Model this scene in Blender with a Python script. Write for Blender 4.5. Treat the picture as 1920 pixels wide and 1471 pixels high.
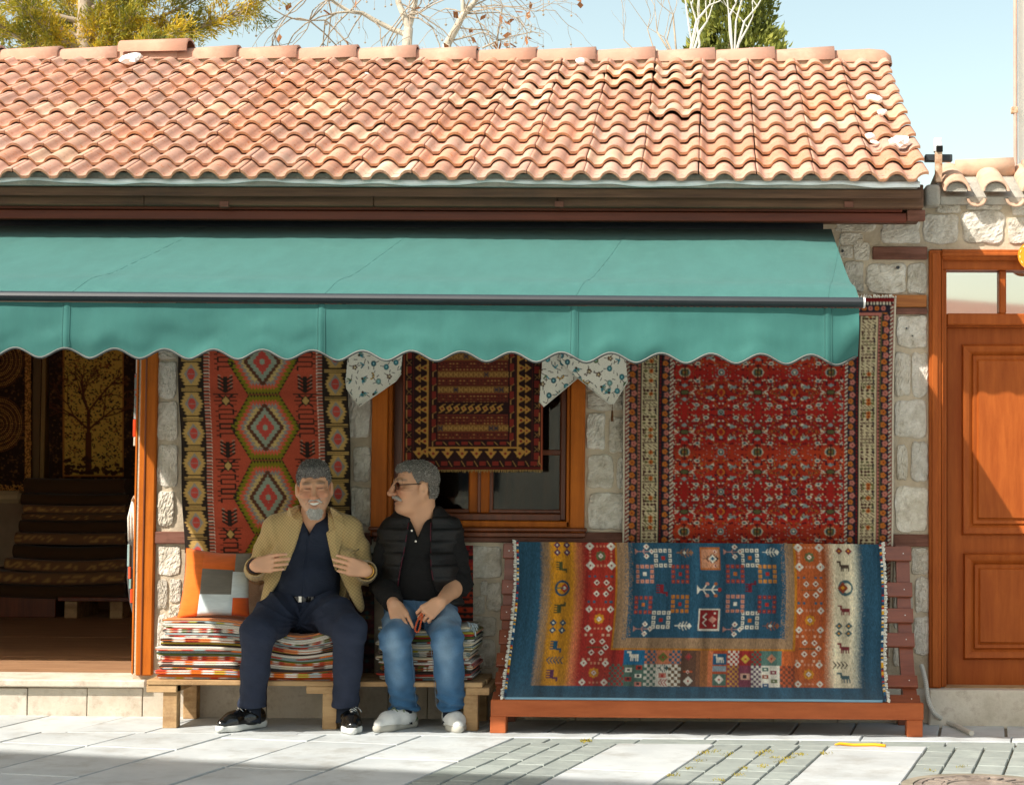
import bpy, bmesh, math, random
import numpy as np
from mathutils import Matrix, Vector

# ------------------------------------------------------------------ camera, sky, sun, exposure
SC = bpy.context.scene
for _o in list(bpy.data.objects):
    bpy.data.objects.remove(_o)
COL = SC.collection
R = math.radians
F, CX, CY = 3600.0, 1267.0, 735.5            # focal length and optical axis in photo pixels (1920 x 1471)
CAM = Vector((0.0, -9.5, 1.185))
_rot = Matrix.Rotation(R(1.0), 4, 'Z') @ Matrix.Rotation(R(90) + math.atan(162 / F), 4, 'X') @ Matrix.Rotation(R(0.36), 4, 'Z')
cam_data = bpy.data.cameras.new('camera')
cam = bpy.data.objects.new('camera', cam_data)
COL.objects.link(cam)
cam.matrix_world = Matrix.Translation(CAM) @ _rot
cam_data.sensor_width = 36.0
cam_data.lens = 36.0 * F / 1920
cam_data.shift_x = -(CX - 960) / 1920
cam_data.clip_start = 0.1
cam_data.clip_end = 2000
SC.camera = cam

SUN_DIR = Vector((0.534, 0.481, -0.695)).normalized()     # the way the light travels
world = bpy.data.worlds.new('World')
SC.world = world
world.use_nodes = True
_wn = world.node_tree.nodes
_sky = _wn.new('ShaderNodeTexSky')
_sky.sky_type = 'NISHITA'
_sky.sun_disc = False
_sky.sun_elevation = math.asin(-SUN_DIR.z)
_sky.sun_rotation = math.atan2(-SUN_DIR.x, -SUN_DIR.y)
_sky.air_density = 1.0
_sky.dust_density = 2.0
_sky.ozone_density = 2.2
_tint = _wn.new('ShaderNodeMix'); _tint.data_type = 'RGBA'; _tint.blend_type = 'MULTIPLY'; _tint.inputs[0].default_value = 1.0
_tint.inputs[7].default_value = (1.74, 1.48, 1.06, 1.0)          # pale hazy spring sky
world.node_tree.links.new(_sky.outputs[0], _tint.inputs[6])
world.node_tree.links.new(_tint.outputs[2], _wn['Background'].inputs[0])
_wn['Background'].inputs[1].default_value = 0.12
sun_data = bpy.data.lights.new('sun', 'SUN')
sun_data.energy = 4.2
sun_data.angle = R(0.5)
sun_data.color = (1.0, 0.94, 0.86)
sun = bpy.data.objects.new('sun', sun_data)
COL.objects.link(sun)
sun.rotation_euler = SUN_DIR.to_track_quat('-Z', 'Y').to_euler()
sun.location = (-8, -8, 12)
SC.view_settings.view_transform = 'Standard'
SC.view_settings.look = 'None'
SC.view_settings.gamma = 1.0
SC.view_settings.exposure = 0.74
SC.render.engine = 'CYCLES'
SC.cycles.use_denoising = True
SC.cycles.max_bounces = 10
SC.cycles.diffuse_bounces = 8
SC.cycles.transparent_max_bounces = 12

# ------------------------------------------------------------------ helpers
_CX = np.array(_rot.to_3x3())
def ray(u, v):
    d = np.stack([(np.asarray(u, float) - CX) / F, -(np.asarray(v, float) - CY) / F, -np.ones(np.broadcast(u, v).shape)], -1)
    return d @ _CX.T
def at(u, v, Y):
    """point of the photograph pixel (u, v) on the upright plane y = Y"""
    d = ray(u, v); t = (Y - CAM.y) / d[..., 1]
    return np.array(CAM) + d * t[..., None] if np.ndim(t) else np.array(CAM) + d * t
def atz(u, v, Z):
    d = ray(u, v); t = (Z - CAM.z) / d[..., 2]
    return np.array(CAM) + d * t[..., None] if np.ndim(t) else np.array(CAM) + d * t
def project(p):
    q = (np.asarray(p, float) - np.array(CAM)) @ _CX
    return CX + F * q[..., 0] / -q[..., 2], CY - F * q[..., 1] / -q[..., 2]

def lin(c, g=1.0):
    if isinstance(c, str):
        c = tuple(int(c[i:i + 2], 16) for i in (0, 2, 4))
    c = np.asarray(c, float) / 255.0
    return np.where(c <= 0.04045, c / 12.92, ((c + 0.055) / 1.055) ** 2.4) * g

def tag(o, label=None, cat=None, group=None, kind=None):
    if label: o['label'] = label
    if cat: o['category'] = cat
    if group: o['group'] = group
    if kind: o['kind'] = kind
    return o
def thing(name, label, cat, loc=(0, 0, 0), group=None):
    o = bpy.data.objects.new(name, None)
    o.location = tuple(float(k) for k in loc)
    o.empty_display_size = 0.1
    COL.objects.link(o)
    return tag(o, label, cat, group)
def adopt(o, parent):
    if parent is not None:
        o.parent = parent
        if parent.parent is None:
            o.matrix_parent_inverse = Matrix.Translation(-Vector(parent.location))
    return o
def mesh_of(name, verts, faces, mat=None, smooth=False):
    me = bpy.data.meshes.new(name)
    me.from_pydata([tuple(map(float, v)) for v in verts], [], [tuple(int(i) for i in f) for f in faces])
    me.update()
    if mat is not None: me.materials.append(mat)
    if smooth: me.polygons.foreach_set('use_smooth', np.ones(len(me.polygons), bool))
    return me
def put(name, me, parent=None):
    o = bpy.data.objects.new(name, me)
    COL.objects.link(o)
    return adopt(o, parent)
def obj(name, verts, faces, mat, parent=None, smooth=False):
    return put(name, mesh_of(name, verts, faces, mat, smooth), parent)
def struct(o):
    o['kind'] = 'structure'
    return o

class MB:
    def __init__(s): s.v = []; s.f = []
    def add(s, v, f):
        n = len(s.v); s.v += [tuple(map(float, p)) for p in v]; s.f += [tuple(i + n for i in q) for q in f]
        return s
    def box(s, x0, x1, y0, y1, z0, z1):
        v = [(x, y, z) for z in (z0, z1) for y in (y0, y1) for x in (x0, x1)]
        return s.add(v, [(0, 2, 3, 1), (4, 5, 7, 6), (0, 1, 5, 4), (2, 6, 7, 3), (0, 4, 6, 2), (1, 3, 7, 5)])
    def tube(s, pts, rad, n=8, caps=True):
        pts = [Vector(p) for p in pts]
        if not hasattr(rad, '__len__'): rad = [rad] * len(pts)
        rings = []; up = None
        for i, p in enumerate(pts):
            t = (pts[min(i + 1, len(pts) - 1)] - pts[max(i - 1, 0)]).normalized()
            if up is None:
                up = Vector((0, 0, 1)) if abs(t.z) < .9 else Vector((1, 0, 0))
            a = t.cross(up)
            if a.length < 1e-6: a = t.cross(Vector((0, 1, 0)))
            a.normalize(); b = a.cross(t).normalized(); up = b
            rings.append([p + (a * math.cos(2 * math.pi * k / n) + b * math.sin(2 * math.pi * k / n)) * rad[i] for k in range(n)])
        v = [q for r in rings for q in r]; f = []
        for i in range(len(pts) - 1):
            for k in range(n):
                f.append((i * n + k, i * n + (k + 1) % n, (i + 1) * n + (k + 1) % n, (i + 1) * n + k))
        if caps:
            f.append(tuple(range(n - 1, -1, -1))); f.append(tuple((len(pts) - 1) * n + k for k in range(n)))
        return s.add(v, f)
    def build(s, name, mat, parent=None, smooth=False, bevel=0, seg=2):
        me = mesh_of(name, s.v, s.f, mat, False)
        if bevel:
            bm = bmesh.new(); bm.from_mesh(me)
            bmesh.ops.recalc_face_normals(bm, faces=bm.faces)
            bmesh.ops.bevel(bm, geom=list(bm.edges), offset=bevel, segments=seg, affect='EDGES', profile=0.5, clamp_overlap=True)
            bm.to_mesh(me); bm.free()
        if smooth: me.polygons.foreach_set('use_smooth', np.ones(len(me.polygons), bool))
        return put(name, me, parent)
def bbox(name, x0, x1, y0, y1, z0, z1, mat, parent=None, bevel=0.004):
    return MB().box(min(x0, x1), max(x0, x1), min(y0, y1), max(y0, y1), min(z0, z1), max(z0, z1)).build(name, mat, parent, bevel=bevel, seg=1)
def pbox(name, u0, v0, u1, v1, Y, dy, mat, parent=None, bevel=0.004):
    """a box whose front face fills the photo rectangle (u0, v0, u1, v1) on the plane y = Y, dy deep"""
    um, vm = (u0 + u1) / 2, (v0 + v1) / 2
    return bbox(name, at(u0, vm, Y)[0], at(u1, vm, Y)[0], Y, Y + dy, at(um, v1, Y)[2], at(um, v0, Y)[2], mat, parent, bevel)
def fbm(x, y, seed=0, oct=4):
    """cheap smooth noise from sines"""
    rs = np.random.RandomState(seed); out = 0
    for o in range(oct):
        for _ in range(3):
            a = rs.rand() * 6.283; k = 2 ** o * (0.7 + .6 * rs.rand())
            out = out + np.sin((x * math.cos(a) + y * math.sin(a)) * k + rs.rand() * 6.283) / (2 ** o * 3)
    return out

# ------------------------------------------------------------------ materials
def new_mat(name):
    m = bpy.data.materials.new(name); m.use_nodes = True
    nt = m.node_tree; b = nt.nodes['Principled BSDF']
    return m, nt, b
def inp(b, **kw):
    for k, v in kw.items():
        b.inputs[k.replace('_', ' ')].default_value = v
def mat(name, col, col2=None, var=0.18, scale=6.0, stretch=(1, 1, 1), rough=0.75, bump=0.25, bscale=60.0, bdist=0.004,
        rand=0.0, spots=None, spot_scale=30.0, spot_size=0.25, metallic=0.0, spec=0.35, detail=6.0, stain=None, stain_amt=.5, stain_scale=1.3, sheen=0.0):
    m, nt, b = new_mat(name); N = nt.nodes; L = nt.links
    c = lin(col) if not isinstance(col, np.ndarray) else col
    c1 = np.clip(c * (1 - var), 0, 1); c2 = np.clip(c * (1 + var), 0, 1) if col2 is None else lin(col2)
    tc = N.new('ShaderNodeTexCoord'); mp = N.new('ShaderNodeMapping'); mp.inputs['Scale'].default_value = stretch
    src = tc.outputs['Object']
    if rand:                                            # shift the grain from piece to piece
        oi = N.new('ShaderNodeObjectInfo'); mu = N.new('ShaderNodeMath'); mu.operation = 'MULTIPLY'; mu.inputs[1].default_value = 61.0
        L.new(oi.outputs['Random'], mu.inputs[0]); va = N.new('ShaderNodeVectorMath'); va.operation = 'ADD'
        L.new(src, va.inputs[0]); L.new(mu.outputs[0], va.inputs[1]); src = va.outputs[0]
    L.new(src, mp.inputs[0])
    nz = N.new('ShaderNodeTexNoise'); nz.inputs['Scale'].default_value = scale; nz.inputs['Detail'].default_value = detail; nz.inputs['Roughness'].default_value = 0.65
    L.new(mp.outputs[0], nz.inputs['Vector'])
    rp = N.new('ShaderNodeValToRGB'); rp.color_ramp.elements[0].position = .32; rp.color_ramp.elements[1].position = .68
    rp.color_ramp.elements[0].color = (*c1, 1); rp.color_ramp.elements[1].color = (*c2, 1)
    L.new(nz.outputs[0], rp.inputs[0]); out = rp.outputs[0]
    if stain is not None:
        n2 = N.new('ShaderNodeTexNoise'); n2.inputs['Scale'].default_value = stain_scale; n2.inputs['Detail'].default_value = 8; n2.inputs['Roughness'].default_value = .7
        L.new(src, n2.inputs['Vector'])
        r2 = N.new('ShaderNodeValToRGB'); r2.color_ramp.elements[0].position = .5; r2.color_ramp.elements[1].position = .7
        r2.color_ramp.elements[0].color = (0, 0, 0, 1); r2.color_ramp.elements[1].color = (stain_amt,) * 3 + (1,)
        L.new(n2.outputs[0], r2.inputs[0])
        mx = N.new('ShaderNodeMix'); mx.data_type = 'RGBA'
        L.new(r2.outputs[0], mx.inputs[0]); L.new(out, mx.inputs[6]); mx.inputs[7].default_value = (*lin(stain), 1); out = mx.outputs[2]
    if spots is not None:
        vo = N.new('ShaderNodeTexVoronoi'); vo.inputs['Scale'].default_value = spot_scale
        L.new(src, vo.inputs['Vector'])
        n3 = N.new('ShaderNodeTexNoise'); n3.inputs['Scale'].default_value = spot_scale * .4; L.new(src, n3.inputs['Vector'])
        ad = N.new('ShaderNodeMath'); ad.operation = 'SUBTRACT'; L.new(vo.outputs[0], ad.inputs[0]); 
        sb = N.new('ShaderNodeMath'); sb.operation = 'MULTIPLY_ADD'; sb.inputs[1].default_value = 1.6; sb.inputs[2].default_value = -.75; L.new(n3.outputs[0], sb.inputs[0]); L.new(sb.outputs[0], ad.inputs[1])
        r3 = N.new('ShaderNodeValToRGB'); r3.color_ramp.elements[0].position = spot_size * .6; r3.color_ramp.elements[1].position = spot_size
        r3.color_ramp.elements[0].color = (1, 1, 1, 1); r3.color_ramp.elements[1].color = (0, 0, 0, 1)
        L.new(ad.outputs[0], r3.inputs[0])
        mx = N.new('ShaderNodeMix'); mx.data_type = 'RGBA'
        L.new(r3.outputs[0], mx.inputs[0]); L.new(out, mx.inputs[6]); mx.inputs[7].default_value = (*lin(spots), 1); out = mx.outputs[2]
    if rand:
        oi = N.new('ShaderNodeObjectInfo'); hs = N.new('ShaderNodeHueSaturation')
        mr = N.new('ShaderNodeMapRange'); mr.inputs[3].default_value = 1 - rand; mr.inputs[4].default_value = 1 + rand
        L.new(oi.outputs['Random'], mr.inputs[0]); L.new(mr.outputs[0], hs.inputs['Value'])
        m2 = N.new('ShaderNodeMath'); m2.operation = 'MULTIPLY'; m2.inputs[1].default_value = 7.31; L.new(oi.outputs['Random'], m2.inputs[0])
        fr = N.new('ShaderNodeMath'); fr.operation = 'FRACT'; L.new(m2.outputs[0], fr.inputs[0])
        m3 = N.new('ShaderNodeMapRange'); m3.inputs[3].default_value = 1 - rand; m3.inputs[4].default_value = 1 + rand * .6; L.new(fr.outputs[0], m3.inputs[0]); L.new(m3.outputs[0], hs.inputs['Saturation'])
        L.new(out, hs.inputs['Color']); out = hs.outputs[0]
    L.new(out, b.inputs['Base Color'])
    inp(b, Roughness=rough, Metallic=metallic)
    b.inputs['Specular IOR Level'].default_value = spec
    if sheen: b.inputs['Sheen Weight'].default_value = sheen
    if bump:
        nb = N.new('ShaderNodeTexNoise'); nb.inputs['Scale'].default_value = bscale; nb.inputs['Detail'].default_value = 5; nb.inputs['Roughness'].default_value = .7
        L.new(mp.outputs[0], nb.inputs['Vector'])
        bp = N.new('ShaderNodeBump'); bp.inputs['Strength'].default_value = bump; bp.inputs['Distance'].default_value = bdist
        L.new(nb.outputs[0], bp.inputs['Height'])
        L.new(bp.outputs[0], b.inputs['Normal'])
    return m
def cloth_mat(name, rough=.95, bump=.3, bscale=260.0, wear=.12, sheen=.15, stretch=(1, 1, 1)):
    """woven cloth coloured by the dyed pattern stored on the mesh"""
    m, nt, b = new_mat(name); N = nt.nodes; L = nt.links
    a = N.new('ShaderNodeAttribute'); a.attribute_name = 'dye'
    tc = N.new('ShaderNodeTexCoord'); mp = N.new('ShaderNodeMapping'); mp.inputs['Scale'].default_value = stretch; L.new(tc.outputs['Object'], mp.inputs[0])
    nz = N.new('ShaderNodeTexNoise'); nz.inputs['Scale'].default_value = bscale; nz.inputs['Detail'].default_value = 3; L.new(mp.outputs[0], nz.inputs['Vector'])
    mr = N.new('ShaderNodeMapRange'); mr.inputs[1].default_value = .3; mr.inputs[2].default_value = .7; mr.inputs[3].default_value = 1 - wear; mr.inputs[4].default_value = 1 + wear
    L.new(nz.outputs[0], mr.inputs[0])
    mx = N.new('ShaderNodeVectorMath'); mx.operation = 'SCALE'; L.new(a.outputs['Color'], mx.inputs[0]); L.new(mr.outputs[0], mx.inputs['Scale'])
    L.new(mx.outputs[0], b.inputs['Base Color'])
    inp(b, Roughness=rough); b.inputs['Specular IOR Level'].default_value = .15; b.inputs['Sheen Weight'].default_value = sheen
    bp = N.new('ShaderNodeBump'); bp.inputs['Strength'].default_value = bump; bp.inputs['Distance'].default_value = .003
    L.new(nz.outputs[0], bp.inputs['Height']); L.new(bp.outputs[0], b.inputs['Normal'])
    return m
def set_dye(me, cols):
    at_ = me.color_attributes.new('dye', 'FLOAT_COLOR', 'POINT')
    c = np.ones((len(cols), 4), np.float32); c[:, :3] = cols
    at_.data.foreach_set('color', c.ravel())
def glass_mat(name, tint=(.9, .95, .95), refl=.12, rough=.02):
    m, nt, b = new_mat(name); N = nt.nodes; L = nt.links
    N.remove(b); o = N['Material Output']
    t = N.new('ShaderNodeBsdfTransparent'); t.inputs[0].default_value = (*tint, 1)
    g = N.new('ShaderNodeBsdfGlossy'); g.inputs['Roughness'].default_value = rough
    lw = N.new('ShaderNodeFresnel'); lw.inputs['IOR'].default_value = 1.5
    ad = N.new('ShaderNodeMath'); ad.operation = 'ADD'; ad.inputs[1].default_value = refl; ad.use_clamp = True; L.new(lw.outputs[0], ad.inputs[0])
    mx = N.new('ShaderNodeMixShader'); L.new(ad.outputs[0], mx.inputs[0]); L.new(t.outputs[0], mx.inputs[1]); L.new(g.outputs[0], mx.inputs[2])
    L.new(mx.outputs[0], o.inputs[0])
    return m

MT = {}
MT['tile'] = mat('terracotta', 'B88A74', var=.14, scale=9, rough=.85, bump=.35, bscale=90, rand=.14, stain='A89680', stain_amt=.5, stain_scale=4.0, spots='B07048', spot_scale=70, spot_size=.11)
MT['tile_rim'] = mat('gritty_tile_edge', 'A87A5C', var=.25, scale=40, rough=.95, bump=.6, bscale=120, rand=.10)
MT['tile_old'] = mat('weathered_terracotta', 'C9A48A', var=.25, scale=12, rough=.9, bump=.5, bscale=60, rand=.08, stain='8F8373', stain_amt=.7, stain_scale=6)
MT['ridge'] = mat('ridge_terracotta', 'BC8E78', var=.10, scale=7, rough=.85, bump=.25, bscale=90, rand=.05, stain='D8B9A0', stain_amt=.4, stain_scale=5)
MT['mortar'] = mat('lime_mortar', 'C4B49C', var=.22, scale=7, rough=.95, bump=.6, bscale=50, bdist=.01, stain='8E7558', stain_amt=.55, stain_scale=2.2)
MT['cement'] = mat('grey_cement', 'A9A59A', var=.25, scale=10, rough=.95, bump=.7, bscale=60, bdist=.012, stain='6F675C', stain_amt=.6, stain_scale=5)
MT['stone'] = mat('limestone', 'D8CCB6', col2='ECE4D6', var=.2, scale=14, rough=.92, bump=1.0, bscale=55, bdist=.014, rand=.15, stain='8E7A60', stain_amt=.55, stain_scale=16)
MT['plinth'] = mat('travertine', 'C6BAA6', col2='D8CFC0', var=.2, scale=7, rough=.85, bump=.5, bscale=60, rand=.07, stain='7C6248', stain_amt=.6, stain_scale=14)
MT['fascia'] = mat('weathered_beam', '5A3E2C', col2='74543E', var=.3, scale=5, stretch=(.35, 6, 9), rough=.7, bump=.5, bscale=14, stain='3E342C', stain_amt=.6, stain_scale=1.6)
MT['board'] = mat('red_stained_board', '5A2412', col2='6C2E18', var=.2, scale=5, stretch=(.3, 6, 8), rough=.5, bump=.25, bscale=14)
MT['orange_wood'] = mat('orange_stained_pine', 'B25A12', col2='C26A1C', var=.2, scale=4, stretch=(8, 8, .5), rough=.5, bump=.15, bscale=18, spec=.18, stain='8A4A1A', stain_amt=.5, stain_scale=3)
MT['dark_wood'] = mat('dark_stained_wood', '6A3212', col2='7E3E18', var=.25, scale=4, stretch=(8, 8, .6), rough=.4, bump=.15, bscale=18, spec=.5)
MT['beam'] = mat('old_timber_beam', '6E4434', col2='85594A', var=.25, scale=6, stretch=(.6, 5, 9), rough=.8, bump=.5, bscale=16, stain='3E241A', stain_amt=.5, stain_scale=9)
MT['beam_new'] = mat('new_timber_beam', 'A6602C', col2='B87438', var=.2, scale=6, stretch=(.6, 5, 9), rough=.6, bump=.25, bscale=14)
MT['rack'] = mat('painted_rack_wood', 'A8562E', col2='B26036', var=.12, scale=5, stretch=(1, 4, 6), rough=.5, bump=.15, bscale=24, spec=.22, stain='8A4A2C', stain_amt=.35, stain_scale=4)
MT['rack_dark'] = mat('worn_rack_slat', '7F4028', col2='8E4C32', var=.15, scale=5, stretch=(1, 4, 6), rough=.33, bump=.15, bscale=24, spec=.6, stain='5E2E1E', stain_amt=.4, stain_scale=4)
MT['bench_wood'] = mat('bare_pine', 'B08A5E', col2='C6A478', var=.25, scale=5, stretch=(.5, 5, 5), rough=.8, bump=.35, bscale=20, stain='6E4E32', stain_amt=.7, stain_scale=7)
MT['door'] = mat('door_paint', '964818', col2='A85822', var=.10, scale=5, stretch=(5, 5, .6), rough=.5, bump=.10, bscale=24, spec=.18, stain='8A3E16', stain_amt=.35, stain_scale=2.5)
MT['metal_strip'] = mat('pale_metal_sheet', 'E2E8E8', var=.12, scale=6, rough=.4, bump=.15, bscale=30, metallic=.25)
MT['dark_metal'] = mat('dark_grey_aluminium', '2E3438', var=.12, scale=5, rough=.5, bump=.05, bscale=60, spec=.4)
MT['white_plastic'] = mat('white_plastic', 'E8E8E4', var=.05, rough=.5, bump=0)
MT['rust'] = mat('rusty_steel', 'B4703A', col2='D8C4AA', var=.4, scale=25, rough=.85, bump=.6, bscale=70)
MT['awning'] = mat('teal_canvas', '2F655F', col2='336A64', var=.06, scale=5, stretch=(2.2, .6, .6), rough=.85, bump=.15, bscale=260, sheen=.1, stain='4E847C', stain_amt=.12, stain_scale=14)
MT['piping'] = mat('grey_piping', '9A9A94', rough=.8)
MT['awning_trim'] = mat('grey_binding', '4E5452', var=.2, scale=40, rough=.9, bump=.3, bscale=200)
MT['floor_wood'] = mat('worn_brown_floor', '9A7252', col2='AC8462', var=.2, scale=4, stretch=(.6, 5, 1), rough=.55, bump=.2, bscale=14, stain='B08A68', stain_amt=.5, stain_scale=2.5)
MT['dark_room'] = mat('dim_room_plaster', 'A88E72', var=.2, scale=3, rough=.9, bump=.2)
MT['marble'] = mat('pale_marble', 'B6BCBD', col2='C3C8C8', var=.12, scale=3, rough=.6, bump=.2, bscale=40, stain='8E8C84', stain_amt=.65, stain_scale=4.5, rand=.05)
MT['sett'] = mat('grey_andesite', '8C9490', col2='9CA49E', var=.14, scale=12, rough=.75, bump=.5, bscale=60, rand=.08, stain='7E8682', stain_amt=.5, stain_scale=6)
MT['joint'] = mat('joint_mortar', '8A8272', var=.3, scale=20, rough=.95, bump=.6, bscale=60, stain='4E483C', stain_amt=.9, stain_scale=5)
MT['dirt'] = mat('street_ground', 'CFCBC0', var=.2, scale=3, rough=.95, bump=.4)
MT['white_wall'] = mat('white_render', 'E9E6DF', var=.05, scale=3, rough=.9, bump=.15)
MT['black'] = mat('black_iron', '1E1C1A', var=.2, rough=.6, bump=.2)
MT['hole_black'] = mat('black_opening', '0A0908', var=.1, rough=1, bump=0)  # near-black colour stands in for the shade inside an opening
MT['cloth'] = cloth_mat('woven_wool')
MT['pile'] = cloth_mat('pile_wool', bump=.6, bscale=330, wear=.22, sheen=.35, stretch=(1, .25, .25))
MT['white_yarn'] = mat('cotton_yarn', 'E4DFD2', var=.12, scale=60, rough=.95, bump=.4, bscale=200)
random.seed(7); RS = np.random.RandomState(5)
# ------------------------------------------------------------------ ground and paving
ground = struct(obj('ground', [(-400, -400, -.06), (400, -400, -.06), (400, 600, -.06), (-400, 600, -.06)], [(0, 1, 2, 3)], MT['dirt']))
street = struct(obj('street', [(-40, -40, -.02), (40, -40, -.02), (40, -4.2, -.02), (-40, -4.2, -.02)], [(0, 1, 2, 3)], MT['marble']))  # unseen pale paving behind the camera, added to bounce more light
pavement = struct(obj('pavement', [(-9, -4.19, -.016), (6, -4.19, -.016), (6, .3, -.016), (-9, .3, -.016)], [(0, 1, 2, 3)], MT['joint']))
def clip_poly(poly, a, b, c):
    """keep the side a*x + b*y <= c"""
    out = []
    for i in range(len(poly)):
        p, q = poly[i], poly[(i + 1) % len(poly)]
        dp, dq = a * p[0] + b * p[1] - c, a * q[0] + b * q[1] - c
        if dp <= 0: out.append(p)
        if dp * dq < 0:
            t = dp / (dp - dq); out.append((p[0] + t * (q[0] - p[0]), p[1] + t * (q[1] - p[1])))
    return out
def area(poly): return abs(sum(poly[i][0] * poly[(i + 1) % len(poly)][1] - poly[(i + 1) % len(poly)][0] * poly[i][1] for i in range(len(poly)))) / 2
def slab(name, poly, z, m, gap=.004, parent=pavement, rise=.0015):
    if len(poly) < 3 or area(poly) < .002: return
    P = [Vector(p) for p in poly]; c = sum(P, Vector((0, 0))) / len(P); n = len(P)
    def inset(d):
        out = []
        for i in range(n):
            p0, p1, p2 = P[i - 1], P[i], P[(i + 1) % n]
            e1 = (p1 - p0).normalized(); e2 = (p2 - p1).normalized()
            n1 = Vector((-e1.y, e1.x)); n2 = Vector((-e2.y, e2.x))
            if (c - p1).dot(n1) < 0: n1 = -n1
            if (c - p1).dot(n2) < 0: n2 = -n2
            k = 1 + n1.dot(n2)
            out.append(p1 + (n1 + n2) * (d / max(k, .35)))
        return out
    z += random.uniform(-rise, rise)
    tx, ty = random.uniform(-.002, .002), random.uniform(-.002, .002)
    rings = []
    for d, zz in ((gap, -.05), (gap, z - .004), (gap + .003, z)):
        rings.append([(p.x - c.x, p.y - c.y, zz + (p.x - c.x) * tx + (p.y - c.y) * ty) for p in inset(d)])
    v = [q for r in rings for q in r]
    f = [(i * n + k, i * n + (k + 1) % n, (i + 1) * n + (k + 1) % n, (i + 1) * n + k) for i in range(2) for k in range(n)]
    f.append(tuple(2 * n + k for k in range(n)))
    o = obj(name, v, f, m, parent); o.location = (c.x, c.y, 0)
    bm = bmesh.new(); bm.from_mesh(o.data); bmesh.ops.recalc_face_normals(bm, faces=bm.faces); bm.to_mesh(o.data); bm.free()
    return o
APRON_L, APRON_R = -.62, -.50                # front edge of the row of slabs along the wall
th = R(12.0); DA = Vector((math.sin(th), math.cos(th))); DN = Vector((math.cos(th), -math.sin(th)))   # along / across the oblique courses
pb = atz(755, 1471, 0); A0 = DN.x * pb[0] + DN.y * pb[1]         # where pale slabs give way to grey setts
def strip(name, a0, a1, b0, b1, m, cuts=(), gap=.004):
    poly = [tuple(DN * a + DA * b) for a, b in ((a0, b0), (a1, b0), (a1, b1), (a0, b1))]
    for c in cuts:
        if poly: poly = clip_poly(poly, *c)
    if poly: slab(name, poly, 0, m, gap)
# pale marble slabs on the shop side
for i in range(-9, 1):
    off = random.choice((0, .25, .5)) * .8
    for k in range(-6, 3):
        strip('paving_slab', A0 + (i - 1) * .43, A0 + i * .43, k * .8 + off - .4, k * .8 + off + .4, MT['marble'], cuts=((0, 1, APRON_L), (0, -1, 4.2)), gap=random.uniform(.004, .007))
# row of slabs along the wall
xs = [-5.6]
while xs[-1] < at(905, 1350, 0)[0] - .2: xs.append(xs[-1] + random.uniform(.30, .42))
xs.append(at(905, 1350, 0)[0])
for a, b in zip(xs[:-1], xs[1:]):
    slab('paving_slab', [(a - .10, APRON_L), (b - .10, APRON_L), (b + .02, .05), (a + .02, .05)], 0, MT['marble'], .003)
us = [905, 955, 1062, 1170, 1280, 1385, 1495, 1602, 1760, 1880, 2000, 2120]
for a, b in zip(us[:-1], us[1:]):
    x0, x1 = at(a, 1350, 0)[0], at(b, 1350, 0)[0]
    slab('paving_slab', [(x0 - .06, APRON_R), (x1 - .06, APRON_R), (x1 + .02, .05), (x0 + .02, .05)], 0, MT['marble'], .007)
x = xs[-1]
KERB = APRON_R - .17
while x < 4.2:
    w = random.uniform(.5, .72); slab('kerb_slab', [(x - .12, KERB), (x + w - .12, KERB), (x + w - .09, APRON_R), (x - .09, APRON_R)], .002, MT['marble'], .003); x += w
x = xs[-1] - .3
CHAN = KERB - .16
while x < 4.2:
    w = random.uniform(.28, .42)
    p = clip_poly([(x, CHAN), (x + w, CHAN), (x + w + .03, KERB), (x + .03, KERB)], -DN.x, -DN.y, -A0)
    if p: slab('channel_sett', p, -.002, MT['sett'], .004)
    x += w
a = A0; white = False
while a < 4.6:
    if white:
        for k in range(-5, 1): strip('paving_slab', a, a + .43, k * .86 + .05, k * .86 + .91, MT['marble'], cuts=((0, 1, CHAN), (0, -1, 4.2)), gap=.005)
        a += .43
    else:
        for c in range(4):
            b = -4.4 + random.random() * .2
            while b < 0:
                l = random.uniform(.17, .26); strip('grey_sett', a, a + .125, b, b + l, MT['sett'], cuts=((0, 1, CHAN), (0, -1, 3.4)), gap=random.uniform(.003, .006)); b += l
            a += .125
    white = not white

# ------------------------------------------------------------------ the shop building
EAVE_Y, RIDGE_Y = -.57, 1.66
EAVE_Z = at(960, 336, EAVE_Y)[2]; RIDGE_Z = at(960, 112, RIDGE_Y)[2]
X_END = at(1742, 335, EAVE_Y)[0]
X_WEST = -6.2
shop = thing('shop_building', 'low stone carpet shop with terracotta tiled roof and timber framed openings', 'shop', (-1.5, 0, 0))
wall = MB()
TH = .45
def wbox(mb, u0, u1, z0, z1, Y=0, d=TH):
    mb.box(at(u0, 800, 0)[0] if u0 > -900 else X_WEST, at(u1, 800, 0)[0], Y, Y + d, z0, z1)
Zu = lambda u, v, Y=0: at(u, v, Y)[2]
Z_SILL = Zu(960, 1012); Z_THR = Zu(200, 1274)
Z_TOP = EAVE_Z + .02
wbox(wall, 258, 700, 0, Z_TOP)                     # between shop opening and window
wbox(wall, 700, 1094, 0, Z_SILL)                   # under the window
wbox(wall, 700, 1094, Zu(960, 560), Z_TOP)         # above the window
wbox(wall, 1094, 1742, 0, Z_TOP)
wbox(wall, -1000, 258, 0, Z_THR - .01)
wbox(wall, -1000, 258, Zu(200, 560), Z_TOP)
Z_DOOR = Zu(1850, 468); Z_COPE = Zu(1850, 372)
wbox(wall, 1742, 2420, Z_DOOR, Z_COPE)
wbox(wall, 2190, 2420, 0, Z_DOOR)
wbox(wall, 1742, 2190, 0, Zu(1850, 1290))
wall_o = wall.build('wall', MT['mortar'], shop)
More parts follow.
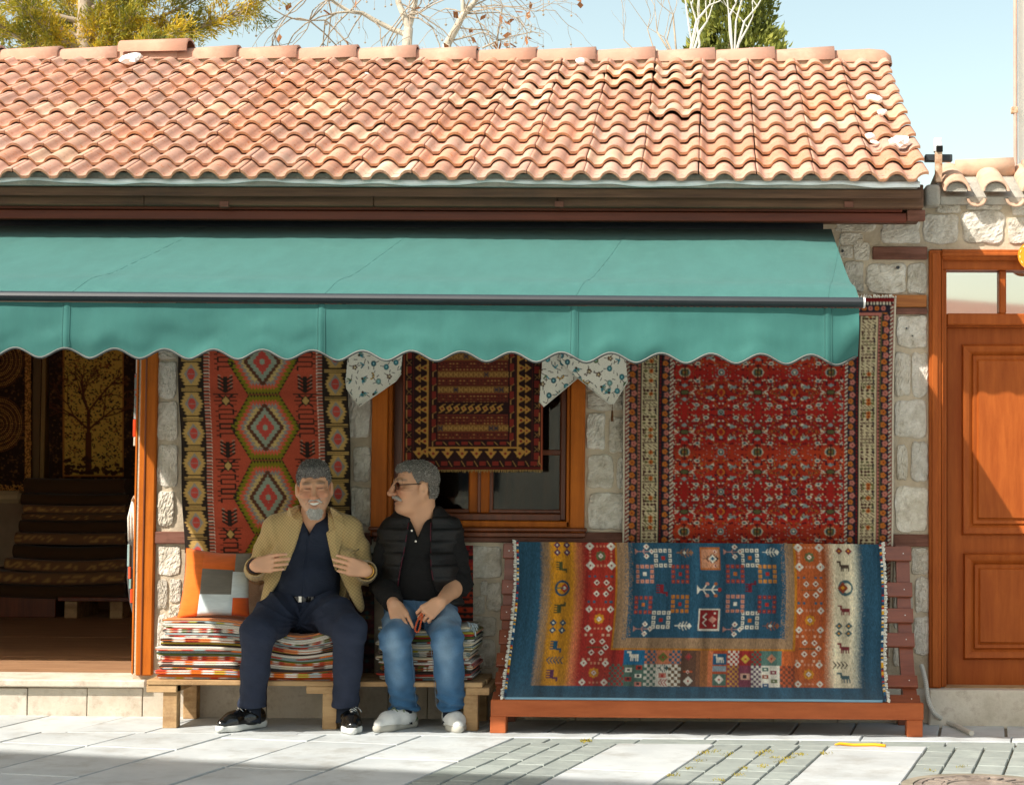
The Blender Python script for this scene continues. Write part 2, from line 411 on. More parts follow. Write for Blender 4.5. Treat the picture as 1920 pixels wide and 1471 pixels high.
def stone(u0, v0, u1, v1, Y=0., proud=.022, m=None, parent=wall_o, name='stone', rough=1.0, sq=3.2, seed=None):
    """a roughly dressed stone: rounded outline, uneven face"""
    um, vm = (u0 + u1) / 2, (v0 + v1) / 2
    c = at(um, vm, Y); w = at(u1, vm, Y)[0] - at(u0, vm, Y)[0]; h = at(um, v0, Y)[2] - at(um, v1, Y)[2]
    n = 17; rs = np.random.RandomState(seed if seed is not None else int(u0 * 7 + v0 * 13) % 9999)
    g = np.linspace(-1, 1, n); X, Z = np.meshgrid(g, g)
    ph = rs.rand(6) * 6.28
    ang = np.arctan2(Z, X)
    wob = 1 + .028 * rough * (np.sin(3 * ang + ph[0]) + np.sin(5 * ang + ph[1]) + .6 * np.sin(8 * ang + ph[2]))
    k = (np.abs(X) ** sq + np.abs(Z) ** sq) ** (1 / sq); m_ = np.maximum(np.abs(X), np.abs(Z))
    s = np.where(m_ > 0, m_ / np.maximum(k, 1e-6), 1)
    Px = X * s * w / 2 * np.minimum(wob, 1.05); Pz = Z * s * h / 2 * np.minimum(wob, 1.05)
    edge = m_
    sd_ = int(u0 + v0) % 997; asp = np.clip(h / w, .4, 3)
    d = proud * np.clip((1 - edge ** 14), 0, 1) * (1 + .22 * fbm(X * 1.6, Z * 1.6 * asp, seed=sd_, oct=2) - .32 * rough * np.abs(fbm(X * 4, Z * 4 * asp, seed=sd_ + 3, oct=3)) + .12 * rs.normal(size=X.shape) * (edge < .95))
    v = np.stack([Px.ravel(), -d.ravel(), Pz.ravel()], 1)
    v[edge.ravel() > .99, 1] = .012
    f = [(j * n + i, j * n + i + 1, (j + 1) * n + i + 1, (j + 1) * n + i) for j in range(n - 1) for i in range(n - 1)]
    o = obj(name, v, f, m or MT['stone'], parent, smooth=False); o.location = tuple(c)
    return o
STONES = [(297,640,332,672),(297,677,331,747),(296,752,333,826),(296,832,333,914),(297,920,326,987),(296,1023,338,1078),(297,1086,313,1140),(320,1086,338,1128),(318,1134,338,1180),(297,1150,314,1240),(318,1186,338,1270),
 (653,720,695,821),(664,836,694,902),(659,912,694,989),(656,1024,700,1085),(656,1092,700,1150),(656,1158,700,1215),
 (1100,700,1138,730),(1142,700,1174,735),(1100,737,1172,768),(1101,774,1133,842),(1143,782,1173,848),(1102,852,1150,915),(1158,858,1176,915),(1102,923,1172,993),
 (880,1024,940,1084),(903,1090,912,1114),(914,1093,940,1145),(878,1118,908,1150),(880,1156,930,1192),(884,1197,928,1250),
 (1681,591,1738,652),(1678,660,1706,743),(1710,660,1739,745),(1677,749,1738,821),(1683,834,1700,900),(1709,828,1739,903),(1677,910,1740,998),
 (1710,1026,1741,1076),(1717,1081,1741,1148),(1714,1156,1742,1228),(1676,1026,1704,1100),(1676,1106,1710,1180),(1676,1186,1708,1250),
 (1624,494,1699,551),(1702,494,1737,551),(1652,416,1725,456),(1730,402,1797,457),(1803,394,1884,456),(1891,408,1930,457),(1898,384,1930,402),(1936,394,2000,457),
 (1566,412,1642,433),(1574,438,1618,458),(1602,456,1630,487),(1576,462,1598,482),(1583,490,1618,548),(1756,384,1800,398),(1812,380,1880,392)]
for k in STONES: stone(k[0] - 2.5, k[1] - 2.5, k[2] + 2.5, k[3] + 2.5, proud=random.uniform(.009, .016), sq=random.uniform(5, 9))
# squared travertine slabs of the plinth
PL = [-330, -200, -62, 52, 164, 268, 336, 500, 655, 728, 802, 884, 960, 1080, 1200, 1330, 1450, 1570, 1690, 1742]
for a, b in zip(PL[:-1], PL[1:]):
    v0 = 1289 if b <= 300 else 1284
    um = (a + b) / 2
    bbox('plinth_slab', at(a, 1300, -.02)[0] + .002, at(b, 1300, -.02)[0] - .002, -.022 - random.random() * .004, .02, -.02, Zu(min(max(um, 0), 900), v0, -.02), MT['plinth'], wall_o, .003)
# timber beams let into the wall
for u0, u1, v0, v1, m in ((295, 700, 997, 1020, 'beam'), (1094, 1742, 999, 1022, 'beam'), (1635, 1738, 463, 487, 'beam'), (1560, 1737, 553, 576, 'beam_new'), (1560, 1738, 577.5, 589, 'beam')):
    um = (u0 + u1) / 2
    bbox('wall_beam', at(u0, 800, 0)[0], at(u1, 800, 0)[0], -.018 - random.random() * .006, .05, Zu(um, v1), Zu(um, v0), MT[m], wall_o, .004)
for u, v, r in ((1684, 501, .008), (1580, 470, .007), (1700, 615, .004), (1711, 629, .003)):
    p = at(u, v, -.03); MB().tube([p + np.array((0, .03, 0)), p, p + np.array((0, -.006, 0))], [r, r, r * .8], 10).build('wall_bolt', MT['dark_metal'], wall_o)

# roof: deck, double-roll tiles, ridge
roof_dir = Vector((0, RIDGE_Y - EAVE_Y, RIDGE_Z - EAVE_Z)); SLOPE = math.atan2(roof_dir.z, roof_dir.y); RLEN = roof_dir.length
BACK_Y, BACK_Z = 6.2, RIDGE_Z - .75
xe = X_END - .03
deck = MB()
def prism(mb, x0, x1, prof):
    n = len(prof); v = [(x0, y, z) for y, z in prof] + [(x1, y, z) for y, z in prof]
    f = [(i, (i + 1) % n, n + (i + 1) % n, n + i) for i in range(n)] + [tuple(range(n - 1, -1, -1)), tuple(range(n, 2 * n))]
    return mb.add(v, f)
prism(deck, X_WEST, xe, [(EAVE_Y + .06, EAVE_Z - .035), (RIDGE_Y, RIDGE_Z - .05), (BACK_Y, BACK_Z), (BACK_Y, BACK_Z - .1), (RIDGE_Y, RIDGE_Z - .16), (EAVE_Y + .06, EAVE_Z - .075)])
roof = deck.build('roof', MT['fascia'], shop)
# gable wall under the roof end
g = MB(); prism(g, xe - .32, xe - .12, [(0.02, Z_TOP - .1), (RIDGE_Y, RIDGE_Z - .17), (BACK_Y, BACK_Z - .11), (BACK_Y, 0), (.45, 0), (.45, Z_TOP - .1)]); g.build('gable_wall', MT['mortar'], shop)
TW = .2685; NR = 11; COURSE = RLEN / NR
def tile_mesh(W=TW, L=COURSE + .045, rolls=2):
    prof = []
    per = W / rolls
    def hgt(q):                                            # flat pan, then a full round roll; q counts rolls
        t = q % 1.0
        return 0 if t < .30 else .036 * max(math.sin(math.pi * (t - .30) / .70), 0) ** .62
    q0 = .76                                               # side joint on the shoulder of a roll
    for k in range(rolls * 11 + 1):
        q = k / 11; prof.append((q * per - W / 2 + (.0018 if k == 0 else -.0018 if k == rolls * 11 else 0), hgt(q + q0)))
    n = len(prof); T = .013
    def ring(y, dz): return [(x, y, h + dz) for x, h in prof]
    v = ring(0, T) + ring(0.003, T + .002) + ring(L, 0.002) + ring(0, 0) + ring(L, -T)
    f = []
    for i in range(n - 1):
        f += [(i, i + 1, n + i + 1, n + i), (n + i, n + i + 1, 2 * n + i + 1, 2 * n + i), (3 * n + i, 3 * n + i + 1, i + 1, i), (3 * n + i + 1, 3 * n + i, 4 * n + i, 4 * n + i + 1)]
    f += [(0, n, 2 * n, 4 * n, 3 * n), (n - 1, 4 * n - 1, 5 * n - 1, 3 * n - 1, 2 * n - 1)]
    me = mesh_of('roof_tile', v, f, MT['tile'])
    me.materials.append(MT['tile_rim']); mi = np.zeros(len(me.polygons), np.int32); mi[[k for k in range(len(me.polygons) - 2) if k % 4 == 2]] = 1; me.polygons.foreach_set('material_index', mi)
    sm = np.zeros(len(me.polygons), bool)
    sm[[k for k in range(len(me.polygons) - 2) if k % 4 in (0, 1)]] = True
    me.polygons.foreach_set('use_smooth', sm)
    return me
tile_me = tile_mesh(); tile_old = tile_me.copy(); tile_old.materials[0] = MT['tile_old']
NCOL = int((X_END - X_WEST) / TW)
half_me = tile_mesh(W=TW / 2, rolls=1)
loose = {(3, 9): .006, (4, 9): .009, (3, 8): .010, (4, 8): .006, (5, 8): .004, (3, 5): .012, (6, 7): .004, (7, 6): .003}
# nearest columns to the right edge come first; the few past about 300 are left out of view
for j in range(NR):
    for i in range(NCOL):
        xx = X_END - TW * (i + .5); ss = j * COURSE - .02
        u_, v_ = project((xx, EAVE_Y + ss * math.cos(SLOPE), EAVE_Z + ss * math.sin(SLOPE)))
        if u_ < -1500: continue
        up = loose.get((i - 1, j), 0)
        o = put('roof_tile', tile_old if random.random() < .05 or up else tile_me, roof)
        a = SLOPE - .058 + random.uniform(-.006, .006) - (.015 if up else 0)
        o.matrix_basis = Matrix.Translation((xx + random.uniform(-.003, .003), EAVE_Y + ss * math.cos(SLOPE), EAVE_Z + ss * math.sin(SLOPE) + up + random.uniform(0, .003))) @ Matrix.Rotation(a, 4, 'X') @ Matrix.Rotation(random.uniform(-.008, .008) + (random.uniform(-.05, .05) if up else 0), 4, 'Z') @ Matrix.Rotation(random.uniform(-.02, .02) if up else 0, 4, 'Y')
# ridge
def ridge_mesh(L=.36, r0=.088, r1=.10, end=False):
    n = 9; v = []; f = []
    rows = [(0, r0), (L * .5, (r0 + r1) / 2), (L, r1)] if not end else [(0, r0), (L * .6, r1), (L * .85, r1 * .93), (L * .97, r1 * .6), (L, r1 * .15)]
    for (xx, r_) in rows:
        for k in range(n):
            a = math.pi * k / (n - 1); v.append((xx, -math.cos(a) * r_ * 1.15, math.sin(a) ** .7 * r_ * (.95 if not end else 1)))
    for i in range(len(rows) - 1):
        for k in range(n - 1): f.append((i * n + k, i * n + k + 1, (i + 1) * n + k + 1, (i + 1) * n + k))
    m0 = len(v)
    if not end:
        for k in range(n):
            a = math.pi * k / (n - 1); v.append((L, -math.cos(a) * (r1 - .014) * 1.15, math.sin(a) ** .7 * (r1 - .014) * .95))
        i = len(rows) - 1
        for k in range(n - 1): f.append((i * n + k, i * n + k + 1, m0 + k + 1, m0 + k))
    return mesh_of('ridge_tile', v, f, MT['ridge'], True)
rt = ridge_mesh(); px_r = (RIDGE_Y + 9.5) / F
xr = X_END - .20 + .0
RL = 111 * px_r
RZ = RIDGE_Z - .03
put('ridge_tile', ridge_mesh(.345, .085, .095, True), roof).location = (at(1562, 100, RIDGE_Y)[0], RIDGE_Y, RZ)
k = 0
uu = 1562
while uu > -420:
    o = put('ridge_tile', rt, roof)
    o.location = (at(uu - 111, 100, RIDGE_Y)[0], RIDGE_Y + random.uniform(-.006, .006), RZ + random.uniform(-.004, .006))
    o.scale.x = RL / .36 * 1.02; o.rotation_euler = (random.uniform(-.03, .03), -.03 + random.uniform(-.008, .008), 0)
    uu -= 111
o = put('ridge_tile', rt, roof); o.location = (at(232, 92, RIDGE_Y)[0], RIDGE_Y - .02, RZ + .045); o.scale.x = 1.13; o.rotation_euler = (0, -.01, 0)
# mortar bed under the ridge, and the loose lumps of mortar
mb = MB(); prism(mb, X_WEST, X_END - .06, [(RIDGE_Y - .11, RIDGE_Z - .09), (RIDGE_Y - .085, RIDGE_Z + .0), (RIDGE_Y + .085, RIDGE_Z), (RIDGE_Y + .11, RIDGE_Z - .09)]); mb.build('ridge_mortar', MT['mortar'], roof)
def lump(u, v, r, m='white_wall', sq=.5):
    d = ray(u, v); n = Vector((0, -math.sin(SLOPE), math.cos(SLOPE))); p0 = Vector((0, EAVE_Y, EAVE_Z)) + n * .055
    t = (p0 - CAM).dot(n) / Vector(d).dot(n); c = CAM + Vector(d) * t
    bm = bmesh.new(); bmesh.ops.create_icosphere(bm, subdivisions=2, radius=r)
    for q in bm.verts:
        q.co *= 1 + .35 * math.sin(q.co.x * 90 + u) * math.sin(q.co.y * 70 + v); q.co.z *= sq
    me = bpy.data.meshes.new('mortar_patch'); bm.to_mesh(me); bm.free(); me.materials.append(MT[m])
    o = put('mortar_patch', me, roof); o.location = c; o.rotation_euler = (SLOPE, 0, random.random()); return o
for a in ((243, 112, .055), (255, 106, .04), (1088, 115, .035), (1640, 185, .04), (1690, 265, .05), (1655, 210, .03), (1632, 256, .03), (1640, 267, .02), (688, 138, .012), (530, 138, .01)): lump(*a)
# metal drip edge, fascia, soffit and the rail board
def wavy_strip():
    n = 160; xs_ = np.linspace(X_WEST, X_END - .04, n); rs = np.random.RandomState(3)
    wz = .006 * np.sin(xs_ * 5.3) + .005 * np.sin(xs_ * 11.7 + 1) + .003 * np.sin(xs_ * 23)
    y0 = EAVE_Y + .03
    zf = at(960, 338, y0)[2]
    v = [(x, y0 + .10, zf + .02) for x in xs_] + [(x, y0 - .012 + w * .8, zf + .000 + w * .5) for x, w in zip(xs_, wz)] + [(x, y0 - .004 + w * .5, zf - .020 + w) for x, w in zip(xs_, wz)]
    f = [(r * n + i, r * n + i + 1, (r + 1) * n + i + 1, (r + 1) * n + i) for r in range(2) for i in range(n - 1)]
    return obj('drip_edge', v, f, MT['metal_strip'], roof, True)
wavy_strip()
bbox('eave_filler', X_WEST, X_END - .05, EAVE_Y + .035, EAVE_Y + .07, EAVE_Z - .03, EAVE_Z + .030, MT['cement'], roof, 0)
yf = EAVE_Y + .10
pieces = [X_WEST, at(270, 365, yf)[0], at(700, 365, yf)[0], at(1045, 365, yf)[0], at(1732, 365, yf)[0]]
for a, b in zip(pieces[:-1], pieces[1:]):
    bbox('fascia_board', a + .001, b - .001, yf + random.uniform(0, .003), yf + .10, at(960, 387, yf)[2], at(960, 343, yf)[2], MT['fascia'], roof, .004)
for u in (420, 1049, 1592): pbox('gutter_clip', u - 9, 377, u + 8, 388, yf - .012, .03, MT['beam'], roof, .002)
yr = yf + .06
bbox('soffit_rail', X_WEST, at(1700, 400, yr)[0], yr, yr + .05, at(960, 413.5, yr)[2], at(960, 396, yr)[2], MT['board'], roof, .004)
bbox('soffit_rail', X_WEST, at(1692, 392, yr - .015)[0], yr - .012, yr + .05, at(960, 395, yr)[2], at(960, 388, yr)[2], MT['board'], roof, .002)
pbox('soffit_rail_end', 1701, 393, 1735, 413, yr, .05, MT['beam'], roof, .003)
bbox('soffit', X_WEST, at(1735, 392, yr)[0], yr + .05, .0, at(960, 397, yr)[2] , at(960, 388, yr)[2], MT['fascia'], roof, 0)

# shop room behind the wide opening
ROOM_Y = 5.2; XR = at(258, 900, 0)[0]
room = MB()
room.add([(X_WEST + .2, ROOM_Y, Z_THR - .1), (XR + 1.2, ROOM_Y, Z_THR - .1), (XR + 1.2, ROOM_Y, 2.55), (X_WEST + .2, ROOM_Y, 2.55)], [(0, 1, 2, 3)])
room.build('back_wall', MT['dark_room'], shop)
m_ = MB(); m_.box(XR + .25, XR + .33, .46, ROOM_Y, 0, 2.5); m_.build('inner_wall', MT['dark_room'], shop)
m_ = MB(); m_.box(X_WEST + .1, X_WEST + .2, .46, ROOM_Y, 0, 2.5); m_.build('inner_wall', MT['dark_room'], shop)
m_ = MB(); m_.box(X_WEST, XR + .6, .3, ROOM_Y + .1, 2.5, 2.55); m_.build('room_ceiling', MT['dark_room'], shop)
m_ = MB(); m_.box(XR + .34, xe - .34, 2.6, 2.66, 0, 2.5); m_.build('back_wall', MT['dark_room'], shop)
nb_ = 8
for i in range(nb_):
    y0 = .02 + (ROOM_Y - .02) / nb_ * i
    bbox('floor_board', X_WEST + .21, XR + .24, y0 + .002, y0 + (ROOM_Y - .02) / nb_ - .002, Z_THR - .06, Z_THR - .012 + random.uniform(0, .002), MT['floor_wood'], shop, .002)
bbox('threshold', X_WEST, at(272, 1280, -.06)[0], -.06, .30, Zu(150, 1288, -.06), Zu(150, 1274, -.06), MT['plinth'], shop, .006)
# door posts of the wide opening
for u0, u1, Y, v1 in ((262, 293, -.03, 1266), (254, 262, .0, 1264)):
    bbox('door_post', at(u0 - 3, 960, Y)[0], at(u1 - 3, 960, Y)[0], Y, Y + .16, at(u0, v1, Y)[2], Zu(270, 560), MT['orange_wood'], shop, .006)
bbox('door_post_bead', at(268, 960, -.035)[0], at(271, 960, -.035)[0], -.036, -.02, at(268, 1266, -.035)[2], Zu(270, 560), MT['dark_wood'], shop, .002)
tag(shop)

# window
win = tag(bpy.data.objects.new('window', None)); COL.objects.link(win); adopt(win, shop)
def wpart(name, u0, v0, u1, v1, Y, dy, m, bev=.004): return pbox(name, u0, v0, u1, v1, Y, dy, MT[m], win, bev)
wpart('casing', 697, 560, 727, 1005, -.03, .2, 'orange_wood'); wpart('casing', 1070, 560, 1097, 1005, -.03, .2, 'orange_wood')
wpart('casing_bead', 727.5, 560, 736, 985, -.01, .2, 'orange_wood'); wpart('casing_bead', 1063, 560, 1069.5, 990, -.01, .2, 'orange_wood')
wpart('lining', 736.5, 560, 756, 975, .05, .15, 'dark_wood'); wpart('lining', 1052, 560, 1062.5, 975, .05, .15, 'dark_wood')
wpart('sill', 690, 988, 1100, 996, -.05, .3, 'dark_wood', .006); wpart('sill', 697, 997, 1098, 1006, -.035, .2, 'dark_wood'); wpart('apron', 700, 1006.5, 1095, 1016, -.02, .1, 'beam')
wpart('bottom_rail', 728, 976, 1069, 987.5, -.01, .2, 'orange_wood'); wpart('bottom_rail', 757, 962, 1052, 975.5, .05, .15, 'dark_wood')
for (a, b) in ((757, 882), (918, 1052)):
    wpart('stile', a, 560, a + 8, 961.5, .09, .05, 'dark_wood'); wpart('stile', b - 2, 560, b, 961.5, .09, .05, 'dark_wood') 
wpart('mullion', 881, 560, 919, 961.5, .075, .07, 'orange_wood', .006); wpart('mullion_bead', 897, 560, 903, 961, .06, .03, 'dark_wood', .003)
wpart('transom', 757, 842, 1052, 852, .085, .05, 'dark_wood'); wpart('casement_rail', 757, 954, 1052, 961.5, .088, .05, 'dark_wood')
GLASS = glass_mat('window_glass', (.72, .76, .76), .02)
for (u0, v0, u1, v1) in ((765, 853, 881, 954), (919, 853, 1050, 954), (765, 640, 881, 842), (919, 640, 1050, 842)):
    pbox('pane', u0 - 1, v0 - 1, u1 + 1, v1 + 1, .115, .004, GLASS, win, 0)
m_ = MB(); m_.box(at(690, 800, .5)[0], at(1110, 800, .5)[0], 1.4, 1.45, 0, 2.4); m_.build('window_screen', MT['dark_wood'], win)

# panelled street door on the right
DY = .10
door = bpy.data.objects.new('door', None); COL.objects.link(door); adopt(door, shop)
def dpart(name, u0, v0, u1, v1, Y, dy, m='door', bev=.006): return pbox(name, u0, v0, u1, v1, Y, dy, MT[m], door, bev)
dpart('architrave', 1742, 468, 1765, 1290, -.035, .14); dpart('architrave_bead', 1747, 473, 1760, 1289, -.046, .02); dpart('frame', 1765.5, 505, 1775, 1288, .0, .14)
dpart('frame_bead', 1765.5, 482, 1769, 1288, -.028, .03, bev=.003)
dpart('architrave', 1765.4, 468, 2190, 486, -.035, .14); dpart('architrave_bead', 1765.6, 473, 2190, 481, -.046, .02); dpart('frame', 1765.5, 486.5, 2190, 506, .0, .14); dpart('frame_bead', 1769.5, 484, 2190, 488, -.028, .03, bev=.003)
dpart('transom', 1775.4, 588, 2190, 610, .03, .1); dpart('transom_bead', 1775.4, 610.5, 2190, 614, .06, .06, bev=.002)
dpart('glazing_bar', 1874, 506.5, 1887, 588, .03, .08); dpart('glazing_bar', 2000, 506.5, 2013, 588, .03, .08)
TG = glass_mat('transom_glass', (.55, .6, .6), .62, .03)
for a, b in ((1774, 1875), (1886, 2001)): pbox('pane', a, 505, b, 589, .075, .004, TG, door, 0)
leaf = dpart('door_leaf', 1775.4, 614.5, 2190, 1286, DY, .05, bev=.003)
def panel(u0, v0, u1, v1):
    """a raised and fielded panel with mitred moulding, one mesh for each bar"""
    def mitre(a0, a1, y0, y1, nm, inner, outer_):
        for s in range(4):
            P = []
            for (uo, vo, ui, vi) in (((outer_[0], outer_[1], inner[0], inner[1]), (outer_[2], outer_[1], inner[2], inner[1]), (outer_[2], outer_[3], inner[2], inner[3]), (outer_[0], outer_[3], inner[0], inner[3]))):
                P.append(((uo, vo), (ui, vi)))
            a, b = P[s], P[(s + 1) % 4]
            v = []; 
            for (o_, i_) in (a, b):
                for t, yy in ((0, y0), (.18, y0 + (y1 - y0) * 1.15), (.45, y0 + (y1 - y0) * .95), (.7, y0 + (y1 - y0) * .7), (1, a1)):
                    q = at(o_[0] + (i_[0] - o_[0]) * t, o_[1] + (i_[1] - o_[1]) * t, yy); v.append(q)
            obj(nm, v, [(k, k + 1, k + 6, k + 5) for k in range(4)], MT['door'], door)
    mitre(0, DY - .004, DY - .002, DY - .028, 'panel_moulding', (u0 + 20, v0 + 20, u1 - 20, v1 - 20), (u0, v0, u1, v1))
    mitre(0, DY - .022, DY - .006, DY - .014, 'panel_bevel', (u0 + 32, v0 + 32, u1 - 32, v1 - 32), (u0 + 20, v0 + 20, u1 - 20, v1 - 20))
    pbox('raised_panel', u0 + 31.5, v0 + 31.5, u1 - 31.5, v1 - 31.5, DY - .022, .02, MT['door'], door, .002)
panel(1803, 645, 2160, 1003); panel(1806, 1036, 2160, 1236)
bbox('door_step', at(1742, 1300, -.1)[0], at(2190, 1300, -.1)[0], -.10, .06, -.02, at(1850, 1293, -.1)[2], MT['plinth'], shop, .008)
bbox('door_sill', at(1770, 1300, 0)[0], at(2190, 1300, 0)[0], -.012, .12, at(1850, 1293, 0)[2] - .02, at(1850, 1287, 0)[2], MT['bench_wood'], shop, .003)
m_ = MB(); m_.box(at(1742, 800, 0)[0] + .05, at(2190, 800, 0)[0], 1.8, 1.85, 0, 2.4); m_.build('hall_wall', MT['dark_room'], shop)

# tiled coping of the wall over the door
cop = thing('tiled_wall_coping', 'old barrel tile coping set in cement above the brown door', 'coping', (at(1850, 372, 0)[0], .1, Z_COPE))
xa, xb = at(1735, 350, 0)[0], at(2420, 350, 0)[0]
mb = MB(); prism(mb, xa + .07, xb, [(-.04, Z_COPE - .035), (-.05, Z_COPE), (.12, Z_COPE + .10), (.2, Z_COPE + .155), (.50, Z_COPE + .12), (.50, Z_COPE - .03)]); mb.build('cement_bed', MT['cement'], cop)
def barrel(u, Y=-.09, conv=True, r=.068, L=.34):
    n = 9; v = []; f = []
    c = at(u, 372, Y); c[2] = Z_COPE + (.022 if conv else -.012)
    for t in (0, 1):
        for rr in (r, r - .014):
            for k in range(n):
                a = math.pi * k / (n - 1)
                s = 1 if conv else -1
                v.append((c[0] - math.cos(a) * rr * (1 - .12 * t), Y + t * L, c[2] + s * math.sin(a) * rr * .85 * (1 - .12 * t) + t * .145))
    for k in range(n - 1):
        f += [(k, k + 1, 2 * n + k + 1, 2 * n + k), (n + k + 1, n + k, 3 * n + k, 3 * n + k + 1), (k + 1, k, n + k, n + k + 1)]
    o = obj('coping_tile', v, f, MT['tile_old'], cop, True)
    if conv:
        w = [c + np.array((math.cos(math.pi * k / 8) * (r - .016), .02, math.sin(math.pi * k / 8) * (r - .016) * .85)) for k in range(9)]
        obj('tile_mortar', w, [tuple(range(9))], MT['cement'], cop)
for i, u in enumerate((1795, 1868, 1941, 2014, 2087, 2160)): barrel(u, -.10); 
for i, u in enumerate((1832, 1905, 1978, 2051, 2124)): barrel(u, -.07, False, .05)
for u in (1840, 1965, 2090):
    o = MB().tube([at(u - 48, 318, .2), at(u + 60, 314, .2)], [.05, .052], 10).build('coping_cap', MT['tile_old'] if u == 1840 else MT['ridge'], cop, True)
mb = MB(); mb.box(at(1735, 360, -.08)[0], at(1764, 360, -.08)[0], -.08, .1, at(1750, 386, -.08)[2], at(1750, 345, -.08)[2]); mb.build('cement_corner', MT['cement'], cop, bevel=.02, seg=3)
br = thing('metal_bracket', 'rusty steel post with dark crossbar beside the roof end', 'bracket', tuple(at(1761, 340, -.05)))
pbox('post', 1754, 284, 1767, 341, -.05, .035, MT['rust'], br, .003); pbox('post_cap', 1752, 258, 1766, 284, -.045, .045, MT['metal_strip'], br, .003)
pbox('crossbar', 1735, 289, 1786, 302, .0, .05, MT['dark_metal'], br, .003); pbox('socket', 1756, 273, 1768, 284, -.06, .02, MT['hole_black'], br, .001)  # socket is a solid block, its shaded hole put in as black colour
# ------------------------------------------------------------------ awning
AW_P = -1.66
aw = thing('shop_awning', 'long teal canvas awning with scalloped valance over the shop front', 'awning', tuple(at(700, 425, -.05)))
axl, axr = at(-262, 565, AW_P)[0], at(1612, 575, AW_P)[0]
aw_zt = at(960, 428, -.12)[2]; aw_zb = at(960, 563, AW_P)[2] + .012
TILT = -.012 / 4.2                                            # the front bar hangs a little lower on the right
def bar_z(x): return aw_zb + (x - at(960, 565, AW_P)[0]) * TILT
SEAMS = [-1.05, -.40, .0]
seam_x = [at(u, 620, AW_P)[0] for u in (128, 604, 1077, 1552)]
nx, ns = 300, 30
xs_ = np.linspace(axl, axr, nx); ss_ = np.linspace(0, 1, ns)
Xg, Sg = np.meshgrid(xs_, ss_)
top_x0, top_x1 = axl + .0, axr - .02
Xt = top_x0 + (Xg - axl) / (axr - axl) * (top_x1 - top_x0)
Xf = Xt + (Xg - Xt) * Sg
Yf = -.14 + (AW_P + .14) * Sg
Zf = aw_zt + (bar_z(Xg) - aw_zt) * Sg
n_w = fbm(Xg * 2.2, Sg * 2.0, 11, 3)
edge_sag = np.sin(np.pi * Sg)
Zf += -.012 * edge_sag + .010 * n_w * edge_sag + .003 * fbm(Xg * 9, Sg * 6, 3, 3) * edge_sag + .020 * np.exp(-((Sg - .86) / .09) ** 2)
for sx in seam_x:                                             # puckered seams
    Zf += .005 * np.exp(-((Xg - sx - (1 - Sg) * .16) / .05) ** 2) * edge_sag
    Zf -= .004 * np.exp(-((Xg - sx - (1 - Sg) * .16) / .006) ** 2) * edge_sag
Zf -= .02 * np.exp(-((Xg - axr) / .12) ** 2) * edge_sag
def grid_obj(name, X, Y, Z, m, parent, smooth=True, mask=None):
    nr, nc = X.shape
    v = np.stack([X.ravel(), Y.ravel(), Z.ravel()], 1)
    idx = np.arange(nr * nc).reshape(nr, nc)
    f = np.stack([idx[:-1, :-1], idx[:-1, 1:], idx[1:, 1:], idx[1:, :-1]], -1).reshape(-1, 4)
    me = quad_mesh(name, v, f, m, smooth)
    return put(name, me, parent)
def quad_mesh(name, v, f, m, smooth=True):
    me = bpy.data.meshes.new(name)
    me.vertices.add(len(v)); me.vertices.foreach_set('co', np.ascontiguousarray(v, np.float32).ravel())
    k = f.shape[1]
    me.loops.add(f.size); me.loops.foreach_set('vertex_index', np.ascontiguousarray(f, np.int32).ravel())
    me.polygons.add(len(f)); me.polygons.foreach_set('loop_start', np.arange(0, f.size, k, dtype=np.int32)); me.polygons.foreach_set('loop_total', np.full(len(f), k, np.int32))
    if smooth: me.polygons.foreach_set('use_smooth', np.ones(len(f), bool))
    me.materials.append(m); me.update(calc_edges=True)
    return me
canopy = grid_obj('canopy', Xf, Yf, Zf, MT['awning'], aw)
for sx in seam_x:
    pts = []
    for j in range(0, ns):
        xq = sx + (1 - ss_[j]) * .16; pts.append((xq, Yf[j, 0], float(np.interp(xq, Xf[j], Zf[j])) + .0004))
    if sx > axr - .12: continue
    MB().tube(pts, .0009, 5).build('seam', MT['awning'], canopy, True)
# front bar
def sweep_x(name, x0, x1, prof, m, parent, z0f):
    n = len(prof); v = []
    for x in (x0, x1): v += [(x, y, z + z0f(x)) for y, z in prof]
    f = [(i, (i + 1) % n, n + (i + 1) % n, n + i) for i in range(n)] + [tuple(range(n - 1, -1, -1)), tuple(range(n, 2 * n))]
    return obj(name, v, f, m, parent)
prof = [(AW_P + .0, .010), (AW_P - .03, .008), (AW_P - .045, .0), (AW_P - .05, -.012), (AW_P - .044, -.022), (AW_P - .028, -.030), (AW_P + .0, -.032)]
sweep_x('front_bar', axl - .01, axr + .012, prof, MT['dark_metal'], aw, bar_z)
sweep_x('end_cap', axr + .0125, axr + .02, [(y - .002 if y < AW_P else y, z * 1.05) for y, z in prof], MT['white_plastic'], aw, bar_z)
roller = MB().tube([(axl, -.10, aw_zt + .0), (axr - .06, -.10, aw_zt + .0)], .045, 12).build('roller', MT['dark_metal'], aw, True)
for x in (axl + .5, -.6, axr - .35):
    zb = bar_z(x) - .02
    MB().tube([(x, -.08, aw_zt - .03), (x + .04, -.85, (aw_zt + zb) / 2 - .08), (x, AW_P + .02, zb)], [.016, .016, .014], 8).build('folding_arm', MT['dark_metal'], aw, True)
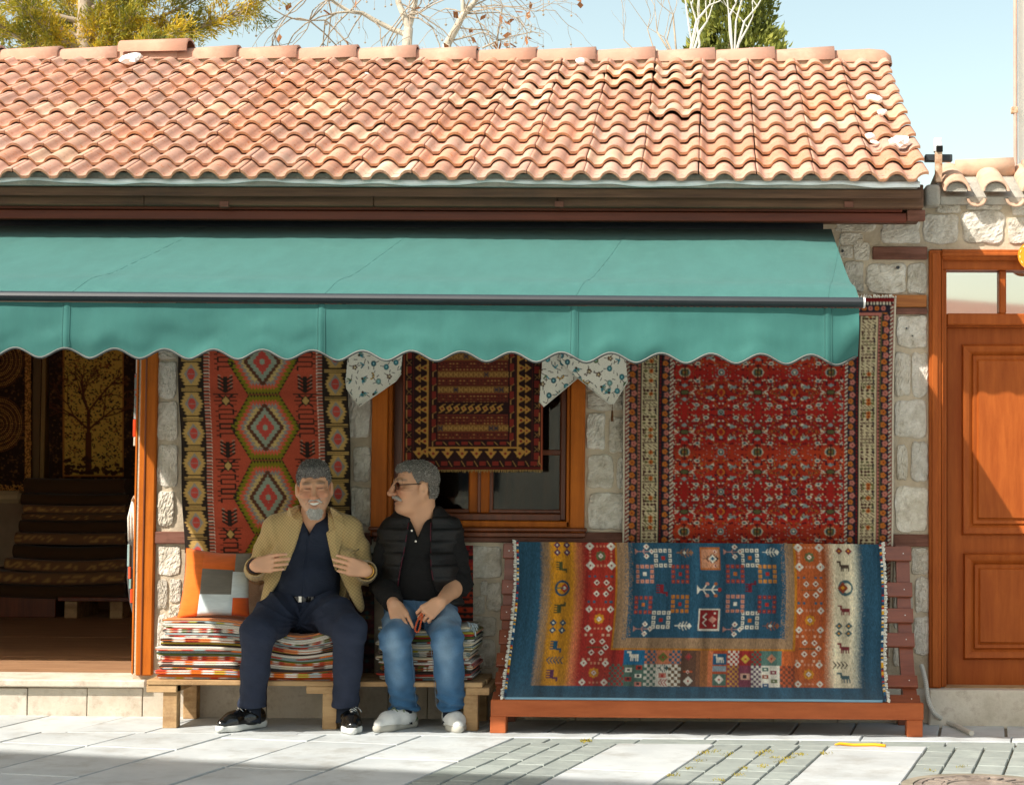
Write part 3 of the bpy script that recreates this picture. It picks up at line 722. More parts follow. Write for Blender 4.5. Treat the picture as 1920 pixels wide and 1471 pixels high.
# scalloped valance
vx = np.linspace(axl + .004, axr - .004, 560); nv = 16
PER = 93.6 * (9.5 + AW_P) / F; x_peak = at(496, 655, AW_P)[0]
z_low = lambda x: at(960, 679, AW_P)[2] + (x - at(960, 565, AW_P)[0]) * TILT * 1.3
scal = .5 + .5 * np.cos(2 * np.pi * (vx - x_peak) / PER)
bot = np.array([z_low(x) for x in vx]) + .040 * scal ** .9
top = np.array([bar_z(x) for x in vx]) - .035
T_, Xv = np.meshgrid(np.linspace(0, 1, nv), vx, indexing='ij')
Zv = top[None, :] + (bot - top)[None, :] * T_
Yv = AW_P - .02 + .030 * fbm(Xv * 3.0, T_ * 1.2, 21, 4) * T_ + .010 * np.sin(Xv * 9 + T_ * 3) * T_ + .006 * fbm(Xv * 11.0, T_ * 5, 5, 3) * (T_ + .2)
for sx in seam_x:
    Yv -= .006 * np.exp(-((Xv - sx) / .012) ** 2)
    Yv += .010 * np.exp(-((Xv - sx - .06) / .05) ** 2) * T_
Yv += -.05 * np.sin((Xv - axr) * 14 + T_ * 4) * np.exp((Xv - axr) / .16) * (T_ * .7 + .1)
val = grid_obj('valance', Xv, Yv, Zv, MT['awning'], aw)
MB().tube([(vx[i], Yv[-1, i] - .001, Zv[-1, i]) for i in range(0, 560, 2)], .0055, 6).build('binding', MT['awning_trim'], val, True)
MB().tube([(vx[i], Yv[-1, i] - .006, Zv[-1, i] + .002) for i in range(0, 560, 2)], .0010, 4).build('piping', MT['piping'], val, True)
for sx in seam_x:
    i = int(np.argmin(abs(vx - sx)))
    for di in (-2, 2): MB().tube([(vx[i + di], Yv[k, i + di] - .001, Zv[k, i + di]) for k in range(nv)], .0014, 4).build('seam', MT['awning'], val, True)
# ------------------------------------------------------------------ dyed patterns drawn cell by cell, stored on the cloth
class Canvas:
    def __init__(s, u0, v0, u1, v1, step, bg, gain=1.35):
        s.u0, s.v0, s.step, s.gain = u0, v0, step, gain
        s.u = np.arange(u0, u1 + step * .5, step); s.v = np.arange(v0, v1 + step * .5, step)
        s.U, s.V = np.meshgrid(s.u, s.v)
        s.C = np.empty(s.U.shape + (3,)); s.C[:] = s.c(bg)
    def c(s, col): return np.clip(lin(col, s.gain), 0, .9) if not isinstance(col, np.ndarray) else col
    def win(s, a, b, c, d):
        i0 = max(int((a - s.u0) / s.step) - 1, 0); i1 = min(int((c - s.u0) / s.step) + 3, len(s.u)); j0 = max(int((b - s.v0) / s.step) - 1, 0); j1 = min(int((d - s.v0) / s.step) + 3, len(s.v))
        return (slice(j0, max(j1, j0)), slice(i0, max(i1, i0)))
    def put(s, w, mask, col): s.C[w][mask] = s.c(col)
    def rect(s, a, b, c, d, col):
        w = s.win(a, b, c, d); U, V = s.U[w], s.V[w]; s.put(w, (U >= a) & (U < c) & (V >= b) & (V < d), col)
    def disc(s, u, v, ru, rv, col):
        w = s.win(u - ru, v - rv, u + ru, v + rv); s.put(w, ((s.U[w] - u) / ru) ** 2 + ((s.V[w] - v) / rv) ** 2 <= 1, col)
    def dia(s, u, v, ru, rv, col):
        w = s.win(u - ru, v - rv, u + ru, v + rv); s.put(w, abs(s.U[w] - u) / ru + abs(s.V[w] - v) / rv <= 1, col)
    def line(s, u0, v0, u1, v1, t, col):
        w = s.win(min(u0, u1) - t, min(v0, v1) - t, max(u0, u1) + t, max(v0, v1) + t); U, V = s.U[w] - u0, s.V[w] - v0
        dx, dy = u1 - u0, v1 - v0; L2 = dx * dx + dy * dy + 1e-9; k = np.clip((U * dx + V * dy) / L2, 0, 1)
        s.put(w, (U - k * dx) ** 2 + (V - k * dy) ** 2 <= (t / 2) ** 2, col)
    def poly(s, pts, col):
        us = [p[0] for p in pts]; vs = [p[1] for p in pts]; w = s.win(min(us), min(vs), max(us), max(vs)); U, V = s.U[w], s.V[w]
        m = np.zeros(U.shape, bool); n = len(pts)
        for i in range(n):
            (x0, y0), (x1, y1) = pts[i], pts[(i + 1) % n]
            if y0 == y1: continue
            m ^= ((V >= min(y0, y1)) & (V < max(y0, y1)) & (U < x0 + (V - y0) * (x1 - x0) / (y1 - y0)))
        s.put(w, m, col)
    def ring(s, u, v, r, t, col):
        for a, b, c, d in ((u - r, v - r, u + r, v - r + t), (u - r, v + r - t, u + r, v + r), (u - r, v - r, u - r + t, v + r), (u + r - t, v - r, u + r, v + r)): s.rect(a, b, c, d, col)
    def shade(s, f): s.C *= f[..., None]; np.clip(s.C, 0.002, .92, out=s.C)
def cloth(name, cv, P, m, parent=None, mask=None, thick=.006, toward=(0, 1, 0)):
    """P: grid of points for the canvas cells; the sheet gets a turned edge and a back"""
    nr, nc = cv.U.shape; n = nr * nc
    c_ = cv.C; b_ = c_.copy(); b_[1:-1, 1:-1] = .44 * c_[1:-1, 1:-1] + .14 * (c_[:-2, 1:-1] + c_[2:, 1:-1] + c_[1:-1, :-2] + c_[1:-1, 2:]); cv.C = b_      # yarns blend at the edges of a motif
    v = P.reshape(-1, 3); idx = np.arange(n).reshape(nr, nc)
    q = np.stack([idx[:-1, :-1], idx[1:, :-1], idx[1:, 1:], idx[:-1, 1:]], -1)
    col = cv.C.reshape(-1, 3)
    if mask is not None:
        keep = mask[:-1, :-1] & mask[1:, :-1] & mask[1:, 1:] & mask[:-1, 1:]
        f = q[keep]
        used = np.unique(f); re = -np.ones(n, int); re[used] = np.arange(len(used)); f = re[f]; v = v[used]; col = col[used]
    else:
        f = q.reshape(-1, 4)
        b = np.concatenate([idx[0, :], idx[1:, -1], idx[-1, -2::-1], idx[-2:0:-1, 0]])
        back = v[b] + np.array(toward) * thick; nb = len(b); o = len(v)
        v = np.concatenate([v, back]); col = np.concatenate([col, col[b] * .8])
        k = np.arange(nb); f = np.concatenate([f, np.stack([b, b[(k + 1) % nb], o + (k + 1) % nb, o + k], -1)])
    me = quad_mesh(name, v, f, m); set_dye(me, col)
    return put(name, me, parent)
def hang(cv, Y, shear=None, wav=.006, seed=1, freq=5):
    """points of a cloth hanging against the wall"""
    U = cv.U + (shear(cv.U, cv.V) if shear else 0)
    Yg = np.full(U.shape, float(Y)); P0 = at(U, cv.V, Yg)
    Yg = Y - wav * fbm(P0[..., 0] * freq, P0[..., 2] * freq * .35, seed, 3)
    return at(U, cv.V, Yg)
def speck(cv, amt, seed, vert=1.0):
    rs = np.random.RandomState(seed); a = rs.rand(*cv.U.shape)
    for _ in range(int(vert)): a[1:-1] = (a[:-2] + a[1:-1] + a[2:]) / 3
    return 1 + (a - .5) * amt

# ---- flat-woven kilim with three hexagons
K = dict(bk='2A2019', red='AC4A32', tan='B89455', grey='8A847C', cr='B8473C', ol='787018', br='5A3626', gg='8E9682', or_='C65A3E', wh='CFC2B0', tan2='C2A468')
cv = Canvas(333, 560, 651, 1036, 1.1, K['red'], 1.0)
abr = fbm(cv.U * .002, cv.V * .09, 4, 4)
cv.shade(1 + .13 * abr)
cv.rect(330, 500, 381, 1100, K['bk']); cv.rect(603, 500, 660, 1100, K['bk'])
tri = lambda t: np.abs((t % 1) - .5) * 2
def burst(u, v, ru=21, rv=24):
    w = cv.win(u - 26, v - 28, u + 26, v + 28); dx, dy = cv.U[w] - u, cv.V[w] - v
    r = np.maximum(abs(dy) / rv, (abs(dx) + .42 * abs(dy)) / ru)
    j = .24 * (tri(dy / 6.3 + .5) - .5)
    cv.put(w, r + j < .98, K['tan'])
    cv.put(w, (abs(dx) / 13.5 + abs(dy) / 19 < 1), K['grey']); cv.put(w, (dx / 7.2) ** 2 + (dy / 10.5) ** 2 < 1, K['cr']); cv.put(w, (abs(dy) < .6) & (abs(dx) < 6), K['grey'])
for i in range(-2, 7):
    v = 701 + 55.6 * i
    burst(357.5, v)
    for dv in (-29, -25.5): cv.rect(339, v + dv, 376, v + dv + 1.9, K['tan'])
for i in range(-3, 7):
    v = 720 + 51.4 * i
    burst(628, v, 19, 22)
    for dv in (-27.5, -24): cv.rect(608, v + dv, 648, v + dv + 1.9, K['tan'])
for v in np.arange(560, 1036, 6.3):                       # white comb along both inner edges
    for u, s in ((381, 1), (603, -1)):
        cv.rect(min(u, u + s * 11), v, max(u, u + s * 11), v + 1.3, K['wh']); cv.rect(min(u, u + s * 10), v + 1.3, max(u, u + s * 10), v + 3.4, K['bk'])
        cv.rect(u + s * 10 - .7, v, u + s * 10 + .9, v + 3.6, K['wh'])
def hexa(cu, cvv, H):
    w = cv.win(cu - 72, cvv - H - 2, cu + 72, cvv + H + 2); dx, dy = cv.U[w] - cu, cv.V[w] - cvv; k = H / 61
    r = np.maximum(abs(dy) / H, (abs(dx) + .60 * abs(dy) / k) / 66)
    j = .055 * (tri(dy / 7.2) - .5) * 2; jx = .05 * (tri(dx / 6) - .5) * 2
    rj = r + np.where(abs(dy) / H > .97 * r, jx, j)
    for t, c in ((1.0, 'bk'),): cv.put(w, r < t, K[c])
    for t, c in ((.965, 'ol'), (.82, 'or_'), (.70, 'grey'), (.60, 'tan2')): cv.put(w, rj < t, K[c])
    d = abs(dx) / 36 + abs(dy) / (47 * k) + .10 * (tri(dy / 6.4) - .5)
    for t, c in ((1.0, 'br'), (.78, 'gg'), (.5, 'cr'), (.16, 'gg')): cv.put(w, d < t, K[c])
    d2 = abs(dx) / 44 + abs(dy) / (56 * k) + .12 * (tri(dy / 6.4) - .5)
hexa(491, 678, 61); hexa(493, 801, 61); hexa(495, 932, 69); hexa(497, 1062, 60)
for c_, s in ((421, 1), (563, -1)):                        # side motifs: meander, tulip, star
    for v0 in (575, 700, 822, 950):
        u = c_ + (0 if s > 0 else 8)
        for k in range(6):                                  # meander
            v = v0 + 66 + k * 9
            cv.rect(u - 15, v, u + 15, v + 2.6, K['bk']); cv.rect(u - 15 if k % 2 else u + 12, v, u - 12 if k % 2 else u + 15, v + 9, K['bk'])
            cv.rect(u - 20, v + 4, u - 14, v + 6, K['bk']); cv.rect(u + 14, v + 4, u + 20, v + 6, K['bk'])
        for k in range(4):                                  # tulip
            v = v0 + 6 + k * 7
            for q in (-1, 1): cv.line(u, v + 8, u + q * 13, v, 3.6, K['bk']); cv.line(u + q * 9, v - 2, u + q * 13, v - 3, 1.2, K['gg'])
        cv.rect(u - 4, v0 + 6, u + 4, v0 + 36, K['bk']); cv.rect(u - 24, v0 + 38, u + 24, v0 + 39.6, K['bk'])
        v = v0 + 51
        for q in (-1, 1):
            cv.line(u - 13, v - q * 11, u + 13, v + q * 11, 3.4, K['bk']); cv.rect(u + q * 12 - 7, v - 8, u + q * 12 + 7, v - 6, K['bk']); cv.rect(u + q * 12 - 8, v + 6, u + q * 12 + 8, v + 8, K['bk']); cv.rect(u + q * 14 - 8, v - 1, u + q * 14 + 8, v + 1, K['bk'])
        cv.dia(u, v, 10, 11, K['bk']); cv.dia(u, v, 7, 8.5, K['tan'])
cv.shade(speck(cv, .28, 3, 0) * (1 + .05 * fbm(cv.U * .01, cv.V * .4, 8, 3)))
kil = cloth('hanging_kilim', cv, hang(cv, -.055, lambda U, V: (V - 660) * .033 - (V - 660) * .006 * (U - 333) / 300 + 1.3 * np.sin(V / 31) * np.abs(U - 492) / 160, .008, 5), MT['cloth'])
tag(kil, 'orange-red flat-woven kilim with three stepped hexagons, hanging behind the bench', 'kilim')

# ---- large red pile carpet
Q = dict(red='A8221A', red2='C2421E', dark='241A1E', navy='2A2430', cream='DCC89E', wh='E6D8BE', teal='8E9A94', grn='5E5A34', or_='C8722C', pink='C87A6A', brn='4A1C1A', mar='7E1418')
cell = Canvas(0, 0, 68, 74.5, .75, (0, 0, 0), .72); cell.C[:] = -1
rs = np.random.RandomState(12)
for _ in range(16):
    a = rs.rand() * 68; b = rs.rand() * 74; cell.line(a, b, a + rs.uniform(-14, 14), b + rs.uniform(-14, 14), .9, Q['grn'] if rs.rand() < .6 else Q['or_'])
for _ in range(175):
    a = rs.uniform(2, 66); b = rs.uniform(2, 72); r = rs.uniform(.7, 1.5); c = rs.choice(['cream', 'cream', 'teal', 'navy', 'brn', 'pink', 'grn', 'navy', 'or_', 'brn', 'wh'])
    cell.disc(a, b, r * 1.3 + .7, r + .6, Q['mar']); cell.disc(a, b, r * 1.3, r, Q[c])
    if rs.rand() < .5: cell.disc(a, b, r * .5, r * .5, Q['dark'])
for (a, b) in ((24, 16), (40, 64), (22, 60)):
    cell.disc(a, b, 5.2, 3.4, Q['wh']); cell.disc(a, b, 4, 2.4, Q['teal']); cell.disc(a, b, 2, 1.5, Q['dark'])
cell.line(66, 4, 50, 24, .6, Q['or_']); cell.line(50, 24, 22, 36, .6, Q['or_']); cell.line(66, 70, 50, 48, .6, Q['or_']); cell.line(50, 48, 22, 38, .6, Q['or_'])
for (a, b, sv) in ((48, 26, -1), (48, 48, 1)):
    cell.poly([(a - 9, b - sv * 2.5), (a + 3, b - 4), (a + 4, b + 4), (a - 2, b + 3)], Q['teal']); cell.disc(a + 5, b + sv * 2, 3, 2.4, Q['wh']); cell.disc(a + 4, b, 1.6, 1.4, Q['dark'])
for (b) in (0, 74.5): cell.disc(68, b, 6, 6, Q['teal']); cell.disc(68, b, 3.6, 3.6, Q['dark']); cell.dia(68, b, 2, 2, Q['wh'])
cell.dia(68, 37, 11, 15, Q['mar']); cell.dia(68, 37, 8, 11, Q['or_']); cell.dia(68, 37, 5, 7, Q['red']); cell.disc(68, 27, 3, 3, Q['teal']); cell.disc(68, 48, 3, 3, Q['teal'])
cell.disc(0, 0, 10.5, 8, Q['cream']); cell.disc(0, 0, 9.3, 6.9, Q['teal']); cell.disc(0, 1, 7.5, 6, Q['dark']); cell.disc(0, 2, 5, 5, Q['grn']); cell.line(0, 2, 6, -4, 1, Q['or_']); cell.line(0, 0, 0, 14, 2, Q['brn'])
cell.disc(0, 37, 8.5, 5, Q['dark']); cell.disc(0, 37, 6.5, 3.6, Q['grn']); cell.line(12, 37, 18, 33, 1.6, Q['wh']); cell.line(12, 37, 18, 41, 1.6, Q['wh']); cell.dia(0, 24, 5, 4, Q['teal']); cell.dia(0, 50, 5, 4, Q['teal'])
cv = Canvas(1173, 557, 1681, 1232, 1.35, Q['red'], .70)
UL, UR = 1173, 1681
f0, f1 = 1266, 1585
fm = (cv.U >= f0) & (cv.U < f1) & (cv.V > 660)
ab = fbm(cv.V * .05 + 3, cv.U * .004, 6, 4)
base = np.clip(cv.c(Q['red'])[None, None] * (1 - np.clip(ab, 0, 1))[..., None] + cv.c(Q['red2'])[None, None] * np.clip(ab, 0, 1)[..., None], 0, 1)
base *= (1 + .20 * fbm(cv.V * .12, cv.U * .01, 9, 3))[..., None]
cv.C[:] = base
dx = (cv.U - 1288) % 137.0; dx = np.minimum(dx, 137 - dx); dy = (cv.V - 698 + .12 * 0) % 149.0; dy = np.minimum(dy, 149 - dy)
ci = np.clip((dx / .75).astype(int), 0, cell.C.shape[1] - 1); cj = np.clip((dy / .75).astype(int), 0, cell.C.shape[0] - 1)
pat = cell.C[cj, ci]; on = (pat[..., 0] >= 0) & fm
cv.C[on] = pat[on]
def flower_band(u0, u1, v0=557, v1=1232, sp=11.8, ph=0, vert=True):
    um = (u0 + u1) / 2; w = (u1 - u0)
    cv.rect(u0, v0, u1, v1, Q['navy'])
    for i, v in enumerate(np.arange(v0 + ph, v1, sp)):
        c = Q['pink'] if i % 2 else Q['or_']; r = w * .27
        o = 1.6 * (1 if i % 2 else -1)
        for a in range(5): cv.disc(um + o + r * .8 * math.cos(a * 1.257), v + r * .8 * math.sin(a * 1.257), r * .62, r * .62, c)
        cv.disc(um + o, v, 1.3, 1.3, Q['mar']); cv.line(um - o * 2.4, v + sp * .3, um - o * 1.2, v + sp * .72, 1.4, Q['grn'])
def barber(u0, u1, v0=557, v1=1232):
    w = cv.win(u0, v0, u1, v1); U, V = cv.U[w], cv.V[w]; m = (U >= u0) & (U < u1); t = ((V + (U - u0) * .8) % 7.5)
    cv.put(w, m, Q['dark']); cv.put(w, m & (t < 3.0), Q['wh']); cv.put(w, m & (t > 4.3) & (t < 6.2), Q['red'])
def cream_band(u0, u1, v0=557, v1=1232, seed=1):
    um = (u0 + u1) / 2; w = u1 - u0; rs = np.random.RandomState(seed)
    cv.rect(u0, v0, u1, v1, Q['cream'])
    for v in np.arange(v0 + 4, v1, 6.1):
        n = rs.randint(2, 4); k = rs.randint(3)
        for q in np.linspace(u0 + 6, u1 - 6, n + 1):
            c = Q['brn'] if rs.rand() < .75 else Q['grn']
            if k == 0: cv.dia(q, v, 4.2, 3.0, c); cv.dia(q, v, 1.6, 1.2, Q['cream'])
            elif k == 1: cv.disc(q + rs.uniform(-1, 1), v, 3.2, 2.3, c)
            else: cv.line(q - 3, v - 2, q + 3, v + 2, 1.7, c)
        if rs.rand() < .16: cv.poly([(um - 9, v - 4), (um - 3, v), (um - 9, v + 4)], '6E6A3A'); cv.disc(um + 2, v, 4.5, 4, Q['or_']); cv.disc(um + 2, v, 2, 2, Q['mar']); cv.poly([(um + 12, v - 4), (um + 6, v), (um + 12, v + 4)], '6E6A3A')
    for v in np.arange(v0, v1, 26): cv.line(u1 - 5, v, u1 - 4, v + 12, 2.2, Q['navy']); cv.line(u0 + 4, v + 12, u0 + 5, v + 22, 2, Q['brn'])
for s in (0, 1):
    g = (lambda a: a) if s == 0 else (lambda a: UL + UR - a)
    def band(fn, a, b, **k):
        x0, x1 = g(a), g(b); fn(min(x0, x1), max(x0, x1), **k)
    fill = lambda c: (lambda u0, u1: cv.rect(u0, 557, u1, 1232, Q[c]))
    off = 0 if s == 0 else -3
    band(fill('wh'), 1171, 1174.5); band(fill('mar'), 1174.5, 1178); band(barber, 1178, 1184); band(flower_band, 1184, 1199, ph=3); band(fill('grn'), 1199, 1200.5)
    band(fill('pink'), 1200.5, 1205); band(fill('dark'), 1205, 1207); band(cream_band, 1207, 1239, seed=5 + s); band(fill('dark'), 1239, 1241); band(fill('mar'), 1241, 1244.5); band(fill('dark'), 1244.5, 1246); band(flower_band, 1246, 1260, ph=6); band(barber, 1260, 1266.5)
    for v in np.arange(557, 1232, 6.5):
        for a in (1202.5, 1242.8): cv.dia(g(a), v, 2.0, 2.4, Q['brn'])
# the band across the top
cv.rect(UL, 557, UR, 566, Q['mar']); cv.rect(UL + 8, 566, UR - 8, 571, Q['wh'])
for u in np.arange(UL, UR, 6): cv.rect(u, 566, u + 3, 571, Q['dark'])
cv.rect(UL + 12, 571, UR - 12, 586, Q['navy'])
for i, u in enumerate(np.arange(UL + 16, UR - 14, 12)): cv.disc(u, 578, 4.4, 4.4, Q['pink'] if i % 2 else Q['or_']); cv.disc(u, 578, 1.3, 1.3, Q['mar'])
cv.rect(UL + 27, 586, UR - 27, 591, Q['pink']); cv.rect(UL + 32, 591, UR - 32, 593, Q['dark'])
cv.rect(UL, 557, UL + 3.5, 1232, Q['wh']); cv.rect(UR - 3.5, 557, UR + 2, 1232, Q['wh'])
cv.shade(speck(cv, .22, 4, 0))
redc = cloth('hanging_carpet', cv, hang(cv, -.045, lambda U, V: -(V - 560) * .0165 - 1.5 * np.sin((V - 560) / 95), .006, 6, 4), MT['cloth'], thick=.01)
tag(redc, 'large deep red floral carpet with cream borders hanging on the stone wall', 'carpet')
fr = MB()
for u in np.arange(1175, 1681, 3.0):
    p = at(u, 558, -.05); q = at(u + random.uniform(-2, 2), 558 - random.uniform(3, 7), -.055 - random.uniform(0, .012)); fr.tube([p, (p + q) / 2 + np.array((0, -.004, 0)), q], [.0028, .0035, .0028], 4)
o = fr.build('fringe', MT['white_yarn'], redc, True); o['kind'] = 'stuff'

# ---- small dark rug in the window
W = dict(bg='5E1E18', dk='2C1614', red='7E2A20', tan='B4823E', mid='6E2E20', gold='A87C42', edge='9A4A2E', blue='33303E')
cv = Canvas(756, 600, 1018, 881, 1.0, W['bg'], .9)
cv.rect(756, 600, 759, 881, W['edge']); cv.rect(1015, 600, 1018, 881, W['edge'])
cv.rect(759, 600, 775, 876, W['dk']); cv.rect(999, 600, 1015, 876, W['dk']); cv.rect(759, 862, 1015, 876, W['dk'])
for v in np.arange(606, 870, 27):
    for a in (767, 1007):
        cv.rect(a - 5, v, a + 5, v + 13, W['red']); cv.line(a - 4, v + 16, a + 4, v + 24, 1.2, W['gold']); cv.line(a + 4, v + 16, a - 4, v + 24, 1.2, W['gold'])
    cv.rect(762, v, 763.2, v + 16, W['gold']); cv.rect(1011, v + 6, 1012.2, v + 22, W['gold'])
for u in np.arange(780, 1000, 24): cv.rect(u, 865, u + 12, 873, W['red']); cv.line(u + 14, 864, u + 20, 874, 1.2, W['gold'])
cv.rect(776, 600, 806, 862, W['dk']); cv.rect(968, 600, 998, 862, W['dk']); cv.rect(776, 838, 998, 862, W['dk'])
for v in np.arange(611, 850, 19.6):
    for u, s in ((778, 1), (996, -1)):
        cv.poly([(u, v), (u + s * 11, v - 8), (u + s * 11, v + 8)], W['tan']); cv.poly([(u + s * 9, v), (u + s * 25, v - 8), (u + s * 25, v + 8)], W['tan']); cv.disc(u + s * 8, v, 2, 2, W['red']); cv.disc(u + s * 19, v, 2.6, 2.6, W['red'])
        cv.rect(min(u + s * 23, u + s * 26), v - 10, max(u + s * 23, u + s * 26), v + 10, W['tan'])
for u in np.arange(786, 998, 27):
    cv.poly([(u - 11, 846), (u, 860), (u + 11, 846)], W['tan']); cv.rect(u - 4, 839, u + 4, 848, W['tan']); cv.disc(u, 850, 3, 2.4, W['red'])
cv.rect(800, 838, 976, 841, W['tan'])
cv.rect(807, 600, 967, 837, W['dk']); 
for v in np.arange(604, 830, 26):
    for a in (814, 960): cv.rect(a - 4, v, a + 4, v + 14, W['red']); cv.rect(a - 3, v + 17, a - 1.5, v + 25, W['gold']); cv.line(a - 3, v + 16, a + 4, v + 12, 1, W['gold'])
for u in np.arange(818, 960, 24): cv.rect(u, 828, u + 12, 834, W['red']); cv.line(u + 13, 828, u + 20, 834, 1.1, W['gold'])
cv.rect(821, 600, 953, 824, W['mid'])
bands = [(600, 'n'), (622, 'p'), (640, 'n'), (660, 'y'), (676, 'n'), (696, 'y'), (708, 'n'), (724, 'y'), (737, 'n'), (754, 's'), (777, 'n'), (796, 'y'), (809, 'n'), (824, 'e')]
rs = np.random.RandomState(3)
for (v, k), (v2, _) in zip(bands[:-1], bands[1:]):
    if k == 'n':
        for q in np.arange(v + 3, v2 - 1, 5.5):
            cv.rect(821, q, 953, q + 1, W['dk'])
            for u in np.arange(823, 952, 6.5): cv.rect(u, q + 1.8, u + 2.6, q + 3.2, W['gold'] if rs.rand() < .55 else W['dk'])
    elif k == 'y':
        cv.rect(821, v, 953, v2, '7A5228')
        for u in np.arange(826, 952, 9.5):
            vm = (v + v2) / 2; c = W['gold'] if rs.rand() < .75 else W['blue']
            cv.line(u - 3.4, vm - 4, u + 3.4, vm + 4, 1.6, c); cv.line(u - 3.4, vm + 4, u + 3.4, vm - 4, 1.6, c); cv.rect(u - 4, vm - .7, u + 4, vm + .7, c)
    elif k in 'sp':
        cv.rect(821, v, 953, v2, W['dk'])
        for u in np.arange(829, 950, 13.5):
            vm = (v + v2) / 2; cv.poly([(u - 6, vm - 2), (u + 1, vm - 6.5), (u + 6, vm + 2), (u - 1, vm + 6.5)], W['tan']); cv.disc(u, vm, 2.2, 2, W['red']); cv.line(u + 1, vm - 6, u + 6, vm - 8, 1.5, W['tan']); cv.line(u - 1, vm + 6, u - 6, vm + 8, 1.5, W['tan'])
cv.shade(speck(cv, .25, 5, 0) * (1 + .08 * fbm(cv.U * .02, cv.V * .2, 2, 3)))
wr = cloth('window_rug', cv, hang(cv, -.075, lambda U, V: (V - 760) * -.006, .012, 8, 6), MT['cloth'])
tag(wr, 'small dark brown-red rug with golden arrowhead border hanging in front of the window', 'rug')
fr = MB()
for u in np.arange(757, 1017, 2.2):
    p = at(u, 880, -.08); q = at(u + random.uniform(-1.5, 1.5), 884 + random.uniform(-1, 2), -.082); fr.tube([p, q], [.002, .0016], 4)
o = fr.build('fringe', mat('gold_fringe', '9A7A46', var=.2, rough=.9), wr); o['kind'] = 'stuff'

# ---- printed cotton pelmets beside the window
def floral(name, poly, label, seed, Y=-.10):
    us = [p[0] for p in poly]; vs = [p[1] for p in poly]
    cv = Canvas(min(us), min(vs), max(us), max(vs), .75, 'D8D2C4', 1.2); rs = np.random.RandomState(seed)
    cols = ['2E6E78', '3E8690', '55663E', '6E8E86', '2A5A66']; placed = []
    for _ in range(400):
        u, v = rs.uniform(min(us), max(us)), rs.uniform(min(vs), max(vs))
        if any((u - a) ** 2 + (v - b) ** 2 < (15.5) ** 2 for a, b in placed): continue
        placed.append((u, v)); k = rs.randint(6); a = rs.rand() * 6.28
        for j in range(2): cv.line(u, v, u + 11 * math.cos(a + 2 * j), v + 11 * math.sin(a + 2 * j), 1.3, '3A2A1C')
        if k in (0, 1): cv.disc(u, v, 5, 5.6, '4A5A52'); cv.disc(u, v, 4.2, 4.8, cols[rs.randint(5)]); cv.disc(u, v, 1.4, 2, '8FB6B8')
        elif k == 2:
            for q in range(7): cv.line(u, v, u + 8 * math.cos(a + q * .35), v + 8 * math.sin(a + q * .35), 1.9, cols[q % 5])
            cv.disc(u, v, 2.4, 2.4, '3A2A1C')
        elif k == 3:
            for q in range(9): cv.disc(u + 6 * math.cos(a + q * .3) - 3, v + 6 * math.sin(a + q * .3), 1.6, 1.6, 'B08A3E' if q % 3 else '3A2A1C')
        elif k == 4:
            for q in range(5): cv.disc(u + 3.4 * math.cos(q * 1.257), v + 3.4 * math.sin(q * 1.257), 1.9, 1.9, '5A4028')
            cv.disc(u, v, 1.2, 1.2, 'C8B070')
        else:
            for q in (-1, 1): cv.line(u, v, u + 7 * math.cos(a + q * .7), v + 7 * math.sin(a + q * .7), 2.6, cols[rs.randint(5)])
        b = a + 3.6
        cv.line(u + 9 * math.cos(b), v + 9 * math.sin(b), u + 12 * math.cos(b + .4), v + 12 * math.sin(b + .4), 1.4, '3A2A1C')
    m = np.zeros(cv.U.shape, bool); n = len(poly)
    for i in range(n):
        (x0, y0), (x1, y1) = poly[i], poly[(i + 1) % n]
        if y0 == y1: continue
        m ^= ((cv.V >= min(y0, y1)) & (cv.V < max(y0, y1)) & (cv.U < x0 + (cv.V - y0) * (x1 - x0) / (y1 - y0)))
    o = cloth(name, cv, hang(cv, Y, None, .012, seed, 14), MT['cloth'], mask=m)
    tag(o, label, 'curtain', 'printed cotton pelmets')
    b = MB(); lo = [p for p in poly if p[1] > 690]
    b.tube([tuple(at(p[0], p[1], Y - .006)) for p in lo], .003, 5); b.build('hem', MT['white_yarn'], o, True)
    return o
floral('pelmet_curtain', [(658, 600), (760, 600), (752, 700), (742, 714), (673, 762), (650, 728), (648, 708)], 'white floral curtain corner between the orange kilim and the small window rug', 3, -.12)
floral('pelmet_curtain', [(1022, 600), (1094, 600), (1086, 706), (1019, 762), (1011, 752)], 'white floral curtain flap touching the small window rug', 5, -.11)
c2 = floral('pelmet_curtain', [(1052, 600), (1168, 600), (1177, 714), (1150, 757), (1143, 757), (1083, 708), (1052, 680)], 'white floral curtain flap with brown tassel beside the red carpet', 8, -.125)
mb = MB(); p = at(1148, 757, -.13)
mb.tube([p, p + np.array((0, 0, -.03)), p + np.array((0, 0, -.035)), p + np.array((0, 0, -.085))], [.0015, .0015, .005, .007], 7); mb.build('tassel', mat('tassel_brown', '5A3A1E', rough=.9), c2, True)

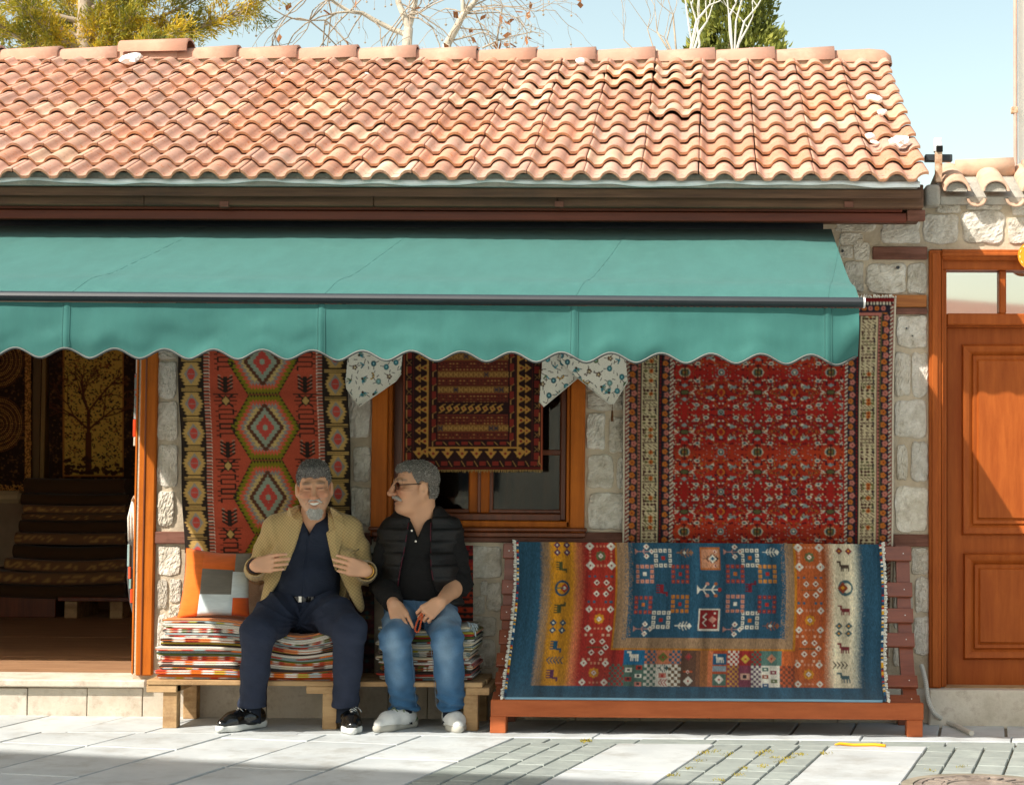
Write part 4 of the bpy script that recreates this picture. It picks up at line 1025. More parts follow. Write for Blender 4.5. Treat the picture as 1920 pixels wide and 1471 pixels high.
# ---- blue pile rug on the display rack
B0, B1, B2 = np.array((-.50, .150)), np.array((-.20, .30)), np.array((-.085, .868))      # side profile of the rack: (y, z)
def rack_pt(t): return (1 - t) ** 2 * B0 + 2 * t * (1 - t) * B1 + t * t * B2
def rack_n(t):
    d = 2 * (1 - t) * (B1 - B0) + 2 * t * (B2 - B1); d /= np.linalg.norm(d); return np.array((-d[1], d[0])), d
_tt = np.linspace(-.04, 1.0, 300); _vv = []
for t in _tt:
    n_, d_ = rack_n(t); p = rack_pt(t) + n_ * .028; _vv.append(project((0, p[0], p[1]))[1] - project((0, 0, 0))[1] * 0)
_vv = np.array(_vv); _o = np.argsort(_vv)
def t_of_v(v): return np.interp(v, _vv[_o], _tt[_o])
G = dict(bl='2C546A', bl2='174A68', or_='CE8A1E', tan='A07E5E', red='A62A22', redo='B85A2A', cr='D8C8A8', brn='6E4834', wh='E0D6C4', gr='4E6A5C', pk='C88A78', dk='2E2024', pur='5A2A3E')
cv = Canvas(964, 1010, 1653, 1320, 1.15, G['bl'], .92)
def lerp_cols(stops):
    us = [s[0] for s in stops]; cs = np.array([cv.c(s[1]) for s in stops]); return np.stack([np.interp(cv.U, us, cs[:, k]) for k in range(3)], -1)
prof_c = lerp_cols([(964, G['bl']), (1006, G['bl']), (1014, G['tan']), (1022, G['tan']), (1027, G['or_']), (1068, G['or_']), (1076, 'C27048'), (1084, 'B45A3C'), (1092, G['red']), (1500, G['redo']), (1545, G['redo']), (1556, 'C8A080'), (1564, G['cr']), (1596, G['cr']), (1606, 'A8A898'), (1616, G['bl']), (1660, G['bl'])])
m = cv.V < 1287
cv.C[m] = prof_c[m]
rs = np.random.RandomState(2)
# field
cv.rect(1148, 1000, 1491, 1219, 'C07A1E'); cv.rect(1152, 1000, 1487, 1215.5, G['tan']); cv.rect(1174, 1000, 1470, 1196, G['bl'])
dz = rs.rand(*cv.U.shape); ed = (cv.U > 1166) & (cv.U < 1182) & (cv.V < 1200) | (cv.U > 1462) & (cv.U < 1478) & (cv.V < 1200); sel = ed & (dz < .35); cv.C[sel] = np.where((dz[sel] < .17)[:, None], cv.c(G['bl']), cv.c(G['tan']))
ed = ((cv.U > 1006) & (cv.U < 1032) | (cv.U > 1066) & (cv.U < 1094) | (cv.U > 1545) & (cv.U < 1570) | (cv.U > 1594) & (cv.U < 1620)) & (cv.V < 1287); sel = ed & (dz < .3)
sh = np.clip(np.round((rs.rand(*cv.U.shape) - .5) * 18).astype(int), -10, 10); jj, ii = np.nonzero(sel); cv.C[jj, ii] = cv.C[jj, np.clip(ii + sh[jj, ii], 0, cv.C.shape[1] - 1)]
def sqd(u, v, col, cc, s=13.5, n=4):
    for a in range(n):
        for b in range(n):
            if a in (0, n - 1) or b in (0, n - 1):
                q, w = u + (a / (n - 1) - .5) * 2 * s, v + (b / (n - 1) - .5) * 2 * s; cv.rect(q - 3.3, w - 3.4, q + 3.3, w + 3.4, col); cv.rect(q - 1.2, w - 1.2, q + 1.2, w + 1.2, G['dk'] if col == G['wh'] else 'C86A3A')
    cv.rect(u - 3.4, v - 3.4, u + 3.4, v + 3.4, cc)
def sideplant(u, v, col=G['wh'], c2=G['pk']):
    cv.line(u - 14, v, u + 8, v, 1.8, c2); cv.poly([(u - 18, v - 6), (u - 11, v), (u - 18, v + 6)], c2)
    for a, b in ((4, -9), (14, 0), (4, 9)): cv.line(u - 3, v, u + a, v + b, 1.3, c2); cv.dia(u + a, v + b, 5.6, 5.6, col); cv.dia(u + a, v + b, 2.2, 2.2, G['red'])
def fern(u, v, col, s=1):
    cv.line(u - 14 * s, v, u + 14 * s, v, 1.8, col)
    for k in (-8, -2, 4, 9):
        for q in (-1, 1): cv.line(u + k * s, v, u + (k + 4) * s, v + q * (9 - abs(k) * .5), 1.8, col)
    cv.dia(u + 14 * s, v, 3.5, 4, col); cv.dia(u, v, 3.4, 3.4, G['wh'])
def goat(u, v, col, s=1, k=1.0):
    cv.rect(u - 5 * k, v - 8 * k, u + 2 * k, v + 8 * k, col)
    for q in (-7, -2.5, 2, 6.5): cv.rect(u - 11 * k, v + q * k - 1, u - 5 * k, v + q * k + 1.2, col)
    cv.rect(u, v + s * 7 * k - 2, u + 10 * k, v + s * 7 * k + 2, col); cv.rect(u + 7 * k, v + s * 7 * k - 2, u + 10 * k, v + s * 13 * k if s > 0 else v + s * 3 * k, col) if s > 0 else cv.rect(u + 7 * k, v - 13 * k, u + 10 * k, v - 5 * k, col)
def goat_side(u, v, col, k=1.0):
    cv.rect(u - 8 * k, v - 4 * k, u + 8 * k, v + 3 * k, col)
    for q in (-7, -3, 3, 7): cv.rect(u + q * k - 1, v + 2 * k, u + q * k + 1.2, v + 9 * k, col)
    cv.rect(u - 10 * k, v - 10 * k, u - 6.5 * k, v + 0, col); cv.rect(u - 15 * k, v - 10 * k, u - 7 * k, v - 7 * k, col)
def cross4(u, v, col, s=6.5, cc=G['red']):
    for a, b in ((s, 0), (-s, 0), (0, s), (0, -s)): cv.dia(u + a * .62, v + b * .62, s * .62, s * .62, col)
    cv.disc(u, v, 2, 2, cc)
for u, v in ((1210, 1037), (1210, 1182), (1378, 1037), (1378, 1182)): sideplant(u - 6, v - 3)
for u, v, c, cc in ((1239, 1046, G['wh'], G['red']), (1404, 1045, G['wh'], 'C06A2A'), (1237, 1162, G['wh'], G['red']), (1404, 1162, G['wh'], 'C06A2A'),
                    (1204, 1076, G['pk'], G['wh']), (1271, 1076, '9A3A3A', G['red']), (1375, 1075, '9A3A3A', 'C06A2A'), (1436, 1075, 'C0823A', G['red']),
                    (1202, 1134, '9A3A3A', 'C06A2A'), (1271, 1132, 'C0782A', G['red']), (1375, 1131, G['pk'], G['wh']), (1435, 1132, '8A2E3A', G['red'])): sqd(u, v, c, cc)
fern(1280, 1036, '9A6A4A'); fern(1278, 1173, G['wh']); fern(1443, 1034, G['wh']); fern(1443, 1172, '9A5A3A')
goat(1237, 1104, '8A2028', 1); goat(1404, 1101, '7A2030', -1)
cv.rect(1309, 1026, 1348, 1068, 'B4642E'); cv.rect(1312, 1029, 1345, 1065, 'C88A68'); fern(1329, 1047, G['dk'], .9); cv.dia(1333, 1047, 8, 8, G['wh']); cv.dia(1333, 1047, 4, 4, G['bl']); cross4(1338, 1034, G['wh'], 3); cross4(1338, 1060, G['wh'], 3)
cv.rect(1307, 1140, 1347, 1182, G['wh']); cv.rect(1310, 1143, 1344, 1179, '8A2020'); cv.dia(1334, 1161, 8, 7, G['pk']); cv.line(1322, 1150, 1316, 1156, 2, G['wh']); cv.line(1316, 1156, 1322, 1161, 2, G['wh']); cv.line(1322, 1161, 1316, 1167, 2, G['wh']); cv.line(1316, 1167, 1322, 1173, 2, G['wh']); cv.disc(1338, 1149, 2, 2, G['wh']); cv.disc(1338, 1172, 2, 2, G['wh'])
cv.line(1306, 1105, 1342, 1105, 3, G['wh']); cv.poly([(1303, 1097), (1310, 1105), (1303, 1113)], G['wh'])
for a in (1314, 1330):
    for q in (-1, 1): cv.line(a, 1105, a + 7, 1105 + q * 10, 2.4, G['wh']); cv.disc(a + 8, 1105 + q * 11, 3.4, 3.2, G['pk'] if a < 1320 else 'A0582E')
cv.disc(1345, 1105, 3.5, 4, G['red'])
# orange column
for u, v, k in ((1048, 1030, 4), (1047, 1062, 'g'), (1048, 1104, 'f'), (1046, 1143, 'g'), (1045, 1176, 4), (1046, 1211, 'g'), (1044, 1239, 'l'), (1045, 1265, 'g')):
    c = '5A2A4A' if rs.rand() < .5 else '1F4A60'
    if k == 4:
        for a in (-9, 9):
            for b in (-7, 7): cross4(u + a, v + b, c, 5.5, G['wh'])
    elif k == 'g': goat(u, v, c if v > 1150 else '4A4A28', 1 if v != 1143 else -1)
    elif k == 'f': cv.disc(u, v, 14, 15, c); cv.disc(u, v, 10, 11, G['or_']); cv.dia(u + 4, v, 8, 9, G['red']); cv.dia(u + 4, v, 4, 4, G['wh']); cv.line(u - 14, v, u + 2, v, 2, G['gr'])
    else:
        for q in range(-12, 14, 6):
            for e in (-1, 1): cv.line(u + q, v, u + q + 5, v + e * 6, 2, c)
# cream column
for u, v, k in ((1583, 1031, 4), (1580, 1060, 'g'), (1580, 1100, 'f'), (1580, 1142, 'g'), (1581, 1178, 4), (1581, 1213, 'g'), (1580, 1244, 'l'), (1582, 1268, 'g')):
    c = ['7A2A2E', '3E5A5E', '4A3A2E'][rs.randint(3)]
    if k == 4:
        for a in (-9, 9):
            for b in ((-7, 7) if v > 1100 else (0,)): cross4(u + a, v + b, c, 5.6, G['or_'])
    elif k == 'g': goat_side(u + 3, v, c)
    elif k == 'f': cv.disc(u + 3, v, 14, 15, c); cv.disc(u + 5, v, 9, 9, G['cr']); cv.dia(u - 2, v, 10, 11, '8A3A1E'); cv.dia(u - 2, v, 4, 4, G['or_'])
    else:
        for q in range(-12, 14, 7):
            for e in (-1, 1): cv.line(u + q, v, u + q - 5, v + e * 6, 2.2, c)
# red columns
for cu, c0 in ((1121, '8E2A20'), (1517, 'B4522A')):
    for v in (1043, 1161, 1262):
        for a in (-20, 20):
            for b in (-18, 18): cross4(cu + a, v + b, G['wh'], 7 if v < 1100 else 5.5, c0)
        for b in (-18, 18):
            for a in (-7, 0, 7): cv.rect(cu + a - 1.6, v + b - 2, cu + a + 1.8, v + b + 2, 'D08A6A')
        for a in (-20, 20):
            for b in (-6, 1, 8): cv.rect(cu + a - 2, v + b - 2, cu + a + 2, v + b + 1.4, 'D08A6A' if v < 1100 else c0)
        for a in range(8): cv.disc(cu + 7 * math.cos(a * .785), v + 7 * math.sin(a * .785), 2.8, 2.8, '5E6A44' if v < 1100 else G['or_'])
        cv.dia(cu, v, 5, 5, G['wh']); cv.dia(cu, v, 2, 2, G['red'])
    for v in (1104, 1214):
        cv.line(cu - 18, v, cu + 16, v, 1.6, '5E4A30')
        for a, b in ((-8, -11), (10, -11), (18, 0), (10, 10), (-8, 10)): cv.dia(cu + a, v + b, 5.8, 5.8, G['wh']); cv.dia(cu + a, v + b, 3, 3, c0); cv.disc(cu + a, v + b, 1.3, 1.3, G['dk'])
    for v in (1081, 1129, 1191, 1237):
        for a in (-22, -12, 10, 20): cv.rect(cu + a - 2.4, v - 2, cu + a + 2.4, v + 2, '2E5A6E' if v < 1150 else 'D8A88A')
# patchwork row
def chk(a, b, c, d, c1, c2, s=5.8):
    w = cv.win(a, b, c, d); U, V = cv.U[w], cv.V[w]; m_ = (U >= a) & (U < c) & (V >= b) & (V < d); p = ((np.floor((U - a) / s) + np.floor((V - b) / s)) % 2) == 0; cv.put(w, m_ & p, c1); cv.put(w, m_ & ~p, c2)
cv.rect(1148, 1219, 1174, 1245, G['red']); chk(1148, 1245, 1176, 1287, G['red'], G['gr'], 5)
cv.rect(1174, 1219, 1213, 1246, '1F6488'); goat_side(1194, 1231, G['wh'], .95); cv.rect(1176, 1246, 1213, 1287, G['gr'])
for u, v, c in ((1185, 1256, G['wh']), (1204, 1252, G['red']), (1203, 1267, G['wh']), (1185, 1273, G['red']), (1203, 1282, 'C87A68')): cv.rect(u - 6, v - 4, u + 6, v + 4, c); cv.rect(u - 3, v - 2, u + 3, v + 2, G['dk'])
chk(1213, 1219, 1235, 1245, 'CE7A54', '2A6078', 5); cv.rect(1235, 1219, 1258, 1245, 'CE7A54'); cross4(1247, 1232, '6A6A2E', 8); chk(1258, 1219, 1281, 1245, 'CE7A54', '2A6078', 5)
chk(1213, 1245, 1235, 1287, G['wh'], '4A6E5E'); cv.rect(1235, 1245, 1258, 1287, G['wh']); fern(1247, 1252, '2E4A4A', .6); cv.rect(1240, 1261, 1254, 1271, 'C87A68'); cv.rect(1245, 1263, 1250, 1269, G['red'])
for q in range(3):
    for e in (-1, 1): cv.line(1241 + q * 5, 1279, 1246 + q * 5, 1279 + e * 6, 1.8, G['red'])
chk(1258, 1245, 1281, 1287, G['wh'], '6E5238'); cv.rect(1281, 1219, 1308, 1287, '5E4030'); cross4(1294, 1231, '8A3A3A', 6); cv.rect(1285, 1257, 1303, 1260, 'B4522A'); cross4(1294, 1259, G['wh'], 3); cross4(1295, 1276, G['wh'], 7)
cv.rect(1308, 1219, 1338, 1287, 'B4703E'); cv.rect(1308, 1219, 1316, 1287, '7E5238'); cv.rect(1330, 1219, 1340, 1287, 'CE7448')
cv.rect(1340, 1225, 1365, 1245, '1F5878'); goat_side(1353, 1234, G['wh'], .8); cv.rect(1340, 1247, 1365, 1258, '8E9AA0'); cv.rect(1340, 1262, 1365, 1284, G['gr']); cross4(1352, 1273, G['wh'], 7)
chk(1367, 1219, 1388, 1246, G['wh'], G['red'], 4.6); chk(1367, 1246, 1388, 1287, 'C08A3A', '7A3A4A', 4.6); cv.rect(1388, 1219, 1411, 1246, '9A2A26'); cross4(1400, 1234, 'C8A040', 7)
cv.rect(1388, 1246, 1411, 1287, '7E3A4A'); cv.rect(1391, 1261, 1408, 1273, 'D8A890'); cv.rect(1396, 1264, 1403, 1270, G['dk']); chk(1411, 1219, 1429, 1246, G['red'], G['gr'], 4.6); cv.rect(1429, 1219, 1467, 1246, '5A7A6E'); cross4(1448, 1233, 'C88A68', 7)
chk(1411, 1246, 1429, 1287, G['wh'], '6A4A62', 4.6); cv.rect(1429, 1246, 1467, 1287, G['wh'])
for u, v, c in ((1437, 1253, '4A6A5E'), (1452, 1259, '8A2A3A'), (1437, 1267, '9A4A2A'), (1453, 1275, '5E6A3E'), (1437, 1283, '2E4A6E')): cv.rect(u - 5.5, v - 3.6, u + 5.5, v + 3.6, c); cv.rect(u - 2, v - 1.5, u + 2, v + 1.5, G['wh'])
chk(1464, 1246, 1491, 1287, 'B4522A', '6A3A2A', 5); cv.rect(1467, 1219, 1491, 1246, 'C2602E')
cv.shade(speck(cv, .9, 8, 2) * (1 + .34 * fbm(cv.U * .22, cv.V * .012, 2, 3)) * (1 + .18 * fbm(cv.U * .02, cv.V * .015, 12, 3)) * .93)
cv_blue = cv
T = t_of_v(cv.V[:, 0]); P = np.empty(cv.U.shape + (3,))
Ym = rack_pt(t_of_v(1165))[0] - .03
Xc = at(cv.U[0], np.full(cv.U.shape[1], 1165.), np.full(cv.U.shape[1], Ym))[:, 0]
for j, t in enumerate(T):
    n_, d_ = rack_n(t); 
    q = rack_pt(t)[None] + n_[None] * (.028 + .004 * fbm(Xc * 3, np.full_like(Xc, j * .01), 4, 3))[:, None]
    if t < .0: q[:, 1] -= 0
    P[j, :, 0] = Xc + .010 * math.sin(j * .02); P[j, :, 1] = q[:, 0]; P[j, :, 2] = q[:, 1]
blue = cloth('pile_rug', cv, P, MT['pile'], thick=.016, toward=(0, .8, -.6))
tag(blue, 'blue pile rug with little animals and patchwork border draped over the display rack', 'rug')
for side, jx in ((-1, 0), (1, -1)):                         # knotted side cords
    fr = MB(); rs = np.random.RandomState(4)
    for j in range(2, cv.U.shape[0] - 1, 3):
        p = P[j, jx] + np.array((side * .007, -.003, .003)); q = p + np.array((side * rs.uniform(.010, .018), rs.uniform(-.006, .004), rs.uniform(-.006, .006)))
        fr.tube([p, (p + q) / 2, q], [.004, .0055, .0045], 5)
    o = fr.build('fringe', MT['white_yarn'], blue, True); o['kind'] = 'stuff'
    pts = [P[j, jx] + np.array((side * .0015, -.003, .003)) for j in range(0, cv.U.shape[0], 1)]
    c_ = MB().tube(pts, .0065, 5, caps=False); me = mesh_of('selvedge', c_.v, c_.f, MT['cloth'], True)
    cl = [lin(k, 1.2) for k in ('1F5878', 'A62A22', 'D09A2A', '24304A', 'D8D0C0')]; rs2 = np.random.RandomState(9); seq = [cl[rs2.randint(5)] for _ in range(200)]
    set_dye(me, np.array([seq[(i // 5) // 3] for i in range(len(c_.v))])); put('selvedge', me, blue)
MB().tube([tuple(p) for p in P[-1, ::6]], .007, 6).build('bound_edge', mat('pale_blue_binding', '7FA8BE', rough=.9, var=.1), blue, True)

# ------------------------------------------------------------------ slatted display rack under the blue rug
rxl, rxr = at(921, 1320, -.52)[0], at(1731, 1320, -.52)[0]
rack = thing('display_rack', 'brown painted slatted display rack standing by the wall under the blue rug', 'rack', ((rxl + rxr) / 2, -.4, 0))
zr0, zr1 = at(1300, 1345, -.53)[2], at(1300, 1313, -.53)[2]
bbox('front_rail', rxl, rxr, -.545, -.515, zr0, zr1, MT['rack'], rack, .004)
for u0, u1 in ((919, 949), (1700, 1730)):
    bbox('leg', at(u0, 1360, -.535)[0], at(u1, 1360, -.535)[0], -.542, -.45, 0, zr0 + .002, MT['rack'], rack, .004)
    bbox('leg', at(u0, 1360, -.535)[0], at(u1, 1360, -.535)[0], -.12, -.04, 0, zr0 + .05, MT['rack_dark'], rack, .004)
def rail_curve(x, w=.065):
    mb = MB(); v = []; f = []; n = 14
    for i in range(n + 1):
        t = i / n; p = rack_pt(t); n_, d_ = rack_n(t)
        for dd in (0.0, -.05):
            q = p + n_ * dd
            for s in (0, w): v.append((x + s, q[0], q[1]))
    for i in range(n):
        a, b = i * 4, i * 4 + 4
        f += [(a, a + 1, b + 1, b), (a + 2, b + 2, b + 3, a + 3), (a, b, b + 2, a + 2), (a + 1, a + 3, b + 3, b + 1)]
    f += [(0, 2, 3, 1), (n * 4, n * 4 + 1, n * 4 + 3, n * 4 + 2)]
    return obj('side_rail', v, f, MT['rack_dark'], rack)
rail_curve(rxl + .012); rail_curve(rxr - .085); rail_curve((rxl + rxr) / 2 - .03)
for v in (1034, 1101, 1149, 1194, 1236, 1270, 1304):
    t = float(np.interp(v, _vv[_o], _tt[_o])); p = rack_pt(t); n_, d_ = rack_n(t); hw = .036
    if v == 1236: xa_, xb_ = rxl, rxr - .16
    else: xa_, xb_ = rxl + .004, rxr - .012
    V = [(x, *(p + d_ * a + n_ * b)) for x in (xa_, xb_) for a in (-hw, hw) for b in (.001, .021)]
    o = obj('slat', V, [(0, 1, 3, 2), (4, 6, 7, 5), (0, 4, 5, 1), (2, 3, 7, 6), (0, 2, 6, 4), (1, 5, 7, 3)], MT['rack_dark'] if v > 1040 else MT['rack_dark'], rack)
    bm = bmesh.new(); bm.from_mesh(o.data); bmesh.ops.recalc_face_normals(bm, faces=bm.faces); bmesh.ops.bevel(bm, geom=list(bm.edges), offset=.003, segments=1, affect='EDGES'); bm.to_mesh(o.data); bm.free()
    for xx in (xa_ + .03, xb_ - .04):
        c = p + n_ * .022; MB().tube([(xx, *(c - n_ * .004)), (xx, *(c + n_ * .001))], .0028, 8).build('screw', MT['white_plastic'], o)
# ------------------------------------------------------------------ low plank bench with piles of folded kilims
BY0, BY1 = -.47, -.03
bench = thing('plank_bench', 'low bare wood bench along the wall carrying piles of folded kilims', 'bench', (at(590, 1300, -.3)[0], -.25, 0))
zb1 = at(590, 1276, BY0)[2]; zb0 = zb1 - .024
bxl, bxr = at(274, 1280, BY0)[0], at(906, 1280, BY0)[0]
yy = BY0
for w in (.145, .145, .14):
    bbox('plank', bxl + random.uniform(-.004, .004), bxr + random.uniform(-.006, .004), yy, yy + w - .004, zb0, zb1 + random.uniform(-.002, .0), MT['bench_wood'], bench, .003); yy += w
for u in (303, 603, 868):
    x0 = at(u, 1320, BY0)[0]; x1 = at(u + 15, 1320, BY0)[0]
    for y0 in (BY0 + .02, BY1 - .07): bbox('leg', x0, x1 + .03, y0, y0 + .06, 0, zb0 - .001, MT['bench_wood'], bench, .003)
    s = -1 if u != 868 else 1
    bbox('cross_batten', x0 - (.075 if s < 0 else -.01), x1 + (.03 if s < 0 else .085), BY0 + .006, BY1 - .01, zb0 - .036, zb0 - .0012, MT['bench_wood'], bench, .003)

WOOL = ['C9C2B4', 'D8D2C6', 'B8432A', 'D2691E', '8A2A22', 'C9C2B4', '3A302C', 'A89A3A', '7A8A8A', 'E0DACE', '6A3A2A', 'C87A4A', '9AA8A8', 'B03A2A', '55602A', 'D8C8A8']
def folded_cloth(x0, x1, y0, y1, z0, h, seed, dark=0, zbump=None):
    """one folded flat-weave: a thin slab with two rounded folds in front, wavy, with woven blocks of colour"""
    rs = np.random.RandomState(seed)
    nx_ = 64; prof = []
    nf = 2 if h > .014 else 1
    for k in range(nf):
        a = np.linspace(-90, 90, 6); hh = h / nf
        for q in a: prof.append((-math.cos(R(q)) * hh * .62, k * hh + hh / 2 + math.sin(R(q)) * hh * .5))
    prof = [(y1 - y0 - .004, 0.0)] + prof + [(y1 - y0 - .004, h)]
    prof = np.array(prof); n = len(prof)
    xs = np.linspace(x0, x1, nx_)
    wob = .35 * h * fbm(xs * 7, xs * 0 + seed, seed, 3); fy = .012 * fbm(xs * 4, xs * 0, seed + 5, 3)
    endr = np.clip(np.minimum(xs - x0, x1 - xs) / .02, 0, 1)
    zb = np.array([zbump(x) for x in xs]) if zbump else np.zeros(nx_)
    V = np.zeros((nx_, n, 3)); C = np.zeros((nx_, n, 3))
    style = rs.randint(4); base = lin(WOOL[rs.randint(len(WOOL))], 1.0); blocks = [lin(WOOL[rs.randint(len(WOOL))], 1.0) for _ in range(7)]
    per = rs.uniform(.012, .06); fold_cols = [base, lin(WOOL[rs.randint(len(WOOL))], 1.0)]
    for i in range(nx_):
        s = .55 + .45 * math.sqrt(endr[i])
        V[i, :, 0] = xs[i]; V[i, :, 1] = y0 + prof[:, 0] + fy[i] + (1 - s) * .02; V[i, :, 2] = z0 + (prof[:, 1] - h / 2) * s + h / 2 + wob[i] * .5 + zb[i]
        for j in range(n):
            k = 0 if j <= 6 else 1
            c = fold_cols[k % 2]
            if style < 3 and (j % 6) in (2, 3, 4):
                b = blocks[int(abs(xs[i] + 7) / per) % 7]
                if style == 0 or k == 0: c = b
            C[i, j] = c * (1 - .55 * dark)
    V[:, :, 2] += 0
    idx = np.arange(nx_ * n).reshape(nx_, n)
    f = np.stack([idx[:-1, :-1], idx[1:, :-1], idx[1:, 1:], idx[:-1, 1:]], -1).reshape(-1, 4)
    f = np.concatenate([f, np.stack([idx[:-1, -1], idx[1:, -1], idx[1:, 0], idx[:-1, 0]], -1)])
    v = V.reshape(-1, 3); me = quad_mesh('folded_kilim', v, f, MT['cloth']); 
    bm = bmesh.new(); bm.from_mesh(me); bm.verts.ensure_lookup_table()
    for i in (0, nx_ - 1): 
        try: bm.faces.new([bm.verts[k] for k in (idx[i] if i else idx[i][::-1])])
        except ValueError: pass
    bm.to_mesh(me); bm.free()
    set_dye(me, np.clip(C.reshape(-1, 3), .01, .8))
    return put('folded_kilim', me)
def place_word(i, n, top, bottom): 
    return top if i == n - 1 else bottom if i == 0 else None
ORD = ['lowest', 'second lowest', 'third from the bottom', 'fourth from the bottom', 'fifth from the bottom', 'sixth from the bottom', 'seventh from the bottom', 'eighth from the bottom', 'ninth from the bottom', 'tenth from the bottom', 'eleventh from the bottom', 'second from the top', 'topmost']
NL = 13
zl_top = at(370, 1158, -.42)[2]; hl = (zl_top - zb1 - .004) / NL
for i in range(NL):
    w0 = 292 + random.uniform(-2, 10) + (6 if i > 6 else 0); w1 = 642 + random.uniform(-8, 6)
    f = (i + 1) / NL
    zb_ = lambda x, f=f: -.075 * f * math.exp(-((x - at(565, 1200, -.4)[0]) / .20) ** 2)
    o = folded_cloth(at(w0, 1200, -.44)[0], at(w1, 1200, -.44)[0], -.44 + random.uniform(-.012, .012), -.06, zb1 + .002 + i * hl, hl * .97, 40 + i, 0, zb_)
    tag(o, f'folded striped kilim in the pile under the patchwork cushion, {ORD[i]}', 'kilim', 'folded kilims under the man in the tan jacket')
NR_ = 11
zr_top = at(800, 1172, -.42)[2]; hr = (zr_top - zb1 - .004) / NR_
ORD2 = ORD[:9] + ORD[11:]
for i in range(NR_):
    w0 = 706 + random.uniform(-3, 8); w1 = 884 + random.uniform(-6, 6)
    o = folded_cloth(at(w0, 1200, -.42)[0], at(w1, 1200, -.42)[0], -.42 + random.uniform(-.012, .012), -.06, zb1 + .002 + i * hr, hr * .97, 70 + i, .25, lambda x, f=(i + 1) / NR_: -.02 * f * math.exp(-((x - at(790, 1200, -.4)[0]) / .12) ** 2))
    tag(o, f'folded dark striped kilim in the pile under the man in jeans, {ORD2[i]}', 'kilim', 'folded kilims under the man in jeans')
# loose tasselled end on the second pile
tas = MB()
for k in range(16):
    p = at(880 + random.uniform(-4, 6), 1172 + random.uniform(-8, 4), -.40); q = p + np.array((random.uniform(.0, .03), -.02, -random.uniform(.02, .05)))
    tas.tube([p, (p + q) / 2 + np.array((.006, 0, .004)), q], [.0025, .0032, .002], 5)
o = tas.build('tassel_tuft', mat('blue_grey_yarn', 'A8B4B8', var=.25, rough=.95), None, True); tag(o, 'pale blue-grey tassels on the end of the pile under the man in jeans', 'tassel')
# dark wall hangings behind the sitters
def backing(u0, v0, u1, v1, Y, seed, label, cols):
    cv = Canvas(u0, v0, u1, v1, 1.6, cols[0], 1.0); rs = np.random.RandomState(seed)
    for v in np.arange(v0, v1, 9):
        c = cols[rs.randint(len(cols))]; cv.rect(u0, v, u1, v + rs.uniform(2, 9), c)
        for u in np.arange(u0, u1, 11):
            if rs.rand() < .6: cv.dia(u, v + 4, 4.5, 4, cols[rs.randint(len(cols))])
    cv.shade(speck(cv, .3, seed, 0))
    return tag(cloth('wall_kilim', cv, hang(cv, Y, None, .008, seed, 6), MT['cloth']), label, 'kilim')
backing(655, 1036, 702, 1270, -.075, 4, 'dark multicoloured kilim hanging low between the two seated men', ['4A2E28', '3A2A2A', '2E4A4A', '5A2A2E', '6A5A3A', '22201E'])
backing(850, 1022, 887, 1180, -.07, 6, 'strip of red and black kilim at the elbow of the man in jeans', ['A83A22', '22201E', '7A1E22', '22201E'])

# ------------------------------------------------------------------ patchwork cushion
cush = thing('patchwork_cushion', 'orange, grey and white patchwork cushion leaning on the kilim pile', 'cushion', tuple(at(400, 1158, -.36)))
def cushion():
    c = [np.array(p, float) for p in ((348, 1026), (474, 1037), (468, 1156), (331, 1160))]
    S = 41; g = np.linspace(0, 1, S); a, b = np.meshgrid(g, g)
    U = (1 - b) * ((1 - a) * c[0][0] + a * c[1][0]) + b * ((1 - a) * c[3][0] + a * c[2][0]); V = (1 - b) * ((1 - a) * c[0][1] + a * c[1][1]) + b * ((1 - a) * c[3][1] + a * c[2][1])
    e = 4 * a * (1 - a); d = 4 * b * (1 - b)
    U += (a - .5) * -16 * d * (1 - e) * .6; V += (b - .5) * -9 * e * (1 - d)
    puff = .085 * (e * d) ** .45; Yb = -.13 - .24 * b
    wr_ = .010 * fbm(a * 7, b * 7, 3, 3) * (1 - .6 * (e * d))
    P = at(U, V, Yb - puff + wr_); Pb = at(U, V, Yb + puff * .8)
    # patches: name, cells (a0, a1, b0, b1), colour
    A = [0, .29, .77, 1]; 
    patches = [(0, .27, 0, 1, 'DC6A1A'), (.27, .76, 0, .27, 'D8641A'), (.76, 1, 0, .30, '7A7468'), (.27, .72, .27, .64, '6E685E'), (.72, 1, .30, .70, 'C4CCCC'), (.27, .74, .64, 1, 'C8D0D0'), (.74, 1, .70, 1, 'CC5418')]
    for (a0, a1, b0, b1, colr) in patches:
        i0, i1, j0, j1 = [int(round(k * (S - 1))) for k in (a0, a1, b0, b1)]
        sub = P[j0:j1 + 1, i0:i1 + 1].copy()
        nr, nc = sub.shape[:2]
        # patch edges dip into the seam
        ii = np.minimum(np.arange(nc), nc - 1 - np.arange(nc)); jj = np.minimum(np.arange(nr), nr - 1 - np.arange(nr)); ed = np.minimum(ii[None, :], jj[:, None])
        sub[..., 1] += np.where(ed == 0, .0035, np.where(ed == 1, .0005, 0))
        m_ = mat('patch_cloth', colr, var=.12, scale=9, stretch=(1, 1, 6), rough=.95, bump=.35, bscale=90, sheen=.2)
        grid_obj('patch', sub[::-1, :, 0], sub[::-1, :, 1], sub[::-1, :, 2], m_, cush)
    grid_obj('back', Pb[..., 0], Pb[..., 1], Pb[..., 2], mat('cushion_back', '9A5A2A', rough=.9), cush)
cushion()

